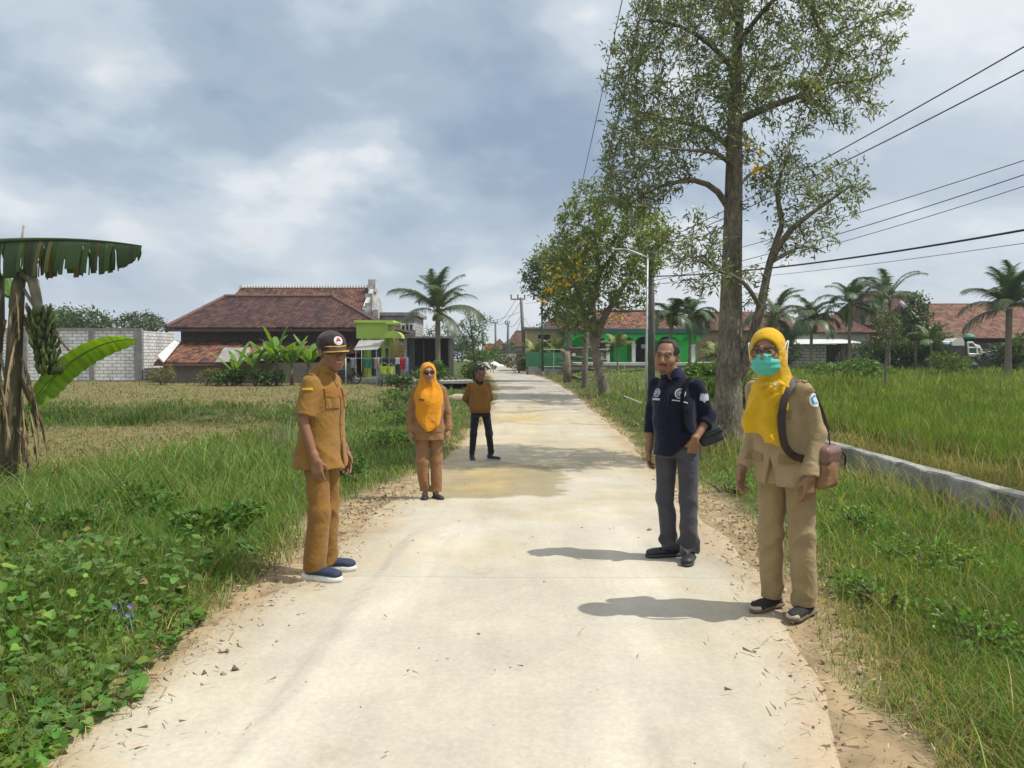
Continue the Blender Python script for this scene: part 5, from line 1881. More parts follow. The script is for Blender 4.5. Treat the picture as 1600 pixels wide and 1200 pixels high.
    b.build('porch_wall', mat('wall_pale_lime', (.36, .44, .20), (.30, .36, .18), 2, .8), o)
    d = MB(); d.box((XP(565, Yp), Yp + 2.28, pz + .98), (.42, .04, .95)); dd = d.build('door', mat('door_dark', (.05, .045, .04), (.03, .028, .025), 4, .5), o)
    d = MB(); d.tube([(XP(565, Yp) + .32, Yp + 2.2, pz + .95), (XP(565, Yp) + .32, Yp + 2.2, pz + 1.1)], .02, 6); d.build('handle', METAL_G, dd)
    d = MB(); d.box((XP(590, Yp), Yp + 2.27, pz + 1.25), (.5, .04, .55)); w = d.build('window_frame', WHITE_P, o)
    d = MB(); d.box((XP(590, Yp), Yp + 2.24, pz + 1.25), (.42, .03, .47)); d.build('pane', mat('glass_dark', (.03, .04, .045), (.04, .05, .055), 2, .12), w)
    # grey awning sheet on thin posts
    b = MB(); b.roof([P(553, 547, 41.6), P(590, 546, 41.6), P(601, 531, 43.6), P(561, 532, 43.6)], .02)
    aw = tag(b.build('awning', mat('awning_grey', (.36, .35, .33), (.27, .26, .25), 2, .8), None), 'sloping grey sheet awning in front of the lime green porch', 'awning')
    b = MB()
    for px in (556, 588):
        p = P(px, 546, 41.7); b.tube([(p.x, p.y, gz(p.x, p.y) - .1), tuple(p)], .025, 6)
    b.build('post', METAL_G, aw)


build_left_house()


def build_clothesline():
    Y = 39.0
    x0, x1 = XP(540, Y), XP(637, Y)
    zt = P(600, 559, Y).z
    zg = gz((x0 + x1) / 2, Y)
    t = thing('clothesline', 'washing line on blue posts in front of the lime green porch', 'clothesline', (0, 0, 0))
    for px, m in ((637, mat('paint_blue', (.06, .22, .50), (.05, .17, .40), 4, .5)), (591, mat('paint_blue', (.06, .22, .50), (.05, .17, .40), 4, .5)), (540, METAL_G)):
        b = MB(); x = XP(px, Y); b.tube([(x, Y, zg - .2), (x, Y, zt + .03)], .03, 8); b.build('post', m, t, smooth=True)
    b = MB(); b.tube([(x0, Y, zt), ((x0 + XP(591, Y)) / 2, Y, zt - .03), (XP(591, Y), Y, zt), (XP(615, Y), Y, zt - .02), (x1, Y, zt)], .012, 5); b.build('line', METAL_G, t)
    r = random.Random(5)
    items = [(552, 9, 16, (.30, .32, .34), 'grey and orange cloth hanging at the left end of the washing line'), (575, 13, 16, (.03, .22, .14), 'dark green cloth hanging on the washing line'), (589, 10, 17, (.42, .32, .18), 'tan patterned cloth hanging beside the dark green one'),
             (602, 9, 20, (.025, .025, .03), 'black shirt hanging on the washing line'), (613, 8, 14, (.06, .07, .12), 'dark navy cloth on the washing line'), (621, 7, 10, (.70, .72, .74), 'white cloth on the washing line'), (629, 9, 18, (.50, .03, .06), 'red shirt hanging next to the blue post')]
    for px, w, h, c, lb in items:
        W = w * Y / FPX; H = h * Y / FPX
        V, F = [], []
        n = 9
        for side, off in ((0, -.02), (1, .02)):
            for i in range(n):
                for j in range(6):
                    u = i / (n - 1); v = j / 5
                    V.append(((u - .5) * W * (1 - .12 * v * r.random()), off + .035 * math.sin(u * 11 + v * 2) * v, -v * H * (1 if side == 0 else .9)))
        for s in range(2):
            for i in range(n - 1):
                for j in range(5):
                    o = s * n * 6 + i * 6 + j
                    F.append((o, o + 1, o + 7, o + 6))
        for i in range(n - 1):
            F.append((i * 6, (i + 1) * 6, n * 6 + (i + 1) * 6, n * 6 + i * 6))
        o = mk('laundry', V, F, mat('cloth_%d' % px, tuple(k * .7 for k in c), tuple(k * .5 for k in c), 9, .9), None, smooth=True, loc=(XP(px, Y), Y, zt))
        tag(o, lb, 'laundry', 'clothes on the washing line')
    # covered bird cage under the porch edge, two green yellow buckets, plant pots
    b = MB()
    c = P(621, 549, 43.2)
    b.lathe([(.02, -.62), (.34, -.60), (.38, -.3), (.37, .2), (.30, .42), (.10, .58), (.03, .72)], tuple(c), 14)
    o = b.build('bird_cage', mat('cage_cover', (.33, .26, .09), (.22, .17, .07), 6, .8, .4), None, smooth=40)
    tag(o, 'tan covered bird cage hanging beside the lime green porch', 'bird cage')
    b = MB(); b.tube([tuple(c + Vector((0, 0, .7))), tuple(c + Vector((0, 0, 1.1)))], .015, 5); b.build('hook', METAL_G, o).parent = o
    for px, py, lb in ((600, 577, 'yellow green bucket under the black shirt of the washing line'), (610, 576, 'smaller yellow green bucket between the washing and the blue post')):
        c = P(px, py, 38.4); b = MB()
        s = .9 if px == 600 else .7
        zz = gz(c.x, c.y) - c.z + .3
        b.lathe([(.16 * s, -.2 * s), (.22 * s, .15 * s), (.23 * s, .17 * s), (.20 * s, .17 * s), (.15 * s, -.15 * s)], (0, 0, 0), 14)
        o = b.build('bucket', mat('plastic_lime', (.55, .68, .08), (.48, .60, .07), 4, .4), None, smooth=40); o.location = c
        h = MB(); h.tube([(.2 * s * math.cos(a), 0, .16 * s + .2 * s * math.sin(a)) for a in np.linspace(0, math.pi, 9)], .01, 5); h.build('handle', METAL_G, o)
        tag(o, lb, 'bucket', 'buckets by the washing line')
    # plinth shelf carrying the buckets
    a_, b_ = P(594, 592, 38.4), P(618, 592, 38.4)
    b = MB(); b.box(((a_.x + b_.x) / 2, 38.5, P(600, 583, 38.4).z - .2), ((b_.x - a_.x) / 2, .3, .14))
    for sx in (-1, 1):
        b.box(((a_.x + b_.x) / 2 + sx * .36, 38.5, (P(600, 583, 38.4).z - .3 + zg) / 2 - .05), (.05, .25, (P(600, 583, 38.4).z - .3 - zg) / 2 + .1))
    tag(b.build('bench', WOOD_GR, None), 'grey bench carrying the yellow green buckets', 'bench')


build_clothesline()


def build_motorbike(label, loc, rz, body):
    t = thing('motorbike', label, 'motorbike', loc, rz)
    rub = mat('rubber', (.02, .02, .02), (.03, .03, .03), 8, .8)
    for x in (-.6, .6):
        b = MB(); b.tube([(x + .26 * math.cos(a), 0, .29 + .26 * math.sin(a)) for a in np.linspace(0, 6.283, 25)], .045, 8); w = b.build('wheel', rub, t, smooth=True)
        b = MB()
        for k in range(6):
            a = k * 1.047; b.tube([(x, 0, .29), (x + .24 * math.cos(a), 0, .29 + .24 * math.sin(a))], .012, 5)
        b.build('rim', METAL_G, w)
    b = MB()
    b.box((-.25, 0, .62), (.42, .12, .10), bev=.05); b.box((.05, 0, .42), (.35, .11, .13), bev=.05); b.box((.48, 0, .72), (.06, .15, .28), M=Matrix.Rotation(-.35, 3, 'Y'), bev=.04); b.box((-.66, 0, .62), (.18, .09, .06), M=Matrix.Rotation(.25, 3, 'Y'), bev=.03)
    b.build('body', body, t)
    b = MB(); b.box((-.28, 0, .76), (.40, .13, .05), bev=.04); b.build('seat', rub, t)
    b = MB(); b.tube([(.42, -.33, 1.0), (.48, -.1, 1.02), (.48, .1, 1.02), (.42, .33, 1.0)], .018, 6); b.tube([(.48, 0, 1.0), (.6, 0, .3)], .03, 6); b.build('handlebar', METAL_G, t)
    b = MB(); b.lathe([(.01, -.03), (.08, -.02), (.085, .03), (.02, .04)], (.56, 0, .9), 10); b.build('headlight', mat('lens_clear', (.7, .7, .68), (.6, .6, .6), 3, .15), t)
    return t


build_motorbike('dark motorbike parked before the dark opening, right of the harvester', (XP(1543, 50), 50, gz(XP(1543, 50), 50) + .55), .15, mat('bike_paint', (.05, .07, .14), (.04, .05, .1), 4, .3))
build_motorbike('dark parked motorbike under the grey awning, by the porch', (XP(538, 41), 41, gz(XP(538, 41), 41)), .4, mat('bike_black', (.02, .02, .02), (.03, .03, .03), 4, .3))


def build_white_wall():
    Y = 46.0
    o = thing('block_wall', 'white painted block wall with grey concrete frame beside the left house', 'wall', (0, 0, 0))
    xa, xb, xc = XP(-90, Y), XP(222, Y), XP(272, 50)
    zg = gz(xb, Y)
    zt = P(200, 514, Y).z; zt1 = P(100, 522, Y).z
    zbm = P(150, 597, Y).z
    b = MB(); wall_uv(b, xa, xb, Y, Y, zbm + .1, zt - .1); wall_uv(b, xb + .1, xc, Y + .05, 50, zg - .3, zt - .12)
    b.build('brickwork', BLOCK_WHITE, o)
    b = MB(); wall_uv(b, xa, xb, Y + .02, Y + .02, zg - .5, zbm - .1); b.build('footing', BLOCK_GREY, o)
    b = MB()
    b.box(((xa + xb) / 2, Y + .05, zbm), ((xb - xa) / 2, .14, .105))
    b.box(((xa + xb) / 2, Y + .05, zt - .02), ((xb - xa) / 2, .13, .08))
    for px in (40, 144, 217):
        b.box((XP(px, Y), Y + .03, (zt + zg) / 2 - .25), (.15 if px != 217 else .22, .145, (zt - zg) / 2 + .2))
    b.box((XP(250, 48.4), 48.3, (zt + zg) / 2), (.1, .1, (zt - zg) / 2 - .1), rz=.9)
    b.build('concrete_frame', CONC_DARK, o)


build_white_wall()


def build_mid_left():
    # unfinished grey block building behind the lime porch
    Y = 60.0
    o = house('unfinished grey block building with roof slab behind the lime green porch', (0, 0, 0), 'building', 'building')
    xa, xb = XP(596, Y), XP(648, Y)
    zt = P(620, 491, Y).z; zg = gz(xb, Y)
    b = MB(); wall_uv(b, xa, xb, Y, Y, zg, zt - .15); wall_uv(b, xb, xb, Y + .17, Y + 6, zg, zt - .15); b.build('wall', BLOCK_GREY, o)
    b = MB(); b.box(((xa + xb) / 2, Y + 2.8, zt), ((xb - xa) / 2 + .3, 3.2, .13)); b.box(((xa + xb) / 2, Y - .1, P(620, 520, Y).z), ((xb - xa) / 2 + .1, .2, .22)); b.build('slab', CONC_DARK, o)
    b = MB(); b.box((XP(637, Y), Y - .05, P(637, 513, Y).z), (.55, .08, .4)); f = b.build('window', WHITE_P, o)
    b = MB()
    for k in range(3): b.box((XP(637, Y) - .3 + .3 * k, Y - .12, P(637, 513, Y).z), (.1, .02, .28))
    b.build('pane', DARK_IN, f)
    # black shed
    Y = 50.0
    o = house('low black sheeted shed with flat roof behind the coconut palm trunk', (0, 0, 0), 'shed', 'shed')
    xa, xb = XP(636, Y), XP(704, Y); zt = P(670, 527, Y).z; zg = gz(xb, Y)
    b = MB(); wall_uv(b, xa + .3, xb - .15, Y + 1.6, Y + 1.6, zg - .2, zt - .08, .05); wall_uv(b, xa, xa, Y + 4, Y, zg - .2, zt - .08, .05); wall_uv(b, xb - .1, xb - .1, Y + .4, Y + 4, zg - .2, zt - .08, .05)
    b.build('wall', BLACK_T, o)
    b = MB(); b.box(((xa + xb) / 2, Y + 2, zt), ((xb - xa) / 2 + .1, 2.2, .05)); b.build('roof', CONC_DARK, o)
    b = MB(); wall_uv(b, xa + .1, xb - .1, Y, Y, zg - .2, zg + .85, .05); b.build('counter', mat('counter_dark', (.07, .075, .085), (.05, .05, .06), 4, .6), o)
    for px in (640, 662, 701):
        b = MB(); b.tube([(XP(px, Y), Y - .06, zg - .2), (XP(px, Y), Y - .06, zt)], .05, 7); b.build('post', WOOD_DK, o)
    # culvert with slab at the field edge
    g = P(712, 590, 36)
    o = thing('culvert', 'small concrete culvert with a dark opening behind the far man', 'culvert', (g.x, 36, gz(g.x, 36)))
    b = MB(); b.box((0, .4, .32), (.75, .7, .08), bev=.02); b.box((-.68, .4, 0), (.08, .7, .3)); b.box((.68, .4, 0), (.08, .7, .3)); b.build('slab', mat('slab_pale', (.50, .48, .43), (.36, .35, .31), 3, .9, .4), o)
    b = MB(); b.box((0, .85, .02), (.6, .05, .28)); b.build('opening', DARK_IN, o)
    b = MB()
    for k, (x, y, s) in enumerate(((-.5, .3, .16), (-.25, .5, .13), (.0, .3, .1))):
        b.lathe([(s * .5, 0), (s, s * .3), (s * .9, s * .8), (s * .3, s * 1.2)], (x, y, .39), 7)
    b.build('rock', mat('rock_dark', (.12, .10, .09), (.07, .06, .05), 6, .9, .6), o)
    g = P(716, 603, 28); z = gz(g.x, 28)
    b = MB(); b.lathe([(.3, -.1), (.36, .08), (.28, .24), (.1, .32)], (0, 0, 0), 9)
    s = b.build('boulder', mat('rock_tan', (.42, .35, .22), (.30, .25, .16), 4, .9, .6), None, smooth=True); s.location = (g.x, 28, z); s.scale = (1.3, .8, .8)
    tag(s, 'tan boulder in the grass beside the far man', 'boulder')


build_mid_left()


def build_far():
    # red roofed houses at the end of the road
    specs = [(768, 792, 120, 528, 545, 'far red roofed house with pale wall, left of its steep roofed neighbour'), (793, 832, 112, 515, 541, 'far house with a steep brown red roof, behind the tilted power pole')]
    for px0, px1, Y, yr, ye, lb in specs:
        xa, xb = XP(px0, Y), XP(px1, Y)
        zg = gz(xa, Y); zr, ze = P(px0, yr, Y).z, P(px0, ye, Y).z
        o = house(lb, (0, 0, 0), group='far houses at the end of the road')
        b = MB(); b.roof([(xa - .4, Y - .5, ze), (xb + .4, Y - .5, ze), (xb - 1.2, Y + 3.5, zr), (xa + 1.2, Y + 3.5, zr)]); b.roof([(xa - .4, Y + 8, ze), (xa - .4, Y - .5, ze), (xa + 1.2, Y + 3.5, zr)]); b.roof([(xb + .4, Y - .5, ze), (xb + .4, Y + 8, ze), (xb - 1.2, Y + 3.5, zr)])
        b.build('roof', TILE_RED, o)
        b = MB(); wall_uv(b, xa, xb, Y, Y, zg - .3, ze); wall_uv(b, xa, xa, Y + 7, Y + .2, zg - .3, ze); b.build('wall', PLASTER_GREY if px0 > 780 else WHITE_P, o)
        w = MB(); w.box(((xa + xb) / 2, Y - .04, (zg + ze) / 2), (.6, .05, .6)); w.build('window', DARK_IN, o)
    Y = 66.0
    xa, xb = XP(822, Y), XP(882, Y); zt = P(840, 514, Y).z; zg = gz(xa, Y)
    o = house('cream flat roofed house with a small tiled roof behind the green gate', (0, 0, 0), group='far houses at the end of the road')
    b = MB(); wall_uv(b, xa, xb, Y, Y, zg - .3, zt); wall_uv(b, xa, xa, Y + 6, Y + .2, zg - .3, zt); b.build('wall', mat('wall_cream', (.50, .42, .22), (.40, .34, .19), 2, .8), o)
    b = MB(); b.box(((xa + xb) / 2, Y + 2.5, zt + .06), ((xb - xa) / 2 + .2, 3, .07)); rf = b.build('roof_slab', CONC_DARK, o)
    b = MB(); x2 = XP(853, Y); b.roof([(x2, Y + .3, zt + .13), (xb + .6, Y + .3, zt + .13), (xb + .2, Y + 2.2, zt + .95), (x2 + .3, Y + 2.2, zt + .95)]); b.build('roof', TILE_RED, o)
    w = MB(); w.box((XP(850, Y), Y - .04, zt - 1.0), (.5, .05, .5)); w.build('window', DARK_IN, o)
    # parked car, banner, lime heap
    Y = 104
    c = P(790, 561, Y); z = gz(c.x, Y)
    o = thing('parked_car', 'pale car parked far off where the road bends', 'car', (c.x, Y, z), .15)
    b = MB(); b.box((0, 0, .55), (1.9, .8, .32), bev=.15); b.prism([(-1.1, -.7, .8), (1.0, -.7, .8), (.6, -.7, 1.35), (-.8, -.7, 1.35)], (0, 1.4, 0)); b.build('body', mat('car_paint', (.62, .64, .66), (.55, .57, .6), 2, .25), o)
    b = MB(); b.prism([(-.95, -.72, .88), (.85, -.72, .88), (.55, -.72, 1.28), (-.75, -.72, 1.28)], (0, .02, 0)); b.build('window', mat('glass_dark', (.03, .04, .045), (.04, .05, .055), 2, .12), o)
    for x in (-1.15, 1.15):
        b = MB(); b.tube([(x, -.82, .32), (x, -.62, .32)], .32, 14); b.build('wheel', mat('rubber', (.02, .02, .02), (.03, .03, .03), 8, .8), o)
    c = P(764, 546, 118)
    b = MB(); b.box((0, 0, 0), (.75, .03, .85)); b.tube([(-.7, .05, -.8), (-.7, .05, -3.2)], .05, 6); b.tube([(.7, .05, -.8), (.7, .05, -3.2)], .05, 6)
    o = b.build('banner', mat('banner_orange', (.75, .20, .06), (.62, .16, .06), 3, .7), None); o.location = c
    tag(o, 'orange banner on posts beyond the road bend', 'banner')
    Y = 92.0
    c = P(769, 572, Y)
    V, F = [], []
    n = 24
    r = random.Random(3)
    for i in range(n + 1):
        for j in range(9):
            u, v = i / n * 2 - 1, j / 8 * 2 - 1
            h = max(0, 1 - u * u - v * v) ** .7 * (.42 + .12 * math.sin(u * 7) + .1 * r.random())
            V.append((u * 1.5, v * 1.2, h - .05))
    for i in range(n):
        for j in range(8):
            o = i * 9 + j; F.append((o, o + 9, o + 10, o + 1))
    o = mk('lime_heap', V, F, mat('lime_powder', (.74, .72, .66), (.64, .61, .54), 4, .9, .6), None, smooth=True, loc=(c.x, Y, gz(c.x, Y) + .02))
    tag(o, 'white heap of crushed stone dumped where the road bends', 'heap')
    # little wall with an orange patch near the bend
    Y = 80
    o = thing('garden_wall', 'short grey garden wall on the right where the road bends', 'wall', (0, 0, 0))
    b = MB(); wall_uv(b, XP(793, Y), XP(808, Y), Y, Y + .8, gz(XP(800, Y), Y) - .2, P(800, 553, Y).z, .15); b.build('panel', PLASTER_GREY, o)
    b = MB(); b.box((XP(796, Y), Y - .06, P(796, 564, Y).z), (.3, .04, .45)); b.build('gate_leaf', mat('rust_orange', (.55, .22, .08), (.4, .16, .07), 4, .7), o)
    b = MB(); wall_uv(b, XP(807, 72), XP(822, 72), 72, 72, gz(XP(815, 72), 72) - .2, P(815, 549, 72).z, .2)
    b.box((XP(815, 72), 72, P(815, 548, 72).z), (.55, .16, .06)); b.build('pier', CONC_DARK, o)


build_far()


def build_green_gate():
    Y = 57.0
    o = thing('gate', 'green sheeted sliding gate with a pale frame on a low concrete kerb', 'gate', (0, 0, 0))
    za, zb = P(850, 550, Y).z, P(850, 573, Y).z
    x0, xm, x1 = XP(822, Y), XP(848, Y), XP(882, Y)
    mg = mat('gate_green', (.07, .25, .12), (.05, .19, .09), 3, .5, streak=(1, 1, .3))
    b = MB()
    n = 20
    for i in range(n):
        xa = x0 + (xm - x0) * i / n; xb2 = x0 + (xm - x0) * (i + 1) / n
        b.box(((xa + xb2) / 2, Y + (.02 if i % 2 else -.02), (za + zb) / 2), ((xb2 - xa) / 2, .02, (za - zb) / 2))
    b.build('sheet', mg, o)
    b = MB(); b.box(((xm + x1) / 2, Y + .12, (za + zb) / 2 + .02), ((x1 - xm) / 2, .02, (za - zb) / 2 - .06)); b.build('sheet', mg, o)
    fr = mat('frame_pale_green', (.30, .50, .34), (.24, .42, .28), 3, .5)
    b = MB(); z1 = P(850, 546, Y).z; z0 = P(850, 577, Y).z
    for x in (xm, (xm + x1) / 2, x1): b.tube([(x, Y, z0), (x, Y, z1)], .035, 6)
    for z in (z0 + .2, z1): b.tube([(xm, Y, z), (x1, Y, z)], .035, 6)
    b.build('frame', fr, o)
    zg = gz(xm, Y)
    b = MB(); b.box(((x0 + x1) / 2, Y + .05, (z0 + zg) / 2 - .1), ((x1 - x0) / 2, .14, (z0 - zg) / 2 + .1)); b.box((XP(833, Y), Y - .3, zg + .3), (.35, .2, .3)); b.build('kerb', CONC_DARK, o)


build_green_gate()


def build_green_house():
    Y = 58.0
    o = house('bright green house with hipped clay tile roof and white porch posts', (0, 0, 0))
    xa, xb = XP(885, Y), XP(1101, Y)
    ze = P(950, 515, Y).z; zr = P(980, 487, Y + 4.5).z
    zf = P(980, 566, Y).z; zg = gz((xa + xb) / 2, Y)
    xr0, xr1 = XP(925, Y + 4.5), XP(1030, Y + 4.5)
    b = MB()
    A, B_, Cc, D = (xa - .1, Y - .7, ze), (xb + .1, Y - .7, ze), (xb + .1, Y + 10, ze), (xa - .1, Y + 10, ze)
    b.roof([A, B_, (xr1, Y + 4.5, zr), (xr0, Y + 4.5, zr)]); b.roof([B_, Cc, (xr1, Y + 4.5, zr)]); b.roof([D, A, (xr0, Y + 4.5, zr)]); b.roof([Cc, D, (xr0, Y + 4.5, zr), (xr1, Y + 4.5, zr)])
    rf = b.build('roof', TILE_ORANGE, o)
    b = MB()
    b.tube([(xr0, Y + 4.5, zr + .04), (xr1, Y + 4.5, zr + .04)], .13, 7); b.tube([(xr1, Y + 4.5, zr + .03), B_], .11, 7); b.tube([(xr0, Y + 4.5, zr + .03), A], .11, 7)
    b.build('ridge_cap', mat('ridge_dark', (.10, .06, .05), (.06, .04, .035), 5, .9), rf)
    b = MB(); b.box(((xa + xb) / 2, Y - .74, ze - .12), ((xb - xa) / 2 + .12, .05, .17)); b.box((xb + .1, Y + 2, ze - .12), (.04, 2.7, .17)); b.build('fascia', TEAL, o)
    # scalloped valance beam
    b = MB()
    zt, zbm = ze - .30, P(950, 529, Y).z
    bays = [XP(p, Y) for p in (893, 947, 990, 1025, 1060, 1092)]
    top = []
    for i in range(len(bays) - 1):
        x0, x1 = bays[i], bays[i + 1]
        pts = [(x0, zbm - .22)]
        for k in range(9):
            u = k / 8
            pts.append((x0 + .25 + (x1 - x0 - .5) * u, zbm + .12 * math.sin(math.pi * u) ** .5 + .02))
        pts.append((x1, zbm - .22))
        poly = [(x, Y - .55, z) for x, z in pts] + [(x1, Y - .55, zt), (x0, Y - .55, zt)]
        b.prism(poly, (0, .16, 0))
    b.build('valance', GREEN_P, o)
    # walls: recessed porch with arches and two projecting rooms
    b = MB(); wall_uv(b, xa + .4, xb - .4, Y + 2.2, Y + 2.2, zf, ze - .1, .18)
    wall_uv(b, XP(1052, Y), XP(1088, Y), Y + .1, Y + .1, zf, ze - .35, .18); wall_uv(b, XP(1052, Y), XP(1052, Y), Y + 2.2, Y + .28, zf, ze - .3, .15); wall_uv(b, XP(1088, Y) - .15, XP(1088, Y) - .15, Y + .28, Y + 9.5, zf, ze - .3, .15)
    wall_uv(b, xa + .4, xa + .4, Y + 9.5, Y + 2.4, zf, ze - .1, .15)
    wall_uv(b, XP(962, Y), XP(984, Y), Y + 1.2, Y + 1.2, zf, ze - .35, .18)
    b.build('wall', GREEN_P, o)
    for px in (997, 1005, 1040):
        d = MB(); d.box((XP(px, Y + 2), Y + 2.13, zf + 1.1), (.30 if px != 1005 else .1, .05, 1.1)); dd = d.build('door' if px != 1005 else 'window', DARK_IN, o)
    d = MB(); d.box((XP(935, Y + 2), Y + 2.13, zf + 1.3), (.7, .05, .6)); w = d.build('window', WHITE_P, o)
    d = MB(); d.box((XP(935, Y + 2), Y + 2.07, zf + 1.3), (.6, .02, .5)); d.build('pane', mat('glass_dark', (.03, .04, .045), (.04, .05, .055), 2, .12), w)
    for px in (949, 989, 1081):
        b = MB(); x = XP(px, Y); zt2 = P(px, 540, Y).z
        b.box((x, Y - .3, (zf + zt2) / 2), (.13, .13, (zt2 - zf) / 2)); b.box((x, Y - .3, zt2 + .03), (.17, .17, .05)); b.build('porch_post', WHITE_P, o)
        b = MB(); b.lathe([(.09, 0), (.08, .6), (.09, zbm - zt2 + .2)], (x, Y - .3, zt2 + .08), 10); b.build('column', GREEN_P, o, smooth=True)
    b = MB(); b.box(((xa + xb) / 2 + .2, Y + .6, zf - .12), ((xb - xa) / 2 + .5, 1.9, .12), bev=.02); b.box(((xa + xb) / 2 + .2, Y + .8, (zf - .24 + zg) / 2), ((xb - xa) / 2 + .35, 1.8, (zf - .24 - zg) / 2 + .2)); b.build('terrace', mat('terrace_white', (.62, .61, .57), (.48, .47, .43), 3, .8), o)
    b = MB(); b.box((XP(1003, Y + 2), Y + 1.05, P(1003, 541, Y).z), (.22, .04, .16)); b.build('lamp_shade', WHITE_P, o)
    # second tiled house behind its right end
    Y2 = 70
    o = house('red tiled house behind the right end of the green house', (0, 0, 0))
    xa, xb = XP(1070, Y2), XP(1260, Y2); ze = P(1100, 516, Y2).z; zr = P(1100, 487, Y2 + 5).z
    b = MB(); b.roof([(xa, Y2, ze), (xb, Y2, ze), (xb - .5, Y2 + 5, zr), (xa + 2, Y2 + 5, zr)]); b.roof([(xa, Y2 + 10, ze), (xa, Y2, ze), (xa + 2, Y2 + 5, zr)]); b.build('roof', TILE_RED, o)
    b = MB(); wall_uv(b, xa + .5, xb - .5, Y2 + .6, Y2 + .6, gz(xa, Y2), ze); b.build('wall', mat('wall_ochre', (.36, .24, .14), (.26, .18, .11), 2, .85), o)
    w = MB(); w.box((XP(1215, Y2), Y2 + .52, ze - 1.2), (.6, .06, .6)); w.build('window', DARK_IN, o)


build_green_house()


def build_right():
    # white block outbuilding with tin roof
    Y = 55.0
    o = house('white block outbuilding with a pale tin roof at the edge of the rice field', (0, 0, 0), 'outbuilding', 'outbuilding')
    zg = gz(XP(1290, Y), Y)
    x0, x1, x2 = XP(1232, Y), XP(1291, Y), XP(1342, Y)
    ztp = P(1290, 538, Y).z
    b = MB(); wall_uv(b, x0, x1, Y, Y, zg - .3, ztp); b.build('wall', BLOCK_WHITE2, o)
    b = MB(); wall_uv(b, x2, XP(1378, Y), Y, Y + .4, zg - .3, ztp + .1); b.build('wall', BLOCK_WHITE2, o)
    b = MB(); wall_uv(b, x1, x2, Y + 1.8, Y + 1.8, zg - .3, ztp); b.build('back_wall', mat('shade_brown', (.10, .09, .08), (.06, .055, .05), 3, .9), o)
    b = MB(); b.roof([(x0 - .2, Y - .7, P(1290, 538, Y).z), (x2 + .1, Y - .7, P(1290, 536, Y).z), (x2 - .2, Y + 2.2, P(1290, 530, Y + 2).z), (x0 + .3, Y + 2.2, P(1290, 530, Y + 2).z)], .04); b.build('roof', TIN, o)
    b = MB(); b.roof([(XP(1196, Y), Y - .4, P(1200, 537, Y).z), (x0 + .3, Y - .5, P(1200, 539, Y).z), (x0 + .2, Y + 2, P(1200, 528, Y).z), (XP(1200, Y), Y + 2, P(1200, 526, Y).z)], .06); b.build('tiled_roof', TILE_BROWN, o)
    for px in (1293, 1318, 1340):
        b = MB(); b.tube([(XP(px, Y), Y - .5, zg - .2), (XP(px, Y), Y - .5, ztp + .02)], .05, 6); b.build('post', WOOD_DK, o)
    r = random.Random(8)
    b = MB()
    for k in range(26):
        x = XP(1314, Y) + r.uniform(-.5, .6); b.tube([(x, Y - 1.0 + r.uniform(-.2, .2), zg - .1), (x + r.uniform(-.5, .5), Y - .9, zg + r.uniform(.6, 1.3))], .02, 4)
    tag(b.build('brushwood', WOOD_GR, None), 'pile of grey brushwood leaning at the outbuilding opening', 'brushwood')
    # houses behind
    def simple(lb, pa, pb, Y, ye, yr, tm, inset=(1.5, 1.5), wm=PLASTER_GREY, depth=9, gable=None):
        o = house(lb, (0, 0, 0), group='tile roofed houses beyond the rice field')
        xa, xb = XP(pa, Y), XP(pb, Y); ze = P(pa, ye, Y).z; zr = P(pa, yr, Y + depth / 2).z
        b = MB()
        r0, r1 = (xa + inset[0], Y + depth / 2, zr), (xb - inset[1], Y + depth / 2, zr)
        b.roof([(xa, Y, ze), (xb, Y, ze), r1, r0]); b.roof([(xb, Y + depth, ze), (xa, Y + depth, ze), r0, r1])
        if inset[0] > 0: b.roof([(xa, Y + depth, ze), (xa, Y, ze), r0])
        if inset[1] > 0: b.roof([(xb, Y, ze), (xb, Y + depth, ze), r1])
        b.build('roof', tm, o)
        b = MB(); zz = gz(xa, Y) - .3
        wall_uv(b, xa + .4, xb - .4, Y + .7, Y + .7, zz, ze + .1)
        for xx, ins in ((xa + .4, inset[0]), (xb - .6, inset[1])):
            if ins <= 0: b.prism([(xx, Y + .9, zz), (xx, Y + depth - .7, zz), (xx, Y + depth - .7, ze), (xx, Y + depth / 2, zr - .1), (xx, Y + .9, ze)], (.2, 0, 0))
            else: wall_uv(b, xx, xx, Y + depth - .7, Y + .9, zz, ze + .1)
        b.build('wall', wm, o)
        w = MB(); w.box(((xa + xb) / 2, Y + .62, (zz + ze) / 2 + .4), (.6, .06, .55)); w.build('window', DARK_IN, o)
        if gable:
            g = MB(); g.tube([(xa + .05, Y - .05, ze + .05), (r0[0] + .05, r0[1], r0[2] + .08)], .16, 6); g.build('verge_cap', mat('verge_grey', (.40, .40, .40), (.28, .28, .28), 4, .8), o)
        return o
    simple('house with a dark grey hipped roof behind the thin feather palm', 1258, 1315, 76, 511, 488, mat_tiles('tiles_grey', (.06, .06, .065), (.10, .10, .105), (.15, .15, .15)), (1.6, 1.6))
    simple('low house with orange brown tiles behind the tin roofed outbuilding', 1276, 1372, 64, 519, 492, TILE_RED, (1.2, 1.4), WHITE_P)
    simple('house with a tall dark brown gabled roof left of the terracotta roof', 1352, 1472, 66, 508, 455, TILE_BROWN, (2.2, 0), PLASTER_GREY, 11)
    simple('house with a long terracotta roof at the right edge of the field', 1462, 1680, 56, 528, 474, TILE_TERRA, (0.35, 0), WOOD_DK, 12, gable=True)
    # low lean-to with dark opening in front of them
    Y = 53.0
    o = house('low lean to shelter with brown tiles and a dark open front', (0, 0, 0), 'shelter', 'shelter')
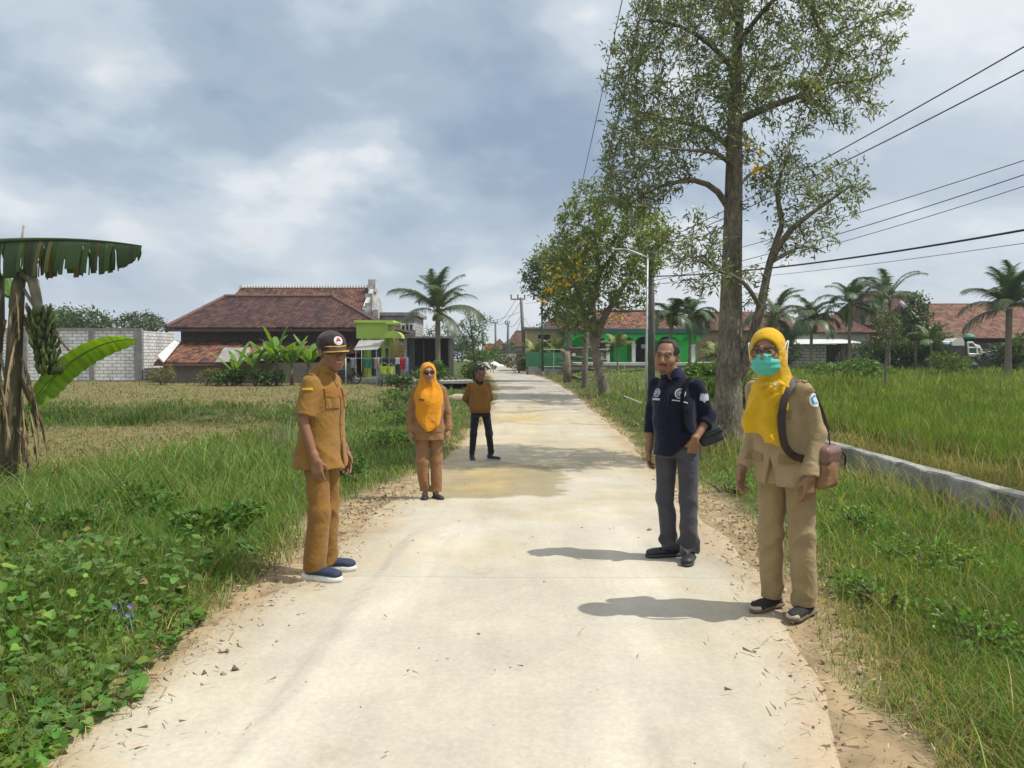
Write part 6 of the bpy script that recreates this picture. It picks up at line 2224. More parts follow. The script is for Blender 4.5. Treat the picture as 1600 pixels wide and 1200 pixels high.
    xa, xb = XP(1385, Y), XP(1566, Y); zl = P(1450, 535, Y).z; zh = P(1450, 526, Y).z; zg = gz(xa, Y)
    b = MB(); b.roof([(xa, Y - .5, zl), (XP(1475, Y), Y - .5, zl + .02), (XP(1475, Y), Y + 2.3, zh + .1), (xa, Y + 2.3, zh + .1)], .06); b.build('roof', TILE_TERRA, o)
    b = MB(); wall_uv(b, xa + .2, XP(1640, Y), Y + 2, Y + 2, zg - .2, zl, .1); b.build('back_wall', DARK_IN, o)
    for px in (1388, 1405, 1421, 1445, 1470, 1500, 1560):
        b = MB(); b.tube([(XP(px, Y), Y - .4, zg - .2), (XP(px, Y), Y - .4, zl)], .05, 6); b.build('post', WOOD_GR, o)
    # drum on the lean-to edge
    c = P(1559, 526, 51)
    b = MB(); b.lathe([(.02, 0), (.35, .02), (.38, .12), (.30, .26), (.05, .32)], (0, 0, 0), 14)
    k = b.build('basin', mat('plastic_teal', (.08, .32, .24), (.06, .25, .19), 4, .4), None, smooth=40); k.location = c + Vector((0, 3.2, -.05))
    tag(k, 'upturned teal plastic basin on the lower edge of the terracotta roof', 'basin')

    # combine harvester: white grain tank, cab with framed windows, blue cutter housing
    Y = 47.0
    c = P(1510, 575, Y); zb = gz(c.x, Y)
    o = thing('harvester', 'white combine harvester with framed cab windows half hidden in the field', 'harvester', (c.x, Y, zb))
    wh = mat('machine_white', (.70, .70, .64), (.58, .58, .52), 3, .4)
    rel = lambda px, py, dy=0.0: P(px, py, Y + dy) - Vector((c.x, Y, zb))
    def panel(b, pts, d): b.prism([rel(*p) for p in pts], (0, d, 0))
    b = MB(); panel(b, [(1488, 540), (1488, 534), (1496, 528), (1504, 528), (1507, 533), (1507, 540)], 1.2); b.build('grain_tank', wh, o)
    b = MB(); a0, a1 = rel(1486, 541), rel(1512, 575); b.box(((a0.x + a1.x) / 2, .7, (a0.z + a1.z) / 2), ((a1.x - a0.x) / 2, .6, (a0.z - a1.z) / 2)); b.build('body', mat('machine_dark', (.10, .09, .09), (.06, .055, .055), 4, .6), o)
    # cab side frame as a real frame of bars
    b = MB()
    def bars(pts, r=.055):
        pp = [rel(*p) for p in pts]
        b.tube(pp + [pp[0], pp[1]], r, 6)
    bars([(1512, 535), (1519, 535), (1526, 543), (1526, 553), (1513, 553)], .06); b.tube([rel(1512, 543), rel(1526, 543)], .055, 6)
    bars([(1513, 535, 1.2), (1530, 541, 1.2), (1534, 549, 1.2), (1534, 553, 1.2), (1513, 553, 1.2)], .055)
    for p in ((1513, 535), (1526, 543), (1526, 553)): b.tube([rel(*p), rel(p[0] + (4 if p[0] > 1520 else 0), p[1], 1.2)], .05, 6)
    cab = b.build('cab_frame', wh, o)
    b = MB(); panel(b, [(1513, 553), (1526, 553), (1526, 556), (1522, 557), (1514, 556)], 1.25); b.build('cab_floor', wh, o)
    b = MB(); panel(b, [(1513.5, 536.5), (1519, 536.5), (1525, 543.5), (1525, 552), (1514, 552)], .03); b.build('window', mat('glass_smoke', (.05, .06, .07), (.06, .07, .08), 2, .1), cab)
    b = MB(); panel(b, [(1527, 545, .6), (1532, 549, .6), (1533, 553, .6), (1527, 553, .6)], .5); b.build('seat', mat('seat_tan', (.36, .33, .24), (.28, .26, .19), 4, .7), o)
    b = MB(); a0, a1 = rel(1470, 533), rel(1488, 545); b.box(((a0.x + a1.x) / 2, .5, (a0.z + a1.z) / 2), ((a1.x - a0.x) / 2, .4, (a0.z - a1.z) / 2), bev=.08); b.build('engine_cover', mat('machine_blue', (.08, .09, .16), (.06, .07, .12), 3, .35), o)
    b = MB(); a0, a1 = rel(1473, 533.5), rel(1485, 538); b.box(((a0.x + a1.x) / 2, .08, (a0.z + a1.z) / 2), ((a1.x - a0.x) / 2, .03, (a0.z - a1.z) / 2), bev=.02); b.build('headlight', mat('lens_bright', (.85, .87, .95), (.8, .82, .9), 3, .15), o)
    b = MB()
    for s in (0, 1.1):
        b.box((rel(1503, 570).x, s + .05, .28), (1.0, .2, .26), bev=.15)
    b.build('track', mat('rubber', (.02, .02, .02), (.03, .03, .03), 8, .8), o)
    b = MB(); b.tube([rel(1536, 551, .4), rel(1548, 549, .4), rel(1562, 547, .4)], .03, 5); b.tube([rel(1547, 549, .4), rel(1548, 545, .4)], .04, 5); b.build('boom', METAL_G, o)


build_right()


# ------------------------------------------------------------------ bamboo rack, poles and cables
def build_rack():
    Y = 44.0
    o = thing('bamboo_rack', 'stack of grey bamboo poles lashed between posts under the flowering trees', 'rack', (0, 0, 0))
    zg = gz(XP(900, Y), Y)
    r = random.Random(2)
    for px, Yp in ((884, 44.0), (940, 44.2), (890, 45.2)):
        b = MB(); x = XP(px, Yp); b.tube([(x, Yp, zg - .2), (x + .02, Yp, P(px, 545 if px != 890 else 540, Yp).z)],   .12 if px == 884 else .09, 8); b.build('post', bark('bark_rugged'), o, smooth=True)
    for k, py in enumerate((543, 546, 551, 555, 560, 563, 568, 572, 577, 582, 587)):
        b = MB()
        p0, p1 = P(876 + r.uniform(-5, 8), py + r.uniform(-2, 2), Y - .1 + .06 * (k % 3)), P(944 + r.uniform(-8, 10), py + r.uniform(-3, 8), Y + .05 + .06 * (k % 3))
        if k in (5, 9): p1 = P(928, py + 14, Y)
        mid = (p0 + p1) / 2 + Vector((0, 0, -.04))
        b.tube([p0, mid, p1], [.075, .07, .06], 7); b.build('pole', WOOD_GR, o, smooth=True)
    b = MB(); b.box((XP(896, Y), Y - .25, P(896, 554, Y).z), (.09, .02, .08)); b.build('tag_board', WHITE_P, o)
    # stump with a lopped top in front
    g = P(887, 600, 42.5)
    b = MB(); z = gz(g.x, 42.5)
    b.tube([(g.x, 42.5, z - .1), (g.x - .02, 42.5, z + .8), (g.x - .05, 42.5, P(886, 549, 42.5).z)], [.26, .21, .18], 9)
    b.tube([(g.x - .04, 42.5, P(886, 552, 42.5).z), (g.x - .4, 42.5, P(880, 548, 42.5).z)], [.12, .08], 7)
    k = b.build('tree_stump', bark('bark_rugged'), None, smooth=True)
    tag(k, 'lopped grey tree stump in front of the bamboo rack', 'tree stump')
    # fallen bamboo lying on the verge
    b = MB(); a, c = P(975, 610, 24), P(1002, 622, 21.5); a.z = gz(a.x, a.y) + .35; c.z = gz(c.x, c.y) + .25
    b.tube([tuple(a), tuple(c)], .022, 6)
    tag(b.build('fallen_pole', mat('bamboo_pale', (.55, .50, .38), (.45, .40, .30), 5, .7), None), 'pale fallen bamboo pole lying on the verge grass beside the navy shirt', 'pole')


build_rack()


def build_poles():
    # galvanised street lamp
    Y = 25.0
    x = XP(1010, Y); zg = gz(x, Y); zt = P(1010, 402, Y).z
    t = thing('street_lamp', 'thin pale metal street lamp with curved arm beside the concrete pole', 'street lamp', (x, Y, zg))
    b = MB(); b.tube([(0, 0, -.2), (0, 0, 1.2), (.02, 0, zt - zg)], [.042, .036, .028], 10); b.build('pole', METAL_G, t, smooth=True)
    b = MB(); p = [Vector((.06, 0, zt - zg - .03)), Vector((-.25, 0, zt - zg + .10)), Vector((-.6, 0, zt - zg + .24)), Vector((-.85, 0, zt - zg + .27))]
    b.tube(p, [.03, .028, .026, .024], 8); b.build('arm', METAL_G, t, smooth=True)
    b = MB(); b.box((-.98, 0, zt - zg + .25), (.17, .06, .025), bev=.02); b.build('lamp_head', METAL_G, t)
    # concrete pole carrying the cables
    Y = 27.0
    x = XP(1018, Y); zg = gz(x, Y); zt = P(1015, 384, Y).z
    t = thing('concrete_pole', 'thick grey concrete electricity pole behind the street lamp', 'pole', (x, Y, zg))
    b = MB(); b.tube([(0, 0, -.2), (0, 0, (zt - zg) * .5), (-.05, 0, zt - zg)], [.135, .115, .09], 12); b.build('shaft', mat('pole_concrete', (.12, .115, .105), (.075, .072, .068), 3, .9, .3), t, smooth=True)
    b = MB(); b.box((-.05, 0, zt - zg - .25), (.7, .05, .05)); b.build('crossarm', METAL_G, t)
    for s in (-.6, -.2, .2, .6):
        b = MB(); b.lathe([(.02, 0), (.05, .03), (.03, .08), (.05, .12), (.01, .18)], (-.05 + s, 0, zt - zg - .2), 8); b.build('insulator', mat('ceramic', (.35, .22, .15), (.3, .18, .12), 4, .3), t)
    # slender dark pole near the gate
    Y = 53.0
    x = XP(848, Y); zg = gz(x, Y); zt = P(846, 464, Y).z
    t = thing('metal_pole', 'slender dark green pole standing in front of the green gate', 'pole', (x, Y, zg))
    b = MB(); b.tube([(0, 0, -.2), (-.06, 0, zt - zg)], [.09, .06], 8); b.build('shaft', mat('pole_darkgreen', (.02, .05, .04), (.03, .06, .05), 3, .5), t, smooth=True)
    b = MB(); b.lathe([(.12, 0), (.12, .35), (.08, .38)], (0, 0, -.05), 10); b.build('base_collar', CONC_DARK, t)
    # distant power poles
    spec = [(821, 814, 70, 465, 562, 22, 'tilted power pole with a three pin crossarm at the road bend'), (775, 774, 118, 503, 560, 12, 'far power pole with a short crossarm over the red roof'), (793, 794, 92, 505, 566, 6, 'thin distribution pole with a box, right of the far power pole'), (755, 754, 150, 516, 560, 8, 'farthest power pole, just right of the feathery tree')]
    for pb, pt, Y, yt, yb, aw, lb in spec:
        x = XP(pb, Y); zg = gz(x, Y); top = P(pt, yt, Y)
        t = thing('power_pole', lb, 'power pole', (x, Y, zg), 0, 'power poles along the road')
        dx = top.x - x; H = top.z - zg
        b = MB(); b.tube([(0, 0, -.3), (dx, 0, H)], [.20, .13], 9); b.build('shaft', mat('pole_steel', (.13, .14, .15), (.10, .105, .11), 3, .6), t, smooth=True)
        w = aw * Y / FPX
        b = MB(); b.box((dx - w * .22, 0, H - .15), (w * .5, .06, .06)); b.build('crossarm', CONC_DARK, t)
        for k in (-.70, -.22, .26):
            b = MB(); b.lathe([(.04, 0), (.08, .05), (.05, .2), (.09, .25), (.02, .42)], (dx + w * k, 0, H - .1), 7); b.build('insulator', mat('ceramic_dark', (.10, .09, .09), (.08, .07, .07), 4, .3), t)
        if yt == 505 or yt == 465:
            b = MB(); b.box((dx * .55 + .16, -.1, H * .55), (.14, .12, .3)); b.build('junction_box', CONC_DARK, t)


build_poles()


def cable(pts3, r, label, sag=.25, group='overhead cables', n=24):
    b = MB()
    out = []
    for k in range(len(pts3) - 1):
        A, B_ = Vector(pts3[k]), Vector(pts3[k + 1])
        for i in range(n + (k == len(pts3) - 2)):
            u = i / n
            p = A.lerp(B_, u); p.z -= 4 * sag * u * (1 - u)
            out.append(p)
    b.tube(out, r, 6)
    o = b.build('cable', mat('cable_black', (.02, .02, .022), (.03, .03, .032), 5, .5), None, smooth=True)
    tag(o, label, 'cable', group)


def build_cables():
    pt = lambda px, py, Y: tuple(P(px, py, Y))
    cable([pt(1012, 386, 27), pt(1760, -20, 11)], .012, 'uppermost cable running from the concrete pole to the top right', .18)
    cable([pt(1016, 389, 27), pt(1760, 25, 11)], .012, 'second cable from the top, just below and parallel to the uppermost', .18)
    cable([pt(1012, 425, 27), pt(1760, 198, 12)], .008, 'thin cable at mid height, third from the top', .12)
    cable([pt(1012, 440, 27), pt(1760, 218, 12)], .009, 'middle cable directly below the third', .22)
    cable([pt(1014, 446, 27), pt(1760, 238, 12)], .007, 'thin cable below the middle one', .25)
    cable([pt(1014, 432, 27), pt(1760, 330, 12)], .022, 'thick twisted black cable, the heaviest of all the cables', .22)
    cable([pt(1014, 444, 27), pt(1760, 356, 12)], .006, 'thin cable just under the thick twisted one', .15)
    cable([pt(822, 470, 70), pt(905, 305, 30), pt(985, -60, 14)], .010, 'thin cable rising steeply above the road toward the tree top', .05)
    cable([pt(806, 468, 70), pt(772, 507, 118)], .022, 'left sagging cable between the tilted power pole and the far pole', .5)
    cable([pt(814, 470, 70), pt(776, 507, 118)], .022, 'right sagging cable between the tilted power pole and the far pole', .7)
    cable([pt(815, 492, 70), pt(794, 510, 92)], .022, 'slanting service cable from the tilted pole to the thin distribution pole', .4)
    cable([pt(816, 494, 70), pt(795, 540, 92)], .02, 'lower slanting stay cable from the tilted power pole', .3)
    cable([pt(819, 496, 70), pt(846, 512, 56), pt(1010, 470, 27)], .016, 'sagging cable from the tilted power pole through the flowering trees', .5)
    cable([pt(820, 474, 70), pt(1012, 400, 27)], .012, 'cable from the crossarm of the tilted power pole to the concrete pole', .4)
    cable([pt(815, 486, 70), pt(740, 505, 60)], .016, 'nearly level cable crossing the road bend to the left', .2)


build_cables()


def build_haze():
    b = MB(); b.box((0, 148, 9), (250, 165, 11.5))
    m = bpy.data.materials.new('haze_air'); m.use_nodes = True
    nt = m.node_tree; nt.nodes.remove(nt.nodes['Principled BSDF'])
    v = nt.nodes.new('ShaderNodeVolumePrincipled')
    v.inputs['Density'].default_value = .0006
    v.inputs['Color'].default_value = (.86, .91, 1, 1)
    v.inputs['Anisotropy'].default_value = .3
    nt.links.new(v.outputs[0], nt.nodes['Material Output'].inputs['Volume'])
    tag(b.build('haze', m, None), kind='stuff')


build_haze()
# ------------------------------------------------------------------ implicit surfaces for bodies and clothing
class Field:
    """union of rounded shapes with soft joins, turned into one closed mesh"""
    def __init__(s): s.ops = []; s.warp = None
    def _add(s, op, f, lo, hi, k):
        s.ops.append((op, f, np.array(lo, float), np.array(hi, float), k)); return s
    def cone(s, a, b, ra, rb, k=.02, op='u', sq=None):
        a = np.array(a, float); b = np.array(b, float); d = b - a; L2 = float(d @ d) + 1e-12
        def f(p):
            t = np.clip(((p - a) @ d) / L2, 0, 1)
            q = p - a - t[..., None] * d
            return np.sqrt((q * q).sum(-1)) - (ra + (rb - ra) * t)
        m = max(ra, rb)
        return s._add(op, f, np.minimum(a, b) - m, np.maximum(a, b) + m, k)
    def chain(s, pts, rs, k=.02, op='u'):
        for i in range(len(pts) - 1): s.cone(pts[i], pts[i + 1], rs[i], rs[i + 1], k, op)
        return s
    def ell(s, c, r, R=None, k=.02, op='u'):
        c = np.array(c, float); r = np.array(r, float); R = np.eye(3) if R is None else np.array(R)
        def f(p):
            q = (p - c) @ R
            k0 = np.sqrt(((q / r) ** 2).sum(-1)); k1 = np.sqrt(((q / (r * r)) ** 2).sum(-1)) + 1e-9
            return k0 * (k0 - 1) / k1
        m = r.max()
        return s._add(op, f, c - m, c + m, k)
    def box(s, c, h, R=None, rd=.01, k=.01, op='u'):
        c = np.array(c, float); h = np.array(h, float) - rd; R = np.eye(3) if R is None else np.array(R)
        def f(p):
            q = np.abs((p - c) @ R) - h
            return np.sqrt((np.maximum(q, 0) ** 2).sum(-1)) + np.minimum(q.max(-1), 0) - rd
        m = np.linalg.norm(h) + rd
        return s._add(op, f, c - m, c + m, k)
    def loft(s, rows, k=.02, op='u', pw=2.3):
        """rows of (z, cx, cy, rx, ry) from low to high"""
        A = np.array(rows, float); z = A[:, 0]
        zz = np.linspace(z[0], z[-1], 60)
        # smooth interpolation
        B = np.stack([np.interp(zz, z, A[:, j]) for j in range(1, 5)], 1)
        for _ in range(3):
            B[1:-1] = (B[:-2] + 2 * B[1:-1] + B[2:]) / 4
        def f(p):
            v = [np.interp(p[..., 2], zz, B[:, j]) for j in range(4)]
            e = (np.abs((p[..., 0] - v[0]) / v[2]) ** pw + np.abs((p[..., 1] - v[1]) / v[3]) ** pw) ** (1 / pw)
            d = (e - 1) * np.minimum(v[2], v[3])
            return np.maximum(d, np.maximum(z[0] - p[..., 2], p[..., 2] - z[-1]))
        lo = ((A[:, 1] - A[:, 3]).min(), (A[:, 2] - A[:, 4]).min(), z[0]); hi = ((A[:, 1] + A[:, 3]).max(), (A[:, 2] + A[:, 4]).max(), z[-1])
        return s._add(op, f, lo, hi, k)
    def cut(s, c, n, k=.004):
        """removes everything on the n side of point c, within the whole field"""
        c = np.array(c, float); n = np.array(n, float); n /= np.linalg.norm(n)
        return s._add('i', lambda p: (p - c) @ n, None if False else (-9, -9, -9), (9, 9, 9), k)
    def __call__(s, p):
        D = np.full(p.shape[:-1], 1.0)
        for op, f, lo, hi, k in s.ops:
            D = s._mix(op, D, f(p), k)
        return D + (s.warp(p) if s.warp else 0)
    @staticmethod
    def _mix(op, D, d, k):
        if op == 's': d = -d
        if op == 'u':
            h = np.clip(.5 + .5 * (D - d) / k, 0, 1); return D * (1 - h) + d * h - k * h * (1 - h)
        h = np.clip(.5 - .5 * (D - d) / k, 0, 1); return D * (1 - h) + d * h + k * h * (1 - h)
    def mesh(s, vox=.007):
        us = [o for o in s.ops if o[0] == 'u']
        lo = np.min([o[2] for o in us], 0) - .03; hi = np.max([o[3] for o in us], 0) + .03
        n = np.ceil((hi - lo) / vox).astype(int) + 1
        ax = [lo[i] + vox * np.arange(n[i]) for i in range(3)]
        D = np.full(n, 1.0, np.float32)
        for op, f, l, h, k in s.ops:
            m = k + 4 * vox
            i0 = [int(max(0, math.floor((l[i] - m - lo[i]) / vox))) for i in range(3)]
            i1 = [int(min(n[i], math.ceil((h[i] + m - lo[i]) / vox) + 1)) for i in range(3)]
            if any(i1[i] <= i0[i] for i in range(3)): continue
            sl = tuple(slice(i0[i], i1[i]) for i in range(3))
            X, Y, Z = np.meshgrid(*[ax[i][sl[i]] for i in range(3)], indexing='ij')
            p = np.stack([X, Y, Z], -1)
            D[sl] = s._mix(op, D[sl], f(p), k)
        if s.warp:
            near = np.abs(D) < .05
            idx = np.nonzero(near)
            p = np.stack([ax[i][idx[i]] for i in range(3)], -1)
            D[idx] += s.warp(p)
        return surface_net(D, lo, vox)


def surface_net(D, lo, vox):
    S = D < 0
    n = np.array(D.shape) - 1
    cnt = np.zeros(n, np.int8)
    offs = [(i, j, k) for i in (0, 1) for j in (0, 1) for k in (0, 1)]
    for o in offs:
        cnt += S[o[0]:o[0] + n[0], o[1]:o[1] + n[1], o[2]:o[2] + n[2]]
    act = (cnt > 0) & (cnt < 8)
    I = np.argwhere(act)
    idm = np.full(n, -1, np.int32); idm[act] = np.arange(len(I))
    val = np.stack([D[I[:, 0] + o[0], I[:, 1] + o[1], I[:, 2] + o[2]] for o in offs], 1)
    acc = np.zeros((len(I), 3)); c = np.zeros(len(I))
    for a in range(8):
        for b in range(a + 1, 8):
            oa, ob = np.array(offs[a]), np.array(offs[b])
            if np.abs(oa - ob).sum() != 1: continue
            va, vb = val[:, a], val[:, b]
            m = (va < 0) != (vb < 0)
            t = np.where(m, va / np.where(m, va - vb, 1), 0)
            acc += np.where(m[:, None], oa + t[:, None] * (ob - oa), 0); c += m
    V = lo + (I + acc / c[:, None]) * vox
    F = []
    for axis in range(3):
        u, v = (axis + 1) % 3, (axis + 2) % 3
        sl0 = [slice(None)] * 3; sl1 = [slice(None)] * 3
        sl0[axis] = slice(0, -1); sl1[axis] = slice(1, None)
        ch = S[tuple(sl0)] != S[tuple(sl1)]
        J = np.argwhere(ch)
        J = J[(J[:, u] > 0) & (J[:, v] > 0) & (J[:, u] < D.shape[u] - 1) & (J[:, v] < D.shape[v] - 1)]
        eu = np.zeros(3, int); eu[u] = 1; ev = np.zeros(3, int); ev[v] = 1
        q = [idm[tuple((J - d).T)] for d in (eu + ev, ev, 0 * eu, eu)]
        q = np.stack(q, 1)
        ins = S[tuple(J.T)]
        q[~ins] = q[~ins][:, ::-1]
        F.append(q)
    F = np.concatenate(F)
    return V, F[(F >= 0).all(1)]


def fold_noise(p, amp, fx, fz, seed):
    """irregular soft creases: ridges running at changing slants"""
    x, y, z = p[..., 0], p[..., 1], p[..., 2]
    w1 = 1.9 * np.sin(7.3 * z + 5.1 * x + seed) + 1.4 * np.sin(11.7 * y - 6.1 * z + 2.3 * seed)
    w2 = 1.7 * np.sin(9.1 * x - 8.3 * z + 1.7 * seed) + 1.2 * np.sin(13.0 * y + 5.0 * x + seed)
    r1 = 1 - 2 * np.abs(np.sin(.5 * fx * (x + .45 * z + .6 * y) + w1))
    r2 = 1 - 2 * np.abs(np.sin(.5 * fz * (z * .8 - .5 * x + .4 * y) + w2))
    m1 = .5 + .5 * np.sin(5.7 * z + 8.0 * x + 2 * seed); m2 = .5 + .5 * np.sin(6.9 * z - 7.0 * y + seed)
    return -amp * (.65 * r1 * m1 + .65 * r2 * m2)


def cloth(name, c, rough=.9, weave=.55, var=.14):
    if name in MATS: return MATS[name]
    m, nt, b = pbsdf(name)
    L = nt.links.new
    b.inputs['Roughness'].default_value = rough
    b.inputs['Specular IOR Level'].default_value = .2
    b.inputs['Sheen Weight'].default_value = .15
    tc = N(nt, 'ShaderNodeTexCoord')
    n = N(nt, 'ShaderNodeTexNoise'); n.inputs['Scale'].default_value = 7; n.inputs['Detail'].default_value = 6
    L(tc.outputs['Object'], n.inputs['Vector'])
    r = ramp(nt, [(.3, tuple(k * (1 - var) for k in c)), (.7, tuple(min(1, k * (1 + var)) for k in c))]); L(n.outputs['Fac'], r.inputs[0])
    L(r.outputs[0], b.inputs['Base Color'])
    n2 = N(nt, 'ShaderNodeTexNoise'); n2.inputs['Scale'].default_value = 8; n2.inputs['Detail'].default_value = 3.5; n2.inputs['Distortion'].default_value = 2.0
    L(tc.outputs['Object'], n2.inputs['Vector'])
    bp = N(nt, 'ShaderNodeBump'); bp.inputs['Strength'].default_value = weave; bp.inputs['Distance'].default_value = .022
    L(n2.outputs['Fac'], bp.inputs['Height']); L(bp.outputs[0], b.inputs['Normal'])
    MATS[name] = m
    return m


skin_mat = mat_col('skin', rough=.55, var=.07, vscale=14, spec=.35)


def RotZXZ(yaw, pitch=0.0, roll=0.0):
    """head frame: columns are the local x (person's left), y (back), z (up)"""
    return np.array((Matrix.Rotation(yaw, 3, 'Z') @ Matrix.Rotation(pitch, 3, 'X') @ Matrix.Rotation(roll, 3, 'Y')))


def scaled(F, sub, c, hs, k=.02, op='u'):
    c = np.array(c, float)
    F._add(op, lambda p: sub(c + (p - c) / hs) * hs, c - .2 * hs, c + .2 * hs, k)


def about(o, c, hs):
    m = Matrix.Translation(Vector(c)) @ Matrix.Scale(hs, 4) @ Matrix.Translation(-Vector(c))
    o.data.transform(m)
    for ch in o.children: about(ch, c, hs)


def add_head(F0, c, R, lean=1.0, hs=1.0):
    c = np.array(c)
    F = Field()
    W = lambda x, y, z: c + R @ np.array((x, y, z))
    F.ell(W(0, .018, .032), (.074 * lean, .094, .086), R, .02)
    F.ell(W(0, -.028, -.030), (.060 * lean, .066, .078), R, .035)
    F.ell(W(0, -.058, -.088), (.030 * lean, .030, .024), R, .03)         # chin
    for s in (-1, 1):
        F.ell(W(s * .042 * lean, -.055, -.022), (.022, .026, .022), R, .025)      # cheek
        F.ell(W(s * .048 * lean, -.012, -.072), (.016, .035, .020), R, .03)       # jaw
        F.cone(W(s * .012, -.090, .034), W(s * .050, -.072, .036), .008, .006, .018)  # brow
        F.ell(W(s * .031, -.097, .014), (.016, .014, .010), R, .012, 's')   # eye socket
        F.ell(W(s * .031, -.079, .014), (.0135, .0135, .0115), R, .004)     # eyeball
        F.ell(W(s * .077 * lean, .012, -.002), (.009, .019, .031), R, .008)  # ear
        F.ell(W(s * .080 * lean, .004, .002), (.006, .010, .018), R, .004, 's')
        F.ell(W(s * .011, -.102, -.026), (.009, .011, .008), R, .008)       # nostril wing
    F.cone(W(0, -.090, .020), W(0, -.112, -.020), .008, .0125, .012)
    F.cone(W(-.020, -.089, -.051), W(.020, -.089, -.051), .006, .006, .008)
    F.cone(W(-.016, -.088, -.062), W(.016, -.088, -.062), .0075, .0075, .008)
    F.cone(W(-.024, -.096, -.0565), W(.024, -.096, -.0565), .0022, .0022, .003, 's')
    scaled(F0, F, c, hs)
    return W


def face_paint(V, c, R, skin, lips, brow=(.03, .02, .016), hairy=None, hs=1.0):
    q = (V - np.array(c)) @ R / hs
    x, y, z = np.abs(q[:, 0]), q[:, 1], q[:, 2]
    n = len(V)
    col = np.tile(np.array(skin), (n, 1))
    near = (np.linalg.norm(q, axis=1) < .16)
    front = near & (y < -.05)
    def put(m, cc, a=1.0): col[m] = col[m] * (1 - a) + np.array(cc) * a
    put(front & (x < .045) & (x > .015) & (z > -.04) & (z < 0) , np.array(skin) * np.array((1.12, .95, .9)), .5)
    put(front & (x < .027) & (np.abs(z + .0565) < .0115) & (y < -.078), lips)
    put(front & (np.abs(x - .031) < .0135) & (np.abs(z - .012) < .0036), (.24, .20, .17))
    put(front & (np.abs(x - .031) < .0062) & (np.abs(z - .0125) < .0048), (.018, .012, .010))
    put(front & (np.abs(x - .031) < .016) & (np.abs(z - .0215) < .0026), (.02, .015, .012), .8)
    put(front & (x > .012) & (x < .052) & (np.abs(z - (.040 - .10 * (x - .03) ** 2 / .03)) < .0048), brow, .9)
    if hairy == 'moustache':
        put(near & (y < -.07) & (x < .030) & (z > -.050) & (z < -.036), brow, .85)
        put(near & (y < -.06) & (x < .018) & (z < -.075) & (z > -.105), brow, .6)
    if hairy == 'stubble':
        put(near & (y < -.05) & (x < .03) & (z > -.048) & (z < -.038), brow, .45)
    return col


def add_hand(F, w, d, pn, thumb, s=1.0, curl=.35, spread=.12):
    """w wrist, d pointing to the fingers, pn palm normal (the way the palm faces), thumb: unit side the thumb is on"""
    w = np.array(w, float); d = np.array(d, float); d /= np.linalg.norm(d)
    pn = np.array(pn, float); pn -= d * (pn @ d); pn /= np.linalg.norm(pn)
    t = np.cross(d, pn)
    if t @ np.array(thumb, float) < 0: t = -t
    R = np.stack([t, pn, d], 1)
    F.cone(w - d * .03 * s, w + d * .01 * s, .026 * s, .025 * s, .02)
    F.box(w + d * .052 * s, (.040 * s, .014 * s, .048 * s), R, .012 * s, .014)
    F.ell(w + d * .035 * s + t * .024 * s + pn * .008 * s, (.018 * s, .016 * s, .032 * s), R, .012)
    L = (.074, .082, .076, .060)
    for i in range(4):
        off = (.031 - .0205 * i) * s
        dd = d + t * spread * (.5 - i / 3)
        p = w + d * (.092 - .004 * abs(i - 1.2)) * s + t * off
        cu = curl * (1 + .22 * i)
        pts = [p]
        a = .0
        for j, fr in enumerate((.46, .32, .26)):
            a += cu * (.55, 1.0, .8)[j]
            v = dd / np.linalg.norm(dd) * math.cos(a) + pn * math.sin(a)
            pts.append(pts[-1] + v * L[i] * fr * s)
        F.chain([p - d * .02 * s] + pts, [.0092 * s, .0092 * s, .0085 * s, .0080 * s, .0066 * s], .004)
    p = w + d * .022 * s + t * .030 * s + pn * .006 * s
    v1 = d * .75 + t * .60 + pn * .28; v2 = d * .95 + t * .18 + pn * .35
    p1 = p + v1 / np.linalg.norm(v1) * .040 * s; p2 = p1 + v2 / np.linalg.norm(v2) * .034 * s
    F.chain([p, p1, p2], [.0125 * s, .0105 * s, .0078 * s], .007)


def decal(F, c, d, up, pts, faces, off=.003, th=.004, reach=.25):
    """2-D outline pts laid on the surface of F, seen along -d from c; returns verts, faces of a thin raised patch"""
    d = np.array(d, float); d /= np.linalg.norm(d)
    up = np.array(up, float); up -= d * (up @ d); up /= np.linalg.norm(up)
    rt = np.cross(up, d)
    pts = np.array(pts, float)
    P0 = np.array(c) + pts[:, :1] * rt + pts[:, 1:2] * up + d * reach
    t = np.zeros(len(P0))
    for _ in range(60):
        dist = F(P0 - d * t[:, None])
        t = np.minimum(t + np.maximum(dist * .7, -.01), reach * 2)
    hit = P0 - d * t[:, None]
    # keep outliers from falling off the edge
    med = np.median(t); t = np.clip(t, med - .06, med + .06); hit = P0 - d * t[:, None]
    V = np.concatenate([hit + d * (off + th), hit + d * (off - .012)])
    n = len(P0)
    fs = [tuple(f) for f in faces] + [tuple(i + n for i in f[::-1]) for f in faces]
    edge = {}
    for f in faces:
        for i in range(len(f)):
            a, b = f[i], f[(i + 1) % len(f)]
            if (b, a) in edge: del edge[(b, a)]
            else: edge[(a, b)] = 1
    fs += [(b, a, a + n, b + n) for a, b in edge]
    return V, fs


def grid_shape(w, h, nx=7, ny=7, fn=None):
    pts = [(w * (i / (nx - 1) - .5), h * (j / (ny - 1) - .5)) for j in range(ny) for i in range(nx)]
    if fn: pts = [fn(x / w, y / h, x, y) for x, y in pts]
    fs = [(j * nx + i, j * nx + i + 1, (j + 1) * nx + i + 1, (j + 1) * nx + i) for j in range(ny - 1) for i in range(nx - 1)]
    return pts, fs


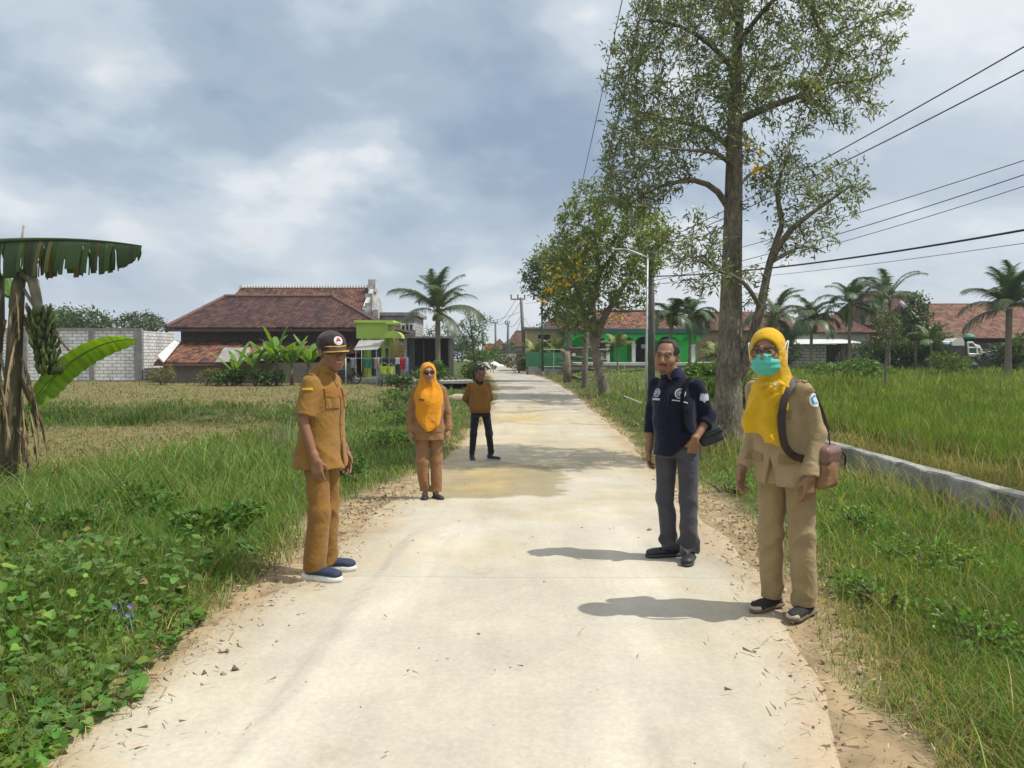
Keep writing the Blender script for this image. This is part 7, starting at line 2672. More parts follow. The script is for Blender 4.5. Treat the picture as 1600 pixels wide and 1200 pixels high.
def disc_shape(r0, r1, n=20, sx=1.0, sy=1.0, m=3):
    """disc (r0 = 0) or ring"""
    pts, fs = [], []
    for k in range(m + 1):
        r = r0 + (r1 - r0) * k / m
        r = max(r, 1e-4)
        pts += [(r * math.cos(2 * math.pi * i / n) * sx, r * math.sin(2 * math.pi * i / n) * sy) for i in range(n)]
    for k in range(m):
        for i in range(n):
            j = (i + 1) % n
            fs.append((k * n + i, (k + 1) * n + i, (k + 1) * n + j, k * n + j))
    return pts, fs


def poly_shape(poly):
    """star-shaped outline as a fan about its middle"""
    poly = [tuple(p) for p in poly]
    c = (sum(p[0] for p in poly) / len(poly), sum(p[1] for p in poly) / len(poly))
    mid = [((p[0] + c[0]) / 2, (p[1] + c[1]) / 2) for p in poly]
    n = len(poly)
    pts = [c] + mid + poly
    fs = []
    for i in range(n):
        j = (i + 1) % n
        fs += [(0, 1 + i, 1 + j), (1 + i, 1 + n + i, 1 + n + j, 1 + j)]
    return pts, fs


def patch(name, F, c, d, up, shape, m, parent, **kw):
    V, fs = decal(F, c, d, up, shape[0], shape[1], **kw)
    return mk(name, V, fs, m, parent)


def fmesh(name, F, m, parent, vox=.007, col=None):
    V, Fc = F.mesh(vox)
    return mk(name, V, Fc, m, parent, col=col(V) if col else None, smooth=True)


def strip_along(F, pts, w, m, name, parent, off=.006, th=.004, n=26, lat=None):
    """a belt-like strap: a ribbon along a smooth path, pushed just clear of F's surface"""
    pp = dense_line([Vector(p) for p in pts], [1] * len(pts), .025)
    C0 = np.array([tuple(p[0]) for p in pp])
    for _ in range(14):
        e = 1e-3
        g = np.stack([F(C0 + np.eye(3)[k] * e) - F(C0 - np.eye(3)[k] * e) for k in range(3)], -1)
        g /= np.linalg.norm(g, axis=1, keepdims=True) + 1e-9
        dist = F(C0)
        push = np.where(dist < off, off - dist, 0)
        C0 = C0 + g * push[:, None]
    for _ in range(2): C0[1:-1] = (C0[:-2] + 2 * C0[1:-1] + C0[2:]) / 4
    T = np.gradient(C0, axis=0); T /= np.linalg.norm(T, axis=1, keepdims=True) + 1e-9
    S = np.cross(T, g); S /= np.linalg.norm(S, axis=1, keepdims=True) + 1e-9
    for i in range(1, len(S)):
        if S[i] @ S[i - 1] < 0: S[i] = -S[i]
    for _ in range(4): S[1:-1] = (S[:-2] + S[1:-1] + S[2:]); S /= np.linalg.norm(S, axis=1, keepdims=True)
    Nn = np.cross(S, T)
    Nn *= np.sign((Nn * g).sum(1, keepdims=True) + 1e-9)
    V, fs = [], []
    for i in range(len(C0)):
        for a, b in ((-1, 0), (1, 0), (1, 1), (-1, 1)):
            V.append(C0[i] + S[i] * a * w / 2 + Nn[i] * b * th)
    for i in range(len(C0) - 1):
        for k in range(4):
            j = (k + 1) % 4
            fs.append((i * 4 + k, i * 4 + j, i * 4 + 4 + j, i * 4 + 4 + k))
    fs += [(3, 2, 1, 0), tuple(len(V) - 4 + k for k in range(4))]
    return mk(name, V, fs, m, parent, smooth=False)


def trousers(hips, knees, hems, rt, rk, rh, waist_z, wr, cy=0.0, seed=1, fold=.006, hemn=None, flat=1.0):
    F = Field()
    hx = (hips[0][0] + hips[1][0]) / 2; hy = (hips[0][1] + hips[1][1]) / 2; hz = hips[0][2]
    F.loft([(hz - .06, hx, hy, wr[0] * .92, wr[1]), (hz + .03, hx, hy + .005, wr[0], wr[1] * 1.02), (waist_z, hx, hy + cy, wr[0] * .88, wr[1] * .88)], .02)
    for s in (0, 1):
        h, k, e = np.array(hips[s]), np.array(knees[s]), np.array(hems[s])
        F.cone(h, k, rt, rk, .025)
        d = (e - k) / np.linalg.norm(e - k)
        G_ = 0
        F.cone(k, e + d * .03, rk, rh, .03)
    for s in (0, 1):
        e = np.array(hems[s]); k = np.array(knees[s])
    zc = min(hems[0][2], hems[1][2])
    hz0, hz1 = hems[0][2], hems[1][2]
    mx = (hems[0][0] + hems[1][0]) / 2
    dirx = np.array(hems[1]) - np.array(hems[0]); dirx[2] = 0; dl = np.linalg.norm(dirx) + 1e-6; dirx /= dl
    mid = (np.array(hems[0]) + np.array(hems[1])) / 2
    def cutf(p):
        t = np.clip(((p - mid) @ dirx) / dl + .5, 0, 1)
        t = np.clip((t - .35) / .3, 0, 1)
        return hz0 * (1 - t) + hz1 * t - p[..., 2]
    F._add('i', cutf, (-9, -9, -9), (9, 9, 9), .006)
    def warp(p):
        z = p[..., 2]
        kz = knees[0][2]
        w = .30 + .5 * np.exp(-((z - kz) / .10) ** 2) + 1.3 * np.exp(-((z - zc - .05) / .07) ** 2) + .6 * np.exp(-((z - hz) / .07) ** 2)
        return fold_noise(p, fold * 2.1, 26, 34, seed) * w
    F.warp = warp
    return F


def shoe(parent, ankle, toe_dir, L=.27, w=.046, h=.075, mu=None, ms=None, sole_h=.028, seed=0, toe_cap=None, low=False):
    """ankle: ground point below the ankle; toe_dir: horizontal direction"""
    d = np.array((toe_dir[0], toe_dir[1], 0.0)); d /= np.linalg.norm(d)
    s = np.array((-d[1], d[0], 0)); up = np.array((0, 0, 1.0))
    R = np.stack([s, d, up], 1)
    a = np.array((ankle[0], ankle[1], ankle[2] if len(ankle) > 2 else 0.0))
    W = lambda x, y, z: a + s * x + d * y + up * z
    F = Field()
    F.ell(W(0, -.035, sole_h + h * .45), (w * .86, .055, h * .62), R, .02)
    F.ell(W(0, L * .30, sole_h + h * .22), (w, L * .40, h * .36), R, .03)
    F.ell(W(0, L * .56, sole_h + h * .10), (w * .92, L * .17, h * .30), R, .02)
    if not low: F.cone(W(0, -.02, sole_h + h * .5), W(0, -.025, sole_h + h * 1.15), .043, .040, .02)
    F.cut(W(0, 0, sole_h * .6), -up)
    F.warp = lambda p: fold_noise(p, .0015, 90, 90, seed)
    o = fmesh('shoe', F, mu, parent, .0055)
    G_ = Field()
    G_.box(W(0, L * .02, sole_h * .5), (w * .96, L * .30, sole_h * .5), R, .012, .02)
    G_.ell(W(0, L * .46, sole_h * .5), (w * 1.06, L * .30, sole_h * .9), R, .02)
    G_.ell(W(0, -.05, sole_h * .5), (w * .92, .05, sole_h * .9), R, .02)
    G_.cut(W(0, 0, sole_h), up); G_.cut(W(0, 0, 0), -up)
    fmesh('sole', G_, ms, o, .0055)
    if toe_cap is not None:
        T_ = Field()
        T_.ell(W(0, L * .56, sole_h + h * .10), (w * 1.0, L * .185, h * .335), R, .02)
        T_.cut(W(0, L * .585, 0), -d); T_.cut(W(0, 0, sole_h * .8), -up)
        fmesh('toe_cap', T_, toe_cap, o, .0055)
    return o


def tubes(name, lines, r, m, parent, n=6):
    b = MB()
    for l in lines: b.tube([tuple(p) for p in l], r, n)
    return b.build(name, m, parent, smooth=True)


SK1 = (.235, .118, .066); SK2 = (.33, .185, .115); SK3 = (.20, .098, .055); SK4 = (.25, .13, .075); SK5 = (.27, .145, .085)
LIP = (.26, .09, .07)
HAIR = mat('hair_black', (.022, .018, .016), (.012, .010, .009), 40, .6, .5, 120, streak=(1, 1, .3))


def person(label, px, py_feet, Y, rz, S):
    p = P(px, py_feet, Y)
    z = float(road_z(Y)) + .012
    t = thing('person', label, 'person', (p.x, Y, z), rz, 'people standing along the road')
    t.scale = (S, S, S)
    return t


def base_body(F, J, skin_r=1.0, W=None):
    """one continuous figure: torso, limbs, neck"""
    F.loft([(.84, J['pel'][0], J['pel'][1], .135, .095), (.98, J['pel'][0] * .7 + J['che'][0] * .3, J['pel'][1] * .7 + J['che'][1] * .3, .125, .09), (1.22, J['che'][0], J['che'][1], .135, .085), (1.33, J['che'][0], J['che'][1] + .01, .10, .06)], .03)
    F.cone(J['neck'], np.array(J['head']) + np.array((0, .01, -.04)), .058, .052, .025)
    for s in (0, 1):
        sh, el, wr = J['sh'][s], J['el'][s], J['wr'][s]
        F.cone(sh, el, .042, .036, .03); F.cone(el, wr, .037, .025, .012)
        F.cone(J['hip'][s], J['kn'][s], .068, .046, .03); F.cone(J['kn'][s], J['an'][s], .045, .030, .015)
        F.cone(J['an'][s], np.array(J['an'][s]) + np.array((J['toe'][s][0] * .03, J['toe'][s][1] * .03, -.05)), .028, .022, .01)


# ------------------------------------------------------------------ the man in the cap
def man_in_cap():
    t = person('man in an ochre short sleeved uniform and dark cap, smiling at the left road edge', 509, 905, 5.23, rad(77), .985)
    J = dict(pel=(0, .02), che=(0, .0), neck=(0, .005, 1.42), head=(0, -.065, 1.558),
             sh=((-.165, .015, 1.345), (.165, .015, 1.345)), el=((-.205, .05, 1.09), (.205, .03, 1.09)), wr=((-.205, -.035, .84), (.20, -.06, .845)),
             hip=((-.09, .02, .87), (.09, .02, .87)), kn=((-.095, -.01, .47), (.10, .015, .47)), an=((-.095, .03, .085), (.11, .05, .085)), toe=((-.12, -1), (.25, -1)))
    R = RotZXZ(rad(-38), rad(6), rad(-3)); hs = 1.07
    B = Field(); base_body(B, J)
    add_head(B, J['head'], R, hs=hs)
    add_hand(B, J['wr'][0], (.02, -.16, -1), (1, 0.1, 0), (0, -1, 0), 1.0, .38)
    add_hand(B, J['wr'][1], (-.02, -.14, -1), (-1, 0.1, 0), (0, -1, 0), 1.0, .38)
    def col(V):
        c = face_paint(V, J['head'], R, SK1, LIP, hs=hs)
        q = (V - np.array(J['head'])) @ R / hs
        m = (np.abs(q[:, 0]) < .020) & (np.abs(q[:, 2] + .0565) < .0045) & (q[:, 1] < -.08)
        c[m] = (.40, .36, .32)
        return c
    fmesh('body', B, skin_mat, t, .0055, col)
    och = cloth('cloth_ochre', (.25, .132, .030))
    och2 = cloth('cloth_ochre_dark', (.235, .108, .021))
    s = Field()
    s.loft([(.765, 0, .035, .20, .185), (.90, 0, .03, .185, .160), (1.05, 0, .02, .172, .142), (1.20, 0, .0, .172, .132), (1.30, 0, .0, .165, .112), (1.365, 0, .008, .135, .088), (1.41, 0, .008, .098, .074), (1.445, 0, .005, .075, .066)], .03)
    for k, sg in ((0, -1), (1, 1)):
        sh, el = np.array(J['sh'][k]), np.array(J['el'][k])
        d = (el - sh) / np.linalg.norm(el - sh)
        n0 = len(s.ops)
        sl = Field(); sl.cone(sh, sh + d * .29, .060, .076, .01); sl.cut(sh + d * .215, d)
        s._add('u', sl, np.minimum(sh, sh + d * .3) - .1, np.maximum(sh, sh + d * .3) + .1, .035)
    s.cut((0, 0, 1.44), (0, .25, 1), .01)
    s._add('s', lambda p: np.maximum(np.abs(p[..., 0] - .01) - .012, np.maximum(p[..., 1] + .06, p[..., 2] - .93)), (-.1, -.4, .7), (.1, 0, .95), .008)
    def wp(p):
        z = p[..., 2]
        return fold_noise(p, .006, 17, 20, 1.3) * (.5 + .8 * (1 - ss(.8, 1.2, z))) + fold_noise(p, .004, 26, 30, 2.1) * np.exp(-((z - 1.3) / .12) ** 2)
    s.warp = wp
    sh_o = fmesh('shirt', s, och, t, .0065)
    # collar
    c = Field()
    c.loft([(1.415, 0, .0, .092, .088), (1.47, 0, -.006, .073, .072)], .01)
    c._add('s', lambda p: (((p[..., 0]) / .06) ** 2 + ((p[..., 1] + .0) / .058) ** 2) ** .5 - 1.0, (-.2, -.2, 1.3), (.2, .2, 1.6), .004)
    c._add('s', lambda p: np.maximum(np.abs(p[..., 0]) - (p[..., 2] - 1.40) * .45, p[..., 1] + .02), (-.1, -.2, 1.3), (.1, 0, 1.6), .004)
    fmesh('collar', c, och, sh_o, .005)
    for sg in (-1, 1):
        pc = (sg * .092, -.12, 1.235)
        patch('pocket', s, pc, (sg * .25, -1, 0), (0, 0, 1), grid_shape(.115, .115), och, sh_o, off=.004, th=.004)
        patch('pocket_flap', s, (pc[0], pc[1], 1.285), (sg * .25, -1, 0), (0, 0, 1), grid_shape(.122, .05, fn=lambda u, v, x, y: (x, y - (.012 if v < -.4 else 0) * (1 - 2 * abs(u)))), och2, sh_o, off=.009, th=.004)
        patch('pocket_pleat', s, (pc[0], pc[1], 1.225), (sg * .25, -1, 0), (0, 0, 1), grid_shape(.03, .09, 4, 5), och2, sh_o, off=.008, th=.003)
        patch('epaulette', s, (sg * .125, .01, 1.40), (sg * .35, 0, 1), (0, 1, 0), grid_shape(.11, .04, 6, 4), och2, sh_o, off=.004, th=.005)
        patch('sleeve_band', s, (sg * .26, .0, 1.315), (sg * 1, -.25, .1), (0, 0, 1), grid_shape(.075, .016, 7, 3), mat('thread_gold', (.70, .45, .03), (.6, .36, .02), 30, .5), sh_o, off=.003, th=.003)
    patch('placket', s, (0, -.14, 1.17), (0, -1, 0), (0, 0, 1), grid_shape(.035, .44, 4, 14), och2, sh_o, off=.003, th=.003)
    bt = mat('button', (.18, .10, .03), (.14, .08, .025), 9, .4)
    for z in (1.33, 1.24, 1.15, 1.06, .98):
        patch('button', s, (0, -.14, z), (0, -1, 0), (0, 0, 1), disc_shape(0, .0065, 8, m=1), bt, sh_o, off=.007, th=.003)
    # trousers
    tr = trousers([(-.09, .02, .85), (.09, .02, .85)], [(-.095, -.005, .47), (.098, .02, .47)], [(-.100, .035, .055), (.112, .055, .055)], .086, .074, .080, 1.0, (.16, .13), seed=2.2)
    tr_o = fmesh('trousers', tr, cloth('cloth_ochre_trouser', (.22, .112, .026)), t, .0065)
    nav = mat('shoe_navy', (.03, .045, .085), (.02, .03, .06), 20, .7, .3, 90); wh = mat('sole_white', (.72, .72, .70), (.58, .57, .53), 8, .7)
    shoe(t, (-.10, .03), (-.12, -1), .285, .05, .085, nav, wh, .042, 1)
    shoe(t, (.112, .05), (.25, -1), .285, .05, .085, nav, wh, .042, 2)
    # cap
    Hc = np.array(J['head']); W = lambda x, y, z: Hc + R @ np.array((x, y, z))
    cf = Field(); cf.ell(W(0, .016, .058), (.088, .106, .078), R, .02); cf.ell(W(0, .02, .04), (.087, .104, .05), R, .02); cf.cut(W(0, 0, .028), -R[:, 2] + R[:, 1] * .08)
    cap = fmesh('cap', cf, cloth('cap_brown', (.042, .026, .028)), t, .005)
    vis = MB(); top, bot = [], []
    for i in range(13):
        a = math.pi * (i / 12)
        for rr, lst in ((.0, top),): pass
    V, fs = [], []
    for layer, dz in ((0, .0), (1, -.006)):
        for i in range(13):
            u = i / 12 * 2 - 1
            for j in range(5):
                v = j / 4
                x = .084 * u * (1 - .05 * v)
                y = -.085 * math.sqrt(max(0, 1 - (u * .98) ** 2)) - .02 - .075 * v * (1 - .75 * u * u)
                z = .040 - .022 * v - .020 * u * u * (1 - .3 * v) + dz
                V.append(W(x, y + .015, z))
    for l in range(2):
        for i in range(12):
            for j in range(4):
                o = l * 65 + i * 5 + j
                fs.append((o, o + 1, o + 6, o + 5) if l == 0 else (o + 5, o + 6, o + 1, o))
    for i in range(12): fs.append((i * 5 + 4, 65 + i * 5 + 4, 65 + i * 5 + 9, i * 5 + 9)); fs.append((i * 5 + 5, 65 + i * 5 + 5, 65 + i * 5, i * 5))
    mk('visor', V, fs, cloth('cap_brown', (.042, .026, .028)), cap, smooth=False)
    gold = mat('thread_gold', (.70, .45, .03), (.6, .36, .02), 30, .5)
    tubes('gold_braid', [[W(.085 * math.sin(a), .015 - .108 * math.cos(a), .040 + .004 * math.cos(a)) for a in np.linspace(-1.15, 1.15, 17)]], .0042, gold, cap)
    tubes('visor_trim', [[W(.083 * u, -.087 * math.sqrt(max(0, 1 - (u * .98) ** 2)) - .080 * (1 - .75 * u * u), .021 - .014 * u * u) for u in np.linspace(-.97, .97, 19)]], .0042, gold, cap)
    patch('emblem', cf, W(0, -.10, .085), -R[:, 1] + R[:, 2] * .35, R[:, 2], disc_shape(0, .029, 18), mat('emblem_white', (.70, .70, .72), (.62, .62, .66), 30, .6), cap, off=.002, th=.003)
    patch('emblem_mark', cf, W(0, -.10, .090), -R[:, 1] + R[:, 2] * .35, R[:, 2], poly_shape([(-.018, -.010), (.018, -.010), (.010, .010), (0, .020), (-.010, .010)]), mat('emblem_red', (.45, .05, .05), (.35, .04, .04), 30, .6), cap, off=.004, th=.003)
    about(cap, Hc, hs)
    h = Field(); h.ell(W(0, .022, .028), (.079, .098, .086), R, .02); h.cut(W(0, -.045, 0), -R[:, 1]); h.cut(W(0, 0, .05), R[:, 2]); h.cut(W(0, 0, -.045), -R[:, 2]); h._add('s', lambda p: np.maximum(((p - Hc) @ R)[..., 1] - .03, ((p - Hc) @ R)[..., 2] - .012), W(0, 0, 0) - .2, W(0, 0, 0) + .2, .006)
    about(fmesh('hair', h, HAIR, t, .006), Hc, hs)


# ------------------------------------------------------------------ hijab helpers
def hijab_head(F, Hc, R, sc=1.0):
    W = lambda x, y, z: np.array(Hc) + R @ np.array((x, y, z))
    H = Field()
    H.ell(W(0, .018, .026), (.090, .112, .102), R, .03)
    H.ell(W(0, .0, -.05), (.082, .086, .085), R, .04)
    scaled(F, H, Hc, sc, .03)
    return W


def face_opening(F, Hc, R, sc, r):
    H = Field(); H.ell(np.array(Hc) + R @ np.array((0, -.088, -.004)), r, R)
    scaled(F, H, Hc, sc, .012, 's')


def lady_in_orange():
    S = 1.545 / 1.70
    t = person('lady in a tan suit with long orange headscarf and dark sunglasses, arms at her sides', 671, 785, 8.6, rad(10), S)
    J = dict(pel=(0, .01), che=(0, .0), neck=(0, .01, 1.42), head=(-.012, -.03, 1.552),
             sh=((-.160, .015, 1.335), (.160, .015, 1.335)), el=((-.225, .03, 1.08), (.225, .03, 1.08)), wr=((-.235, -.03, .84), (.24, -.03, .84)),
             hip=((-.09, .01, .86), (.09, .01, .86)), kn=((-.085, -.02, .47), (.085, .0, .47)), an=((-.05, .02, .085), (.085, .0, .085)), toe=((-.1, -1), (.3, -1)))
    R = RotZXZ(rad(4), rad(2), rad(-2)); hs = 1.07
    B = Field(); base_body(B, J); add_head(B, J['head'], R, .97, hs)
    add_hand(B, J['wr'][0], (.0, -.16, -1), (1, .3, 0), (.3, -1, 0), .95, .35)
    add_hand(B, J['wr'][1], (.02, -.16, -1), (-1, .3, 0), (-.3, -1, 0), .95, .35)
    fmesh('body', B, skin_mat, t, .006, lambda V: face_paint(V, J['head'], R, SK2, (.38, .10, .09), hs=hs))
    tan = cloth('cloth_tan', (.245, .130, .055))
    s = Field()
    s.loft([(.735, 0, .01, .200, .155), (.85, 0, .0, .198, .15), (1.0, 0, -.005, .178, .138), (1.16, 0, -.015, .182, .145), (1.28, 0, .0, .168, .115), (1.35, 0, .008, .13, .09), (1.41, 0, .005, .075, .068)], .03)
    for k in (0, 1):
        s.cone(J['sh'][k], J['el'][k], .060, .054, .03)
        e, w = np.array(J['el'][k]), np.array(J['wr'][k]); d = (w - e) / np.linalg.norm(w - e)
        sl = Field(); sl.cone(e, w + d * .04, .054, .051, .01); sl.cut(w + d * .005, d)
        s._add('u', sl, np.minimum(e, w) - .1, np.maximum(e, w) + .1, .03)
    s.warp = lambda p: fold_noise(p, .006, 18, 24, .7) * (.5 + .6 * (np.abs(p[..., 0]) > .17) + .5 * (1 - ss(.8, 1.0, p[..., 2])))
    jk = fmesh('jacket', s, tan, t, .007)
    for sg in (-1, 1):
        patch('pocket_flap', s, (sg * .10, -.13, .86), (0, -1, 0), (0, 0, 1), grid_shape(.13, .045), tan, jk, off=.005, th=.004)
        e, w = np.array(J['el'][(sg + 1) // 2]), np.array(J['wr'][(sg + 1) // 2])
    patch('button', s, (0, -.16, .835), (0, -1, 0), (0, 0, 1), disc_shape(0, .012, 8, m=1), mat('button_dark', (.05, .04, .03), (.04, .03, .02), 9, .4), jk, off=.004, th=.004)
    tr = trousers([(-.09, .01, .84), (.09, .01, .84)], [(-.088, -.02, .47), (.088, .0, .47)], [(-.058, .02, .085), (.088, .0, .085)], .090, .073, .068, .95, (.168, .13), seed=4.1, fold=.006)
    fmesh('trousers', tr, cloth('cloth_tan_trouser', (.25, .128, .058)), t, .007)
    blk = mat('shoe_black', (.02, .02, .022), (.03, .03, .032), 20, .5)
    shoe(t, (-.055, .02), (-.1, -1), .255, .043, .06, blk, blk, .02, 3, low=True); shoe(t, (.09, .0), (.3, -1), .255, .043, .06, blk, blk, .02, 4, low=True)
    org = cloth('cloth_orange', (.62, .25, .012), var=.10)
    Hc = J['head']
    h = Field(); W = hijab_head(h, Hc, R, hs)
    h.loft([(.855, -.005, -.150, .04, .03), (.885, -.005, -.140, .085, .045), (.95, -.005, -.108, .135, .072), (1.08, -.003, -.072, .160, .102), (1.20, 0, -.045, .178, .132), (1.29, 0, -.015, .188, .132), (1.355, 0, .005, .172, .118), (1.40, 0, .0, .140, .107), (1.46, Hc[0], Hc[1] + .02, .102, .098), (1.54, Hc[0], Hc[1] + .014, .088, .102)], .03, pw=2.1)
    face_opening(h, Hc, R, hs, (.062, .10, .084))
    def hw(p):
        q = p - np.array(Hc)
        an = np.arctan2(p[..., 0], -(p[..., 1] - .03))
        w = 1 - ss(1.42, 1.5, p[..., 2])
        return w * (-.006 * (1 - 2 * np.abs(np.sin(an * 4.5 + 1.2 * np.sin(p[..., 2] * 8)))) + .004 * np.sin(p[..., 2] * 17 + 3 * np.cos(an * 2.0))) + fold_noise(p, .003, 40, 46, 2)
    h.warp = hw
    hj = fmesh('headscarf', h, org, t, .0065)
    patch('name_tag', h, (-.105, -.17, 1.235), (-.25, -1, .1), (0.05, 0, 1), grid_shape(.075, .018, 5, 3), mat('tag_dark', (.05, .045, .05), (.03, .03, .035), 9, .4), hj, off=.004, th=.004)
    patch('brooch', h, (.05, -.2, .985), (.1, -1, 0), (0, 0, 1), grid_shape(.032, .018, 4, 3), mat('brooch', (.60, .45, .25), (.5, .35, .2), 9, .3, metal=.5), hj, off=.004, th=.004)
    # sunglasses
    gl = mat('lens_dark', (.012, .010, .012), (.02, .016, .018), 4, .12, spec=.6)
    b = Field()
    for sg in (-1, 1): b.box(W(sg * .032, -.104, .012), (.028, .006, .021), R @ np.array(Matrix.Rotation(sg * -.2, 3, 'Z')), .006, .004)
    b.cone(W(-.02, -.108, .016), W(.02, -.108, .016), .004, .004, .004)
    for sg in (-1, 1): b.cone(W(sg * .06, -.098, .018), W(sg * .078, -.01, .012), .004, .003, .004)
    about(fmesh('sunglasses', b, gl, t, .004), Hc, hs)


def far_man():
    S = 1.63 / 1.70
    t = person('man in a brown sweater and black trousers looking down with hands behind his back', 753, 722, 13.1, rad(14), S)
    J = dict(pel=(-.02, .0), che=(-.05, .0), neck=(-.05, -.01, 1.42), head=(-.045, -.065, 1.545),
             sh=((-.205, .015, 1.34), (.105, .015, 1.34)), el=((-.275, .11, 1.11), (.175, .11, 1.11)), wr=((-.13, .19, .93), (.04, .19, .93)),
             hip=((-.115, .01, .87), (.075, .01, .87)), kn=((-.155, -.01, .47), (.13, -.01, .47)), an=((-.175, .02, .085), (.175, .02, .085)), toe=((-.1, -1), (.55, -1)))
    R = RotZXZ(rad(4), rad(24), rad(3)); hs = 1.07
    B = Field(); base_body(B, J); add_head(B, J['head'], R, hs=hs)
    add_hand(B, J['wr'][0], (1, .1, -.35), (0, 1, 0), (0, 0, 1), 1.0, .4)
    add_hand(B, J['wr'][1], (-1, .2, -.35), (0, 1, 0), (0, 0, 1), 1.0, .4)
    fmesh('body', B, skin_mat, t, .0075, lambda V: face_paint(V, J['head'], R, SK3, LIP, hairy='stubble', hs=hs))
    br = cloth('knit_brown', (.205, .098, .020), weave=.4)
    s = Field()
    cx = -.04
    s.loft([(.855, -.03, .01, .155, .125), (.90, -.03, .005, .195, .155), (.97, -.035, 0, .20, .158), (1.15, cx, -.005, .182, .132), (1.28, cx - .01, .0, .172, .115), (1.355, cx - .01, .01, .135, .09), (1.43, -.05, .0, .075, .07)], .03)
    for k in (0, 1): s.chain([J['sh'][k], J['el'][k], J['wr'][k]], [.062, .056, .044], .035)
    s._add('s', lambda p: np.maximum(np.abs(p[..., 0] + .05) - (p[..., 2] - 1.33) * .55, p[..., 1] + .02), (-.2, -.3, 1.3), (.1, 0, 1.6), .008)
    s.warp = lambda p: fold_noise(p, .007, 17, 26, 3.3) * (.5 + .8 * np.exp(-((p[..., 2] - .95) / .10) ** 2))
    so = fmesh('sweater', s, br, t, .0075)
    c = Field(); c.loft([(1.36, -.05, -.005, .088, .078), (1.465, -.05, -.022, .068, .066)], .01); c._add('s', lambda p: np.maximum(np.abs(p[..., 0] + .05) - (p[..., 2] - 1.36) * .35, p[..., 1] + .03), (-.2, -.3, 1.3), (.1, 0, 1.6), .006)
    fmesh('collar', c, cloth('cloth_black', (.016, .016, .02)), so, .0065)
    blk = cloth('cloth_black', (.016, .016, .02))
    tr = trousers([(-.115, .01, .85), (.075, .01, .85)], [(-.155, -.01, .47), (.13, -.01, .47)], [(-.175, .02, .10), (.175, .02, .10)], .082, .062, .054, .98, (.155, .12), seed=1.7, fold=.005)
    fmesh('trousers', tr, blk, t, .0075)
    nv = mat('shoe_darknavy', (.025, .03, .045), (.02, .022, .035), 20, .7); gs = mat('sole_grey', (.42, .42, .43), (.33, .33, .34), 9, .7)
    shoe(t, (-.175, .02), (-.1, -1), .27, .048, .08, nv, gs, .03, 5); shoe(t, (.175, .02), (.9, -1), .27, .048, .08, nv, gs, .03, 6)
    Hc = np.array(J['head']); W = lambda x, y, z: Hc + R @ np.array((x, y, z))
    h = Field(); h.ell(W(0, .022, .045), (.082, .101, .085), R, .02)
    q = lambda p: (p - Hc) @ R
    h._add('s', lambda p: np.maximum(q(p)[..., 1] + .020 - .35 * (q(p)[..., 2] - .05), q(p)[..., 2] - .092 + .0 * p[..., 0]), W(0, 0, 0) - .3, W(0, 0, 0) + .3, .01)
    h._add('s', lambda p: q(p)[..., 2] + .035 - .5 * np.maximum(0, .0 - q(p)[..., 1]), W(0, 0, 0) - .3, W(0, 0, 0) + .3, .01)
    h._add('s', lambda p: np.maximum(q(p)[..., 1] - .028, q(p)[..., 2] - .012), W(0, 0, 0) - .3, W(0, 0, 0) + .3, .01)
    h.warp = lambda p: fold_noise(p, .003, 80, 80, 1)
    about(fmesh('hair', h, HAIR, t, .006), Hc, hs)


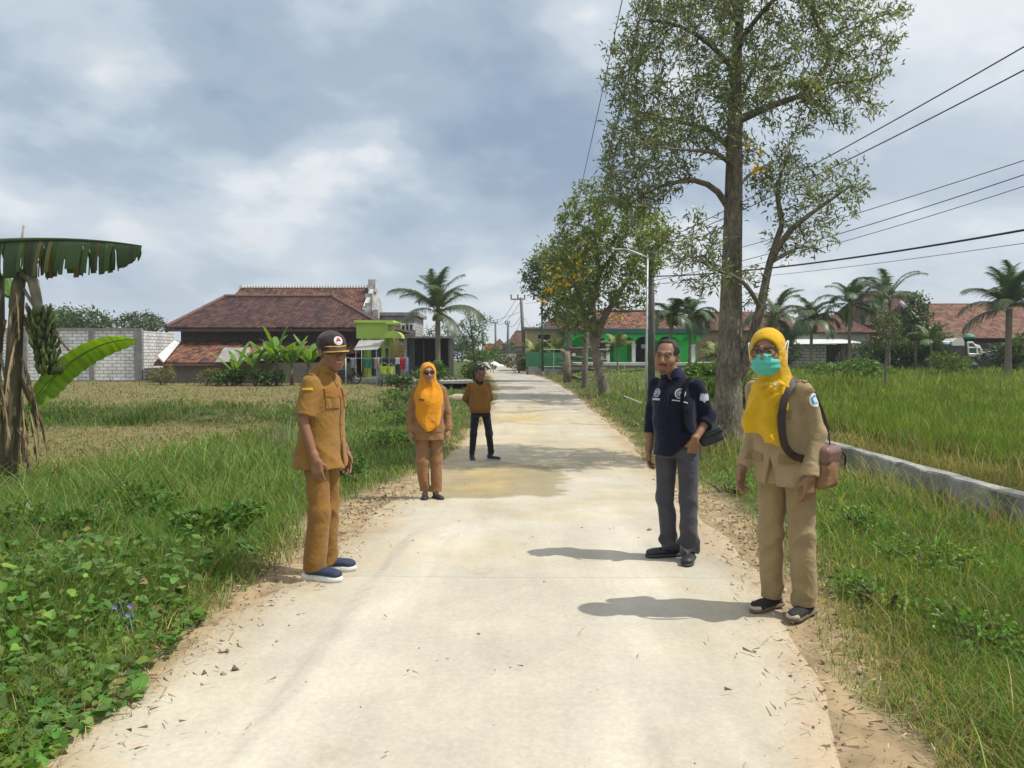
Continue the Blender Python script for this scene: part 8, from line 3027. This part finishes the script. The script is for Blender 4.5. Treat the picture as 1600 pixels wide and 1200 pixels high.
def navy_man():
    S = .965
    t = person('man in a navy shirt and grey trousers, one hand in his pocket', 1057, 877, 5.72, rad(-38), S)
    J = dict(pel=(-.01, .0), che=(-.025, .0), neck=(-.04, -.01, 1.425), head=(-.07, -.055, 1.556),
             sh=((-.195, .01, 1.34), (.145, .02, 1.34)), el=((-.235, .035, 1.08), (.205, .10, 1.09)), wr=((-.235, -.02, .83), (.172, -.075, .925)),
             hip=((-.095, .01, .87), (.085, .01, .87)), kn=((-.085, -.02, .47), (.10, -.01, .47)), an=((-.055, .01, .085), (.115, -.02, .085)), toe=((-.55, -1), (.30, -1)))
    R = RotZXZ(rad(12), rad(4), rad(4)); hs = 1.13
    B = Field(); base_body(B, J); add_head(B, J['head'], R, 1.0, hs)
    add_hand(B, J['wr'][0], (.04, -.10, -1), (1, .2, 0), (.2, -1, 0), 1.0, .4)
    add_hand(B, J['wr'][1], (-.30, .30, -1), (-.6, .75, 0), (-.7, -.7, 0), 1.0, .25)
    fmesh('body', B, skin_mat, t, .0055, lambda V: face_paint(V, J['head'], R, SK4, LIP, hairy='moustache', hs=hs))
    nav = cloth('cloth_navy', (.0045, .0065, .021), var=.2)
    s = Field()
    s.loft([(.80, -.01, .01, .175, .145), (.92, -.01, .005, .174, .142), (1.05, -.015, -.005, .174, .142), (1.19, -.02, -.008, .178, .134), (1.29, -.025, .0, .168, .114), (1.36, -.03, .01, .135, .09), (1.41, -.035, .008, .10, .076), (1.45, -.04, .0, .078, .07)], .03)
    s.cut((.045, 0, .80), (1.0, -.25, -1), .012)
    sh, el, wr = [np.array(J[k][0]) for k in ('sh', 'el', 'wr')]
    s.cone(sh, el, .061, .058, .03)
    d = (wr - el) / np.linalg.norm(wr - el)
    sl = Field(); sl.cone(el, el + d * .16, .058, .058, .01); sl.cut(el + d * .13, d); s._add('u', sl, el - .25, el + .25, .03)
    sh, el, wr = [np.array(J[k][1]) for k in ('sh', 'el', 'wr')]
    s.cone(sh, el, .062, .062, .03)
    d = (wr - el) / np.linalg.norm(wr - el)
    sl = Field(); sl.cone(el - d * .02, el + d * .10, .062, .060, .01); sl.cone(el + d * .035, el + d * .08, .065, .065, .006); sl.cut(el + d * .075, d); s._add('u', sl, el - .2, el + .2, .02)
    s._add('s', lambda p: np.maximum(np.abs(p[..., 0] + .035) - (p[..., 2] - 1.35) * .35, p[..., 1] + .03), (-.2, -.3, 1.3), (.1, 0, 1.6), .006)
    s.warp = lambda p: fold_noise(p, .006, 18, 24, 5.1) * (.6 + .6 * (1 - ss(.85, 1.1, p[..., 2])) + .6 * (p[..., 0] > .15))
    so = fmesh('shirt', s, nav, t, .0065)
    c = Field(); c.loft([(1.40, -.04, .0, .10, .092), (1.475, -.048, -.016, .076, .076)], .01); c._add('s', lambda p: (((p[..., 0] + .044) / .06) ** 2 + ((p[..., 1] + .01) / .06) ** 2) ** .5 - 1.0, (-.2, -.2, 1.3), (.2, .2, 1.6), .004)
    c._add('s', lambda p: np.maximum(np.abs(p[..., 0] + .045) - (p[..., 2] - 1.385) * .6, p[..., 1] + .02), (-.2, -.3, 1.3), (.1, 0, 1.6), .004)
    fmesh('collar', c, cloth('cloth_navy_light', (.009, .014, .042)), so, .005)
    wt = mat('embroidery_white', (.55, .57, .62), (.42, .44, .50), 60, .8)
    # round chest emblems with a bar of lettering, made of rings and marks
    def emblem(c, d, r):
        u = (0, 0, 1)
        patch('emblem', s, c, d, u, disc_shape(r * .80, r, 24, m=1), wt, so, off=.003, th=.002)
        patch('emblem_ring', s, c, d, u, disc_shape(r * .52, r * .60, 20, m=1), wt, so, off=.003, th=.002)
        patch('emblem_mark', s, c, d, u, poly_shape([(-.25 * r, -.4 * r), (-.05 * r, -.4 * r), (0, -.1 * r), (.3 * r, 0), (.35 * r, .3 * r), (0, .42 * r), (-.3 * r, .3 * r)]), wt, so, off=.003, th=.002)
    emblem((.075, -.13, 1.285), (.2, -1, .1), .040)
    emblem((-.135, -.12, 1.285), (-.35, -1, .1), .034)
    patch('emblem_bar', s, (-.135, -.12, 1.235), (-.35, -1, .1), (0, 0, 1), grid_shape(.085, .016, 6, 3), wt, so, off=.003, th=.002)
    def swoosh(u, v, x, y): return (x, y - .018 * (u + .5) ** 2 + .008)
    patch('emblem_bar', s, (.075, -.13, 1.225), (.2, -1, .1), (0, 0, 1), grid_shape(.115, .008, 9, 3, swoosh), wt, so, off=.003, th=.002)
    # winged emblem on the sleeve
    wing = [(0, -.040), (.014, -.022), (.032, -.020), (.036, .0), (.030, .034), (.020, .012), (.012, .036), (0, .020), (-.012, .036), (-.020, .012), (-.030, .034), (-.036, .0), (-.032, -.020), (-.014, -.022)]
    patch('sleeve_emblem', s, (.25, -.02, 1.255), (.85, -.75, .1), (0, 0, 1), poly_shape(wing), wt, so, off=.003, th=.002)
    patch('placket', s, (-.03, -.15, 1.13), (0, -1, 0), (0, 0, 1), grid_shape(.032, .46, 4, 14), nav, so, off=.003, th=.003)
    tr = trousers([(-.095, .01, .85), (.085, .01, .85)], [(-.09, -.02, .47), (.10, -.01, .47)], [(-.062, .01, .058), (.115, -.02, .05)], .088, .068, .070, 1.0, (.162, .128), seed=6.3, fold=.007)
    tr_o = fmesh('trousers', tr, cloth('cloth_grey', (.060, .058, .068)), t, .0065)
    patch('pocket', tr, (.135, -.12, .915), (.55, -1, 0), (.35, 0, 1), grid_shape(.02, .12, 3, 6), cloth('cloth_grey_dark', (.035, .034, .04)), tr_o, off=.003, th=.004)
    blk = mat('shoe_black', (.02, .02, .022), (.03, .03, .032), 20, .5); dg = mat('sole_dark', (.05, .05, .052), (.04, .04, .042), 9, .7)
    shoe(t, (-.058, .01), (-.85, -1), .275, .048, .075, blk, dg, .028, 7); shoe(t, (.115, -.02), (.35, -1), .275, .048, .075, blk, dg, .028, 8)
    Hc = np.array(J['head']); W = lambda x, y, z: Hc + R @ np.array((x, y, z)); q = lambda p: (p - Hc) @ R
    h = Field(); h.ell(W(0, .020, .042), (.0815, .101, .086), R, .02)
    h._add('s', lambda p: np.maximum(q(p)[..., 1] + .038 - .35 * (q(p)[..., 2] - .06), q(p)[..., 2] - .102), W(0, 0, 0) - .3, W(0, 0, 0) + .3, .008)
    h._add('s', lambda p: np.maximum(q(p)[..., 1] - .028, q(p)[..., 2] - .008), W(0, 0, 0) - .3, W(0, 0, 0) + .3, .006)
    h._add('s', lambda p: q(p)[..., 2] + .045, W(0, 0, 0) - .3, W(0, 0, 0) + .3, .008)
    h.warp = lambda p: fold_noise(p, .002, 90, 90, 2)
    about(fmesh('hair', h, HAIR, t, .005), Hc, hs)
    # sling bag on the left hip: carried, so a thing of its own
    bg = thing('sling_bag', 'small dark grey sling bag hanging behind the arm of the navy shirted man', 'bag', tuple(t.location), rad(-38))
    bg.scale = (S, S, S)
    f = Field(); Rb = RotZXZ(rad(38), rad(0), rad(-22))
    f.box((.225, .105, .955), (.095, .038, .062), Rb, .026, .02); f.warp = lambda p: fold_noise(p, .003, 30, 40, 2)
    fmesh('pouch', f, mat('bag_grey', (.035, .042, .045), (.025, .03, .032), 12, .55, .3, 60), bg, .006)
    f2 = Field(); f2.box((.232, .092, .972), (.088, .040, .012), Rb, .006, .01); fmesh('zip', f2, mat('zip_black', (.012, .012, .013), (.02, .02, .02), 12, .4), bg, .006)
    strip_along(s, [(.20, .10, .99), (.125, .15, 1.15), (.10, .10, 1.34), (.097, .02, 1.40), (.10, -.09, 1.34), (.102, -.15, 1.2), (.11, -.15, 1.09), (.122, -.125, 1.0), (.145, -.05, .965), (.19, .05, .965)], .028, mat('strap_black', (.004, .004, .006), (.007, .007, .009), 20, .9, spec=.1), 'strap', bg)


def woman_in_yellow():
    S = .985
    t = person('woman in khaki uniform with yellow headscarf, glasses and green face mask', 1219, 968, 4.46, rad(-52), S)
    J = dict(pel=(.0, .05), che=(.0, -.05), neck=(0, -.075, 1.415), head=(-.005, -.155, 1.552),
             sh=((-.158, -.05, 1.335), (.158, -.05, 1.335)), el=((-.195, .02, 1.085), (.196, .03, 1.085)), wr=((-.205, -.10, .855), (.212, -.055, .845)),
             hip=((-.09, .05, .86), (.09, .05, .86)), kn=((-.09, .035, .47), (.095, .06, .47)), an=((-.095, .06, .085), (.105, .09, .085)), toe=((-.05, -1), (.1, -1)))
    R = RotZXZ(rad(20), rad(6), rad(-3)); hs = 1.10
    B = Field(); base_body(B, J); add_head(B, J['head'], R, .98, hs)
    add_hand(B, J['wr'][0], (.02, -.28, -1), (1, .1, 0), (0.1, -1, -.2), .96, .42)
    add_hand(B, J['wr'][1], (-.02, -.12, -1), (-1, .25, 0), (-.2, -1, 0), .96, .40)
    fmesh('body', B, skin_mat, t, .0055, lambda V: face_paint(V, J['head'], R, SK5, LIP, hs=hs))
    kh = cloth('cloth_khaki', (.315, .235, .128))
    kh2 = cloth('cloth_khaki_dark', (.245, .17, .075))
    s = Field()
    rows = [(.775, 0, .035, .182, .145), (.90, 0, .02, .175, .140), (1.03, 0, -.005, .160, .128), (1.17, 0, -.04, .166, .135), (1.28, 0, -.05, .164, .115), (1.345, 0, -.045, .132, .09), (1.42, 0, -.065, .072, .068)]
    s.loft(rows, .03)
    for k in (0, 1):
        e, w = np.array(J['el'][k]), np.array(J['wr'][k]); d = (w - e) / np.linalg.norm(w - e)
        s.cone(J['sh'][k], e, .058, .050, .018)
        sl = Field(); sl.cone(e, w + d * .05, .051, .045, .01); sl.cone(w - d * .055, w + d * .05, .051, .050, .004); sl.cut(w - d * .005, d)
        s._add('u', sl, np.minimum(e, w) - .12, np.maximum(e, w) + .12, .03)
    s._add('s', lambda p: np.maximum(np.abs(p[..., 0] + .005) - (.95 - p[..., 2]) * .22, np.maximum(p[..., 1] + .04, p[..., 2] - .95)), (-.15, -.4, .7), (.15, 0, 1.0), .008)
    s.warp = lambda p: fold_noise(p, .006, 18, 24, 2.7) * (.5 + .7 * (np.abs(p[..., 0]) > .16) + .4 * (1 - ss(.8, 1.0, p[..., 2])))
    so = fmesh('jacket', s, kh, t, .0065)
    for sg in (-1, 1):
        patch('pocket_flap', s, (sg * .092, -.18, 1.20), (sg * .2, -1, 0), (0, 0, 1), grid_shape(.11, .045), kh2, so, off=.005, th=.004)
        patch('pocket_flap', s, (sg * .115, -.12, .935), (sg * .3, -1, 0), (0, 0, 1), grid_shape(.12, .045), kh2, so, off=.005, th=.004)
        patch('epaulette', s, (sg * .13, -.05, 1.40), (sg * .45, 0, 1), (0, 1, 0), grid_shape(.12, .045, 6, 4), kh2, so, off=.004, th=.005)
    patch('shoulder_patch', s, (.25, -.05, 1.285), (1, -.45, .12), (0, 0, 1), disc_shape(0, .036, 20, sy=1.12), mat('patch_white', (.70, .72, .72), (.6, .63, .64), 30, .7), so, off=.003, th=.003)
    pent = lambda r: poly_shape([(r * math.sin(k * 1.2566), r * math.cos(k * 1.2566)) for k in range(5)])
    patch('patch_crest', s, (.25, -.05, 1.287), (1, -.45, .12), (0, 0, 1), pent(.030), mat('patch_blue', (.06, .26, .52), (.05, .2, .42), 30, .7), so, off=.006, th=.002)
    patch('patch_motif', s, (.25, -.05, 1.285), (1, -.45, .12), (0, 0, 1), pent(.018), mat('patch_pale', (.45, .66, .74), (.70, .72, .60), 90, .7), so, off=.008, th=.002)
    patch('sleeve_title', s, (.235, -.05, 1.345), (1, -.45, .3), (0, 0, 1), grid_shape(.085, .018, 7, 3, lambda u, v, x, y: (x, y - .35 * x * x / .08)), kh2, so, off=.004, th=.003)
    tr = trousers([(-.09, .05, .84), (.09, .05, .84)], [(-.092, .035, .47), (.097, .06, .47)], [(-.097, .06, .055), (.107, .09, .055)], .090, .074, .072, .98, (.168, .135), seed=3.9, fold=.0055)
    fmesh('trousers', tr, cloth('cloth_khaki_trouser', (.30, .222, .113)), t, .0065)
    blk = mat('shoe_canvas', (.028, .026, .027), (.018, .017, .018), 30, .85, .4, 120); so2 = mat('sole_brown', (.16, .12, .08), (.12, .09, .06), 9, .7); tc = mat('toe_rubber', (.46, .41, .35), (.38, .33, .28), 9, .6)
    shoe(t, (-.097, .06), (-.02, -1), .265, .045, .075, blk, so2, .022, 9, toe_cap=tc); shoe(t, (.107, .09), (.12, -1), .265, .045, .075, blk, so2, .022, 10, toe_cap=tc)
    yel = cloth('cloth_yellow', (.60, .36, .012), var=.10)
    Hc = J['head']
    h = Field(); W = hijab_head(h, Hc, R, hs)
    D = Field()
    D.loft([(1.02, -.06, -.17, .125, .035), (1.12, -.05, -.17, .130, .050), (1.22, -.03, -.145, .138, .080), (1.30, -.012, -.115, .135, .098), (1.36, -.003, -.09, .122, .10), (1.41, 0, -.095, .100, .098), (1.46, -.003, Hc[1] + .04, .085, .100), (1.54, Hc[0], Hc[1] + .022, .088, .106)], .03, pw=2.1)
    D.cut((-.06, 0, 1.075), (-.42, 0, -1), .012)
    h._add('u', D, (-.25, -.4, .98), (.25, .15, 1.6), .03)
    tl = Field(); tl.box((.012, -.195, 1.14), (.036, .014, .17), RotZXZ(0, rad(7), rad(-7)), .010, .02); tl.cut((.0, -.2, 1.01), (.75, 0, -1), .01)
    h._add('u', tl, (-.1, -.3, .95), (.12, -.1, 1.36), .02)
    h.chain([(.085, -.155, 1.365), (.05, -.195, 1.345), (.0, -.200, 1.30), (-.05, -.20, 1.25)], [.016, .022, .016, .008], .015)
    h.chain([(.085, -.155, 1.37), (.03, -.20, 1.372), (-.02, -.205, 1.36)], [.014, .016, .006], .012)
    face_opening(h, Hc, R, hs, (.068, .10, .080))
    def hw(p):
        w = 1 - ss(1.44, 1.54, p[..., 2])
        dd = np.sqrt((p[..., 0] - .085) ** 2 + (p[..., 2] - 1.38) ** 2); th = np.arctan2(p[..., 2] - 1.38, p[..., 0] - .085)
        rid = 1 - 2 * np.abs(np.sin(th * 5.5 + 1.1 * np.sin(dd * 11)))
        return -w * .0105 * rid * np.clip(dd / .12, 0, 1) + fold_noise(p, .003, 36, 44, 4) * (.5 + w)
    h.warp = hw
    hj = fmesh('headscarf', h, yel, t, .006)
    patch('brooch', h, (.075, -.2, 1.372), (.25, -1, 0), (0, 0, 1), disc_shape(0, .009, 8, m=1), mat('brooch_silver', (.6, .6, .6), (.5, .5, .5), 9, .3, metal=.6), hj, off=.004, th=.006)
    # face mask with pleats and ear loops
    m = Field(); m.ell(W(0, -.034, -.058), (.076, .082, .066), R, .02); m.ell(W(0, -.085, -.030), (.034, .036, .036), R, .03); m.box(W(0, -.05, .045), (.2, .2, .040), R, .002, .004, 's'); m.cut(W(0, -.045, 0), R[:, 1])
    def mwp(p):
        q = (p - np.array(Hc)) @ R
        return .0022 * np.sin(q[..., 2] * 190 + 12 * q[..., 0] ** 2 * 10)
    m.warp = mwp
    mask = fmesh('face_mask', m, cloth('mask_green', (.10, .47, .38), .9, .1, .05), t, .0045)
    for sg in (-1, 1):
        tubes('ear_loop', [[W(sg * .066, -.052, -.015), W(sg * .092, -.012, .022), W(sg * .098, .03, .052)], [W(sg * .064, -.050, -.075), W(sg * .093, -.005, -.035), W(sg * .104, .03, .052)]], .0022, mat('loop_white', (.75, .76, .75), (.7, .7, .7), 9, .7), mask)
    about(mask, Hc, hs)
    fr = mat('frame_dark', (.03, .022, .02), (.02, .016, .015), 9, .3)
    rims = []
    for sg in (-1, 1):
        rims.append([W(sg * .033 + .028 * math.copysign(abs(math.cos(a)) ** .6, math.cos(a)), -.107 + .012 * (abs(sg * .033 + .028 * math.cos(a)) / .06) ** 2, .008 + .020 * math.copysign(abs(math.sin(a)) ** .6, math.sin(a))) for a in np.linspace(0, 6.283, 25)])
    rims.append([W(-.006, -.110, .014), W(0, -.112, .017), W(.006, -.110, .014)])
    for sg in (-1, 1): rims.append([W(sg * .061, -.094, .016), W(sg * .072, -.05, .014), W(sg * .082, 0, .012)])
    about(tubes('glasses', rims, .0026, fr, t), Hc, hs)
    # shoulder bag
    bg = thing('shoulder_bag', 'brown leather shoulder bag hanging at the hip of the woman in yellow', 'bag', tuple(t.location), rad(-52)); bg.scale = (S, S, S)
    f = Field(); Rb = RotZXZ(rad(8), rad(0), rad(6))
    f.box((.222, .085, .885), (.056, .098, .118), Rb, .042, .02); f.warp = lambda p: fold_noise(p, .004, 24, 26, 4)
    fmesh('bag_body', f, mat('leather_tan', (.30, .17, .085), (.22, .12, .06), 8, .5, .3, 50), bg, .0065)
    g2 = Field(); g2.box((.230, .08, .962), (.057, .101, .056), Rb, .034, .01); fmesh('flap', g2, mat('leather_mauve', (.20, .105, .085), (.15, .08, .065), 8, .35, .2, 50), bg, .0065)
    U = Field(); U.loft(rows, .03); U._add('u', tr, (-.4, -.4, .0), (.4, .4, 1.0), .01)
    strap = mat('strap_brown', (.035, .020, .016), (.025, .015, .012), 20, .6)
    strip_along(U, [(.222, .14, .99), (.195, .13, 1.14), (.15, .06, 1.33), (.118, -.04, 1.395), (.118, -.14, 1.335), (.12, -.2, 1.2), (.125, -.19, 1.07), (.135, -.165, 1.0), (.158, -.11, .955), (.19, .0, .94)], .044, strap, 'strap', bg)
    tubes('tassel', [[(.285, .17, .98), (.29, .185, .95), (.288, .185, .90)]], .006, strap, bg)


man_in_cap()
lady_in_orange()
far_man()
navy_man()
woman_in_yellow()
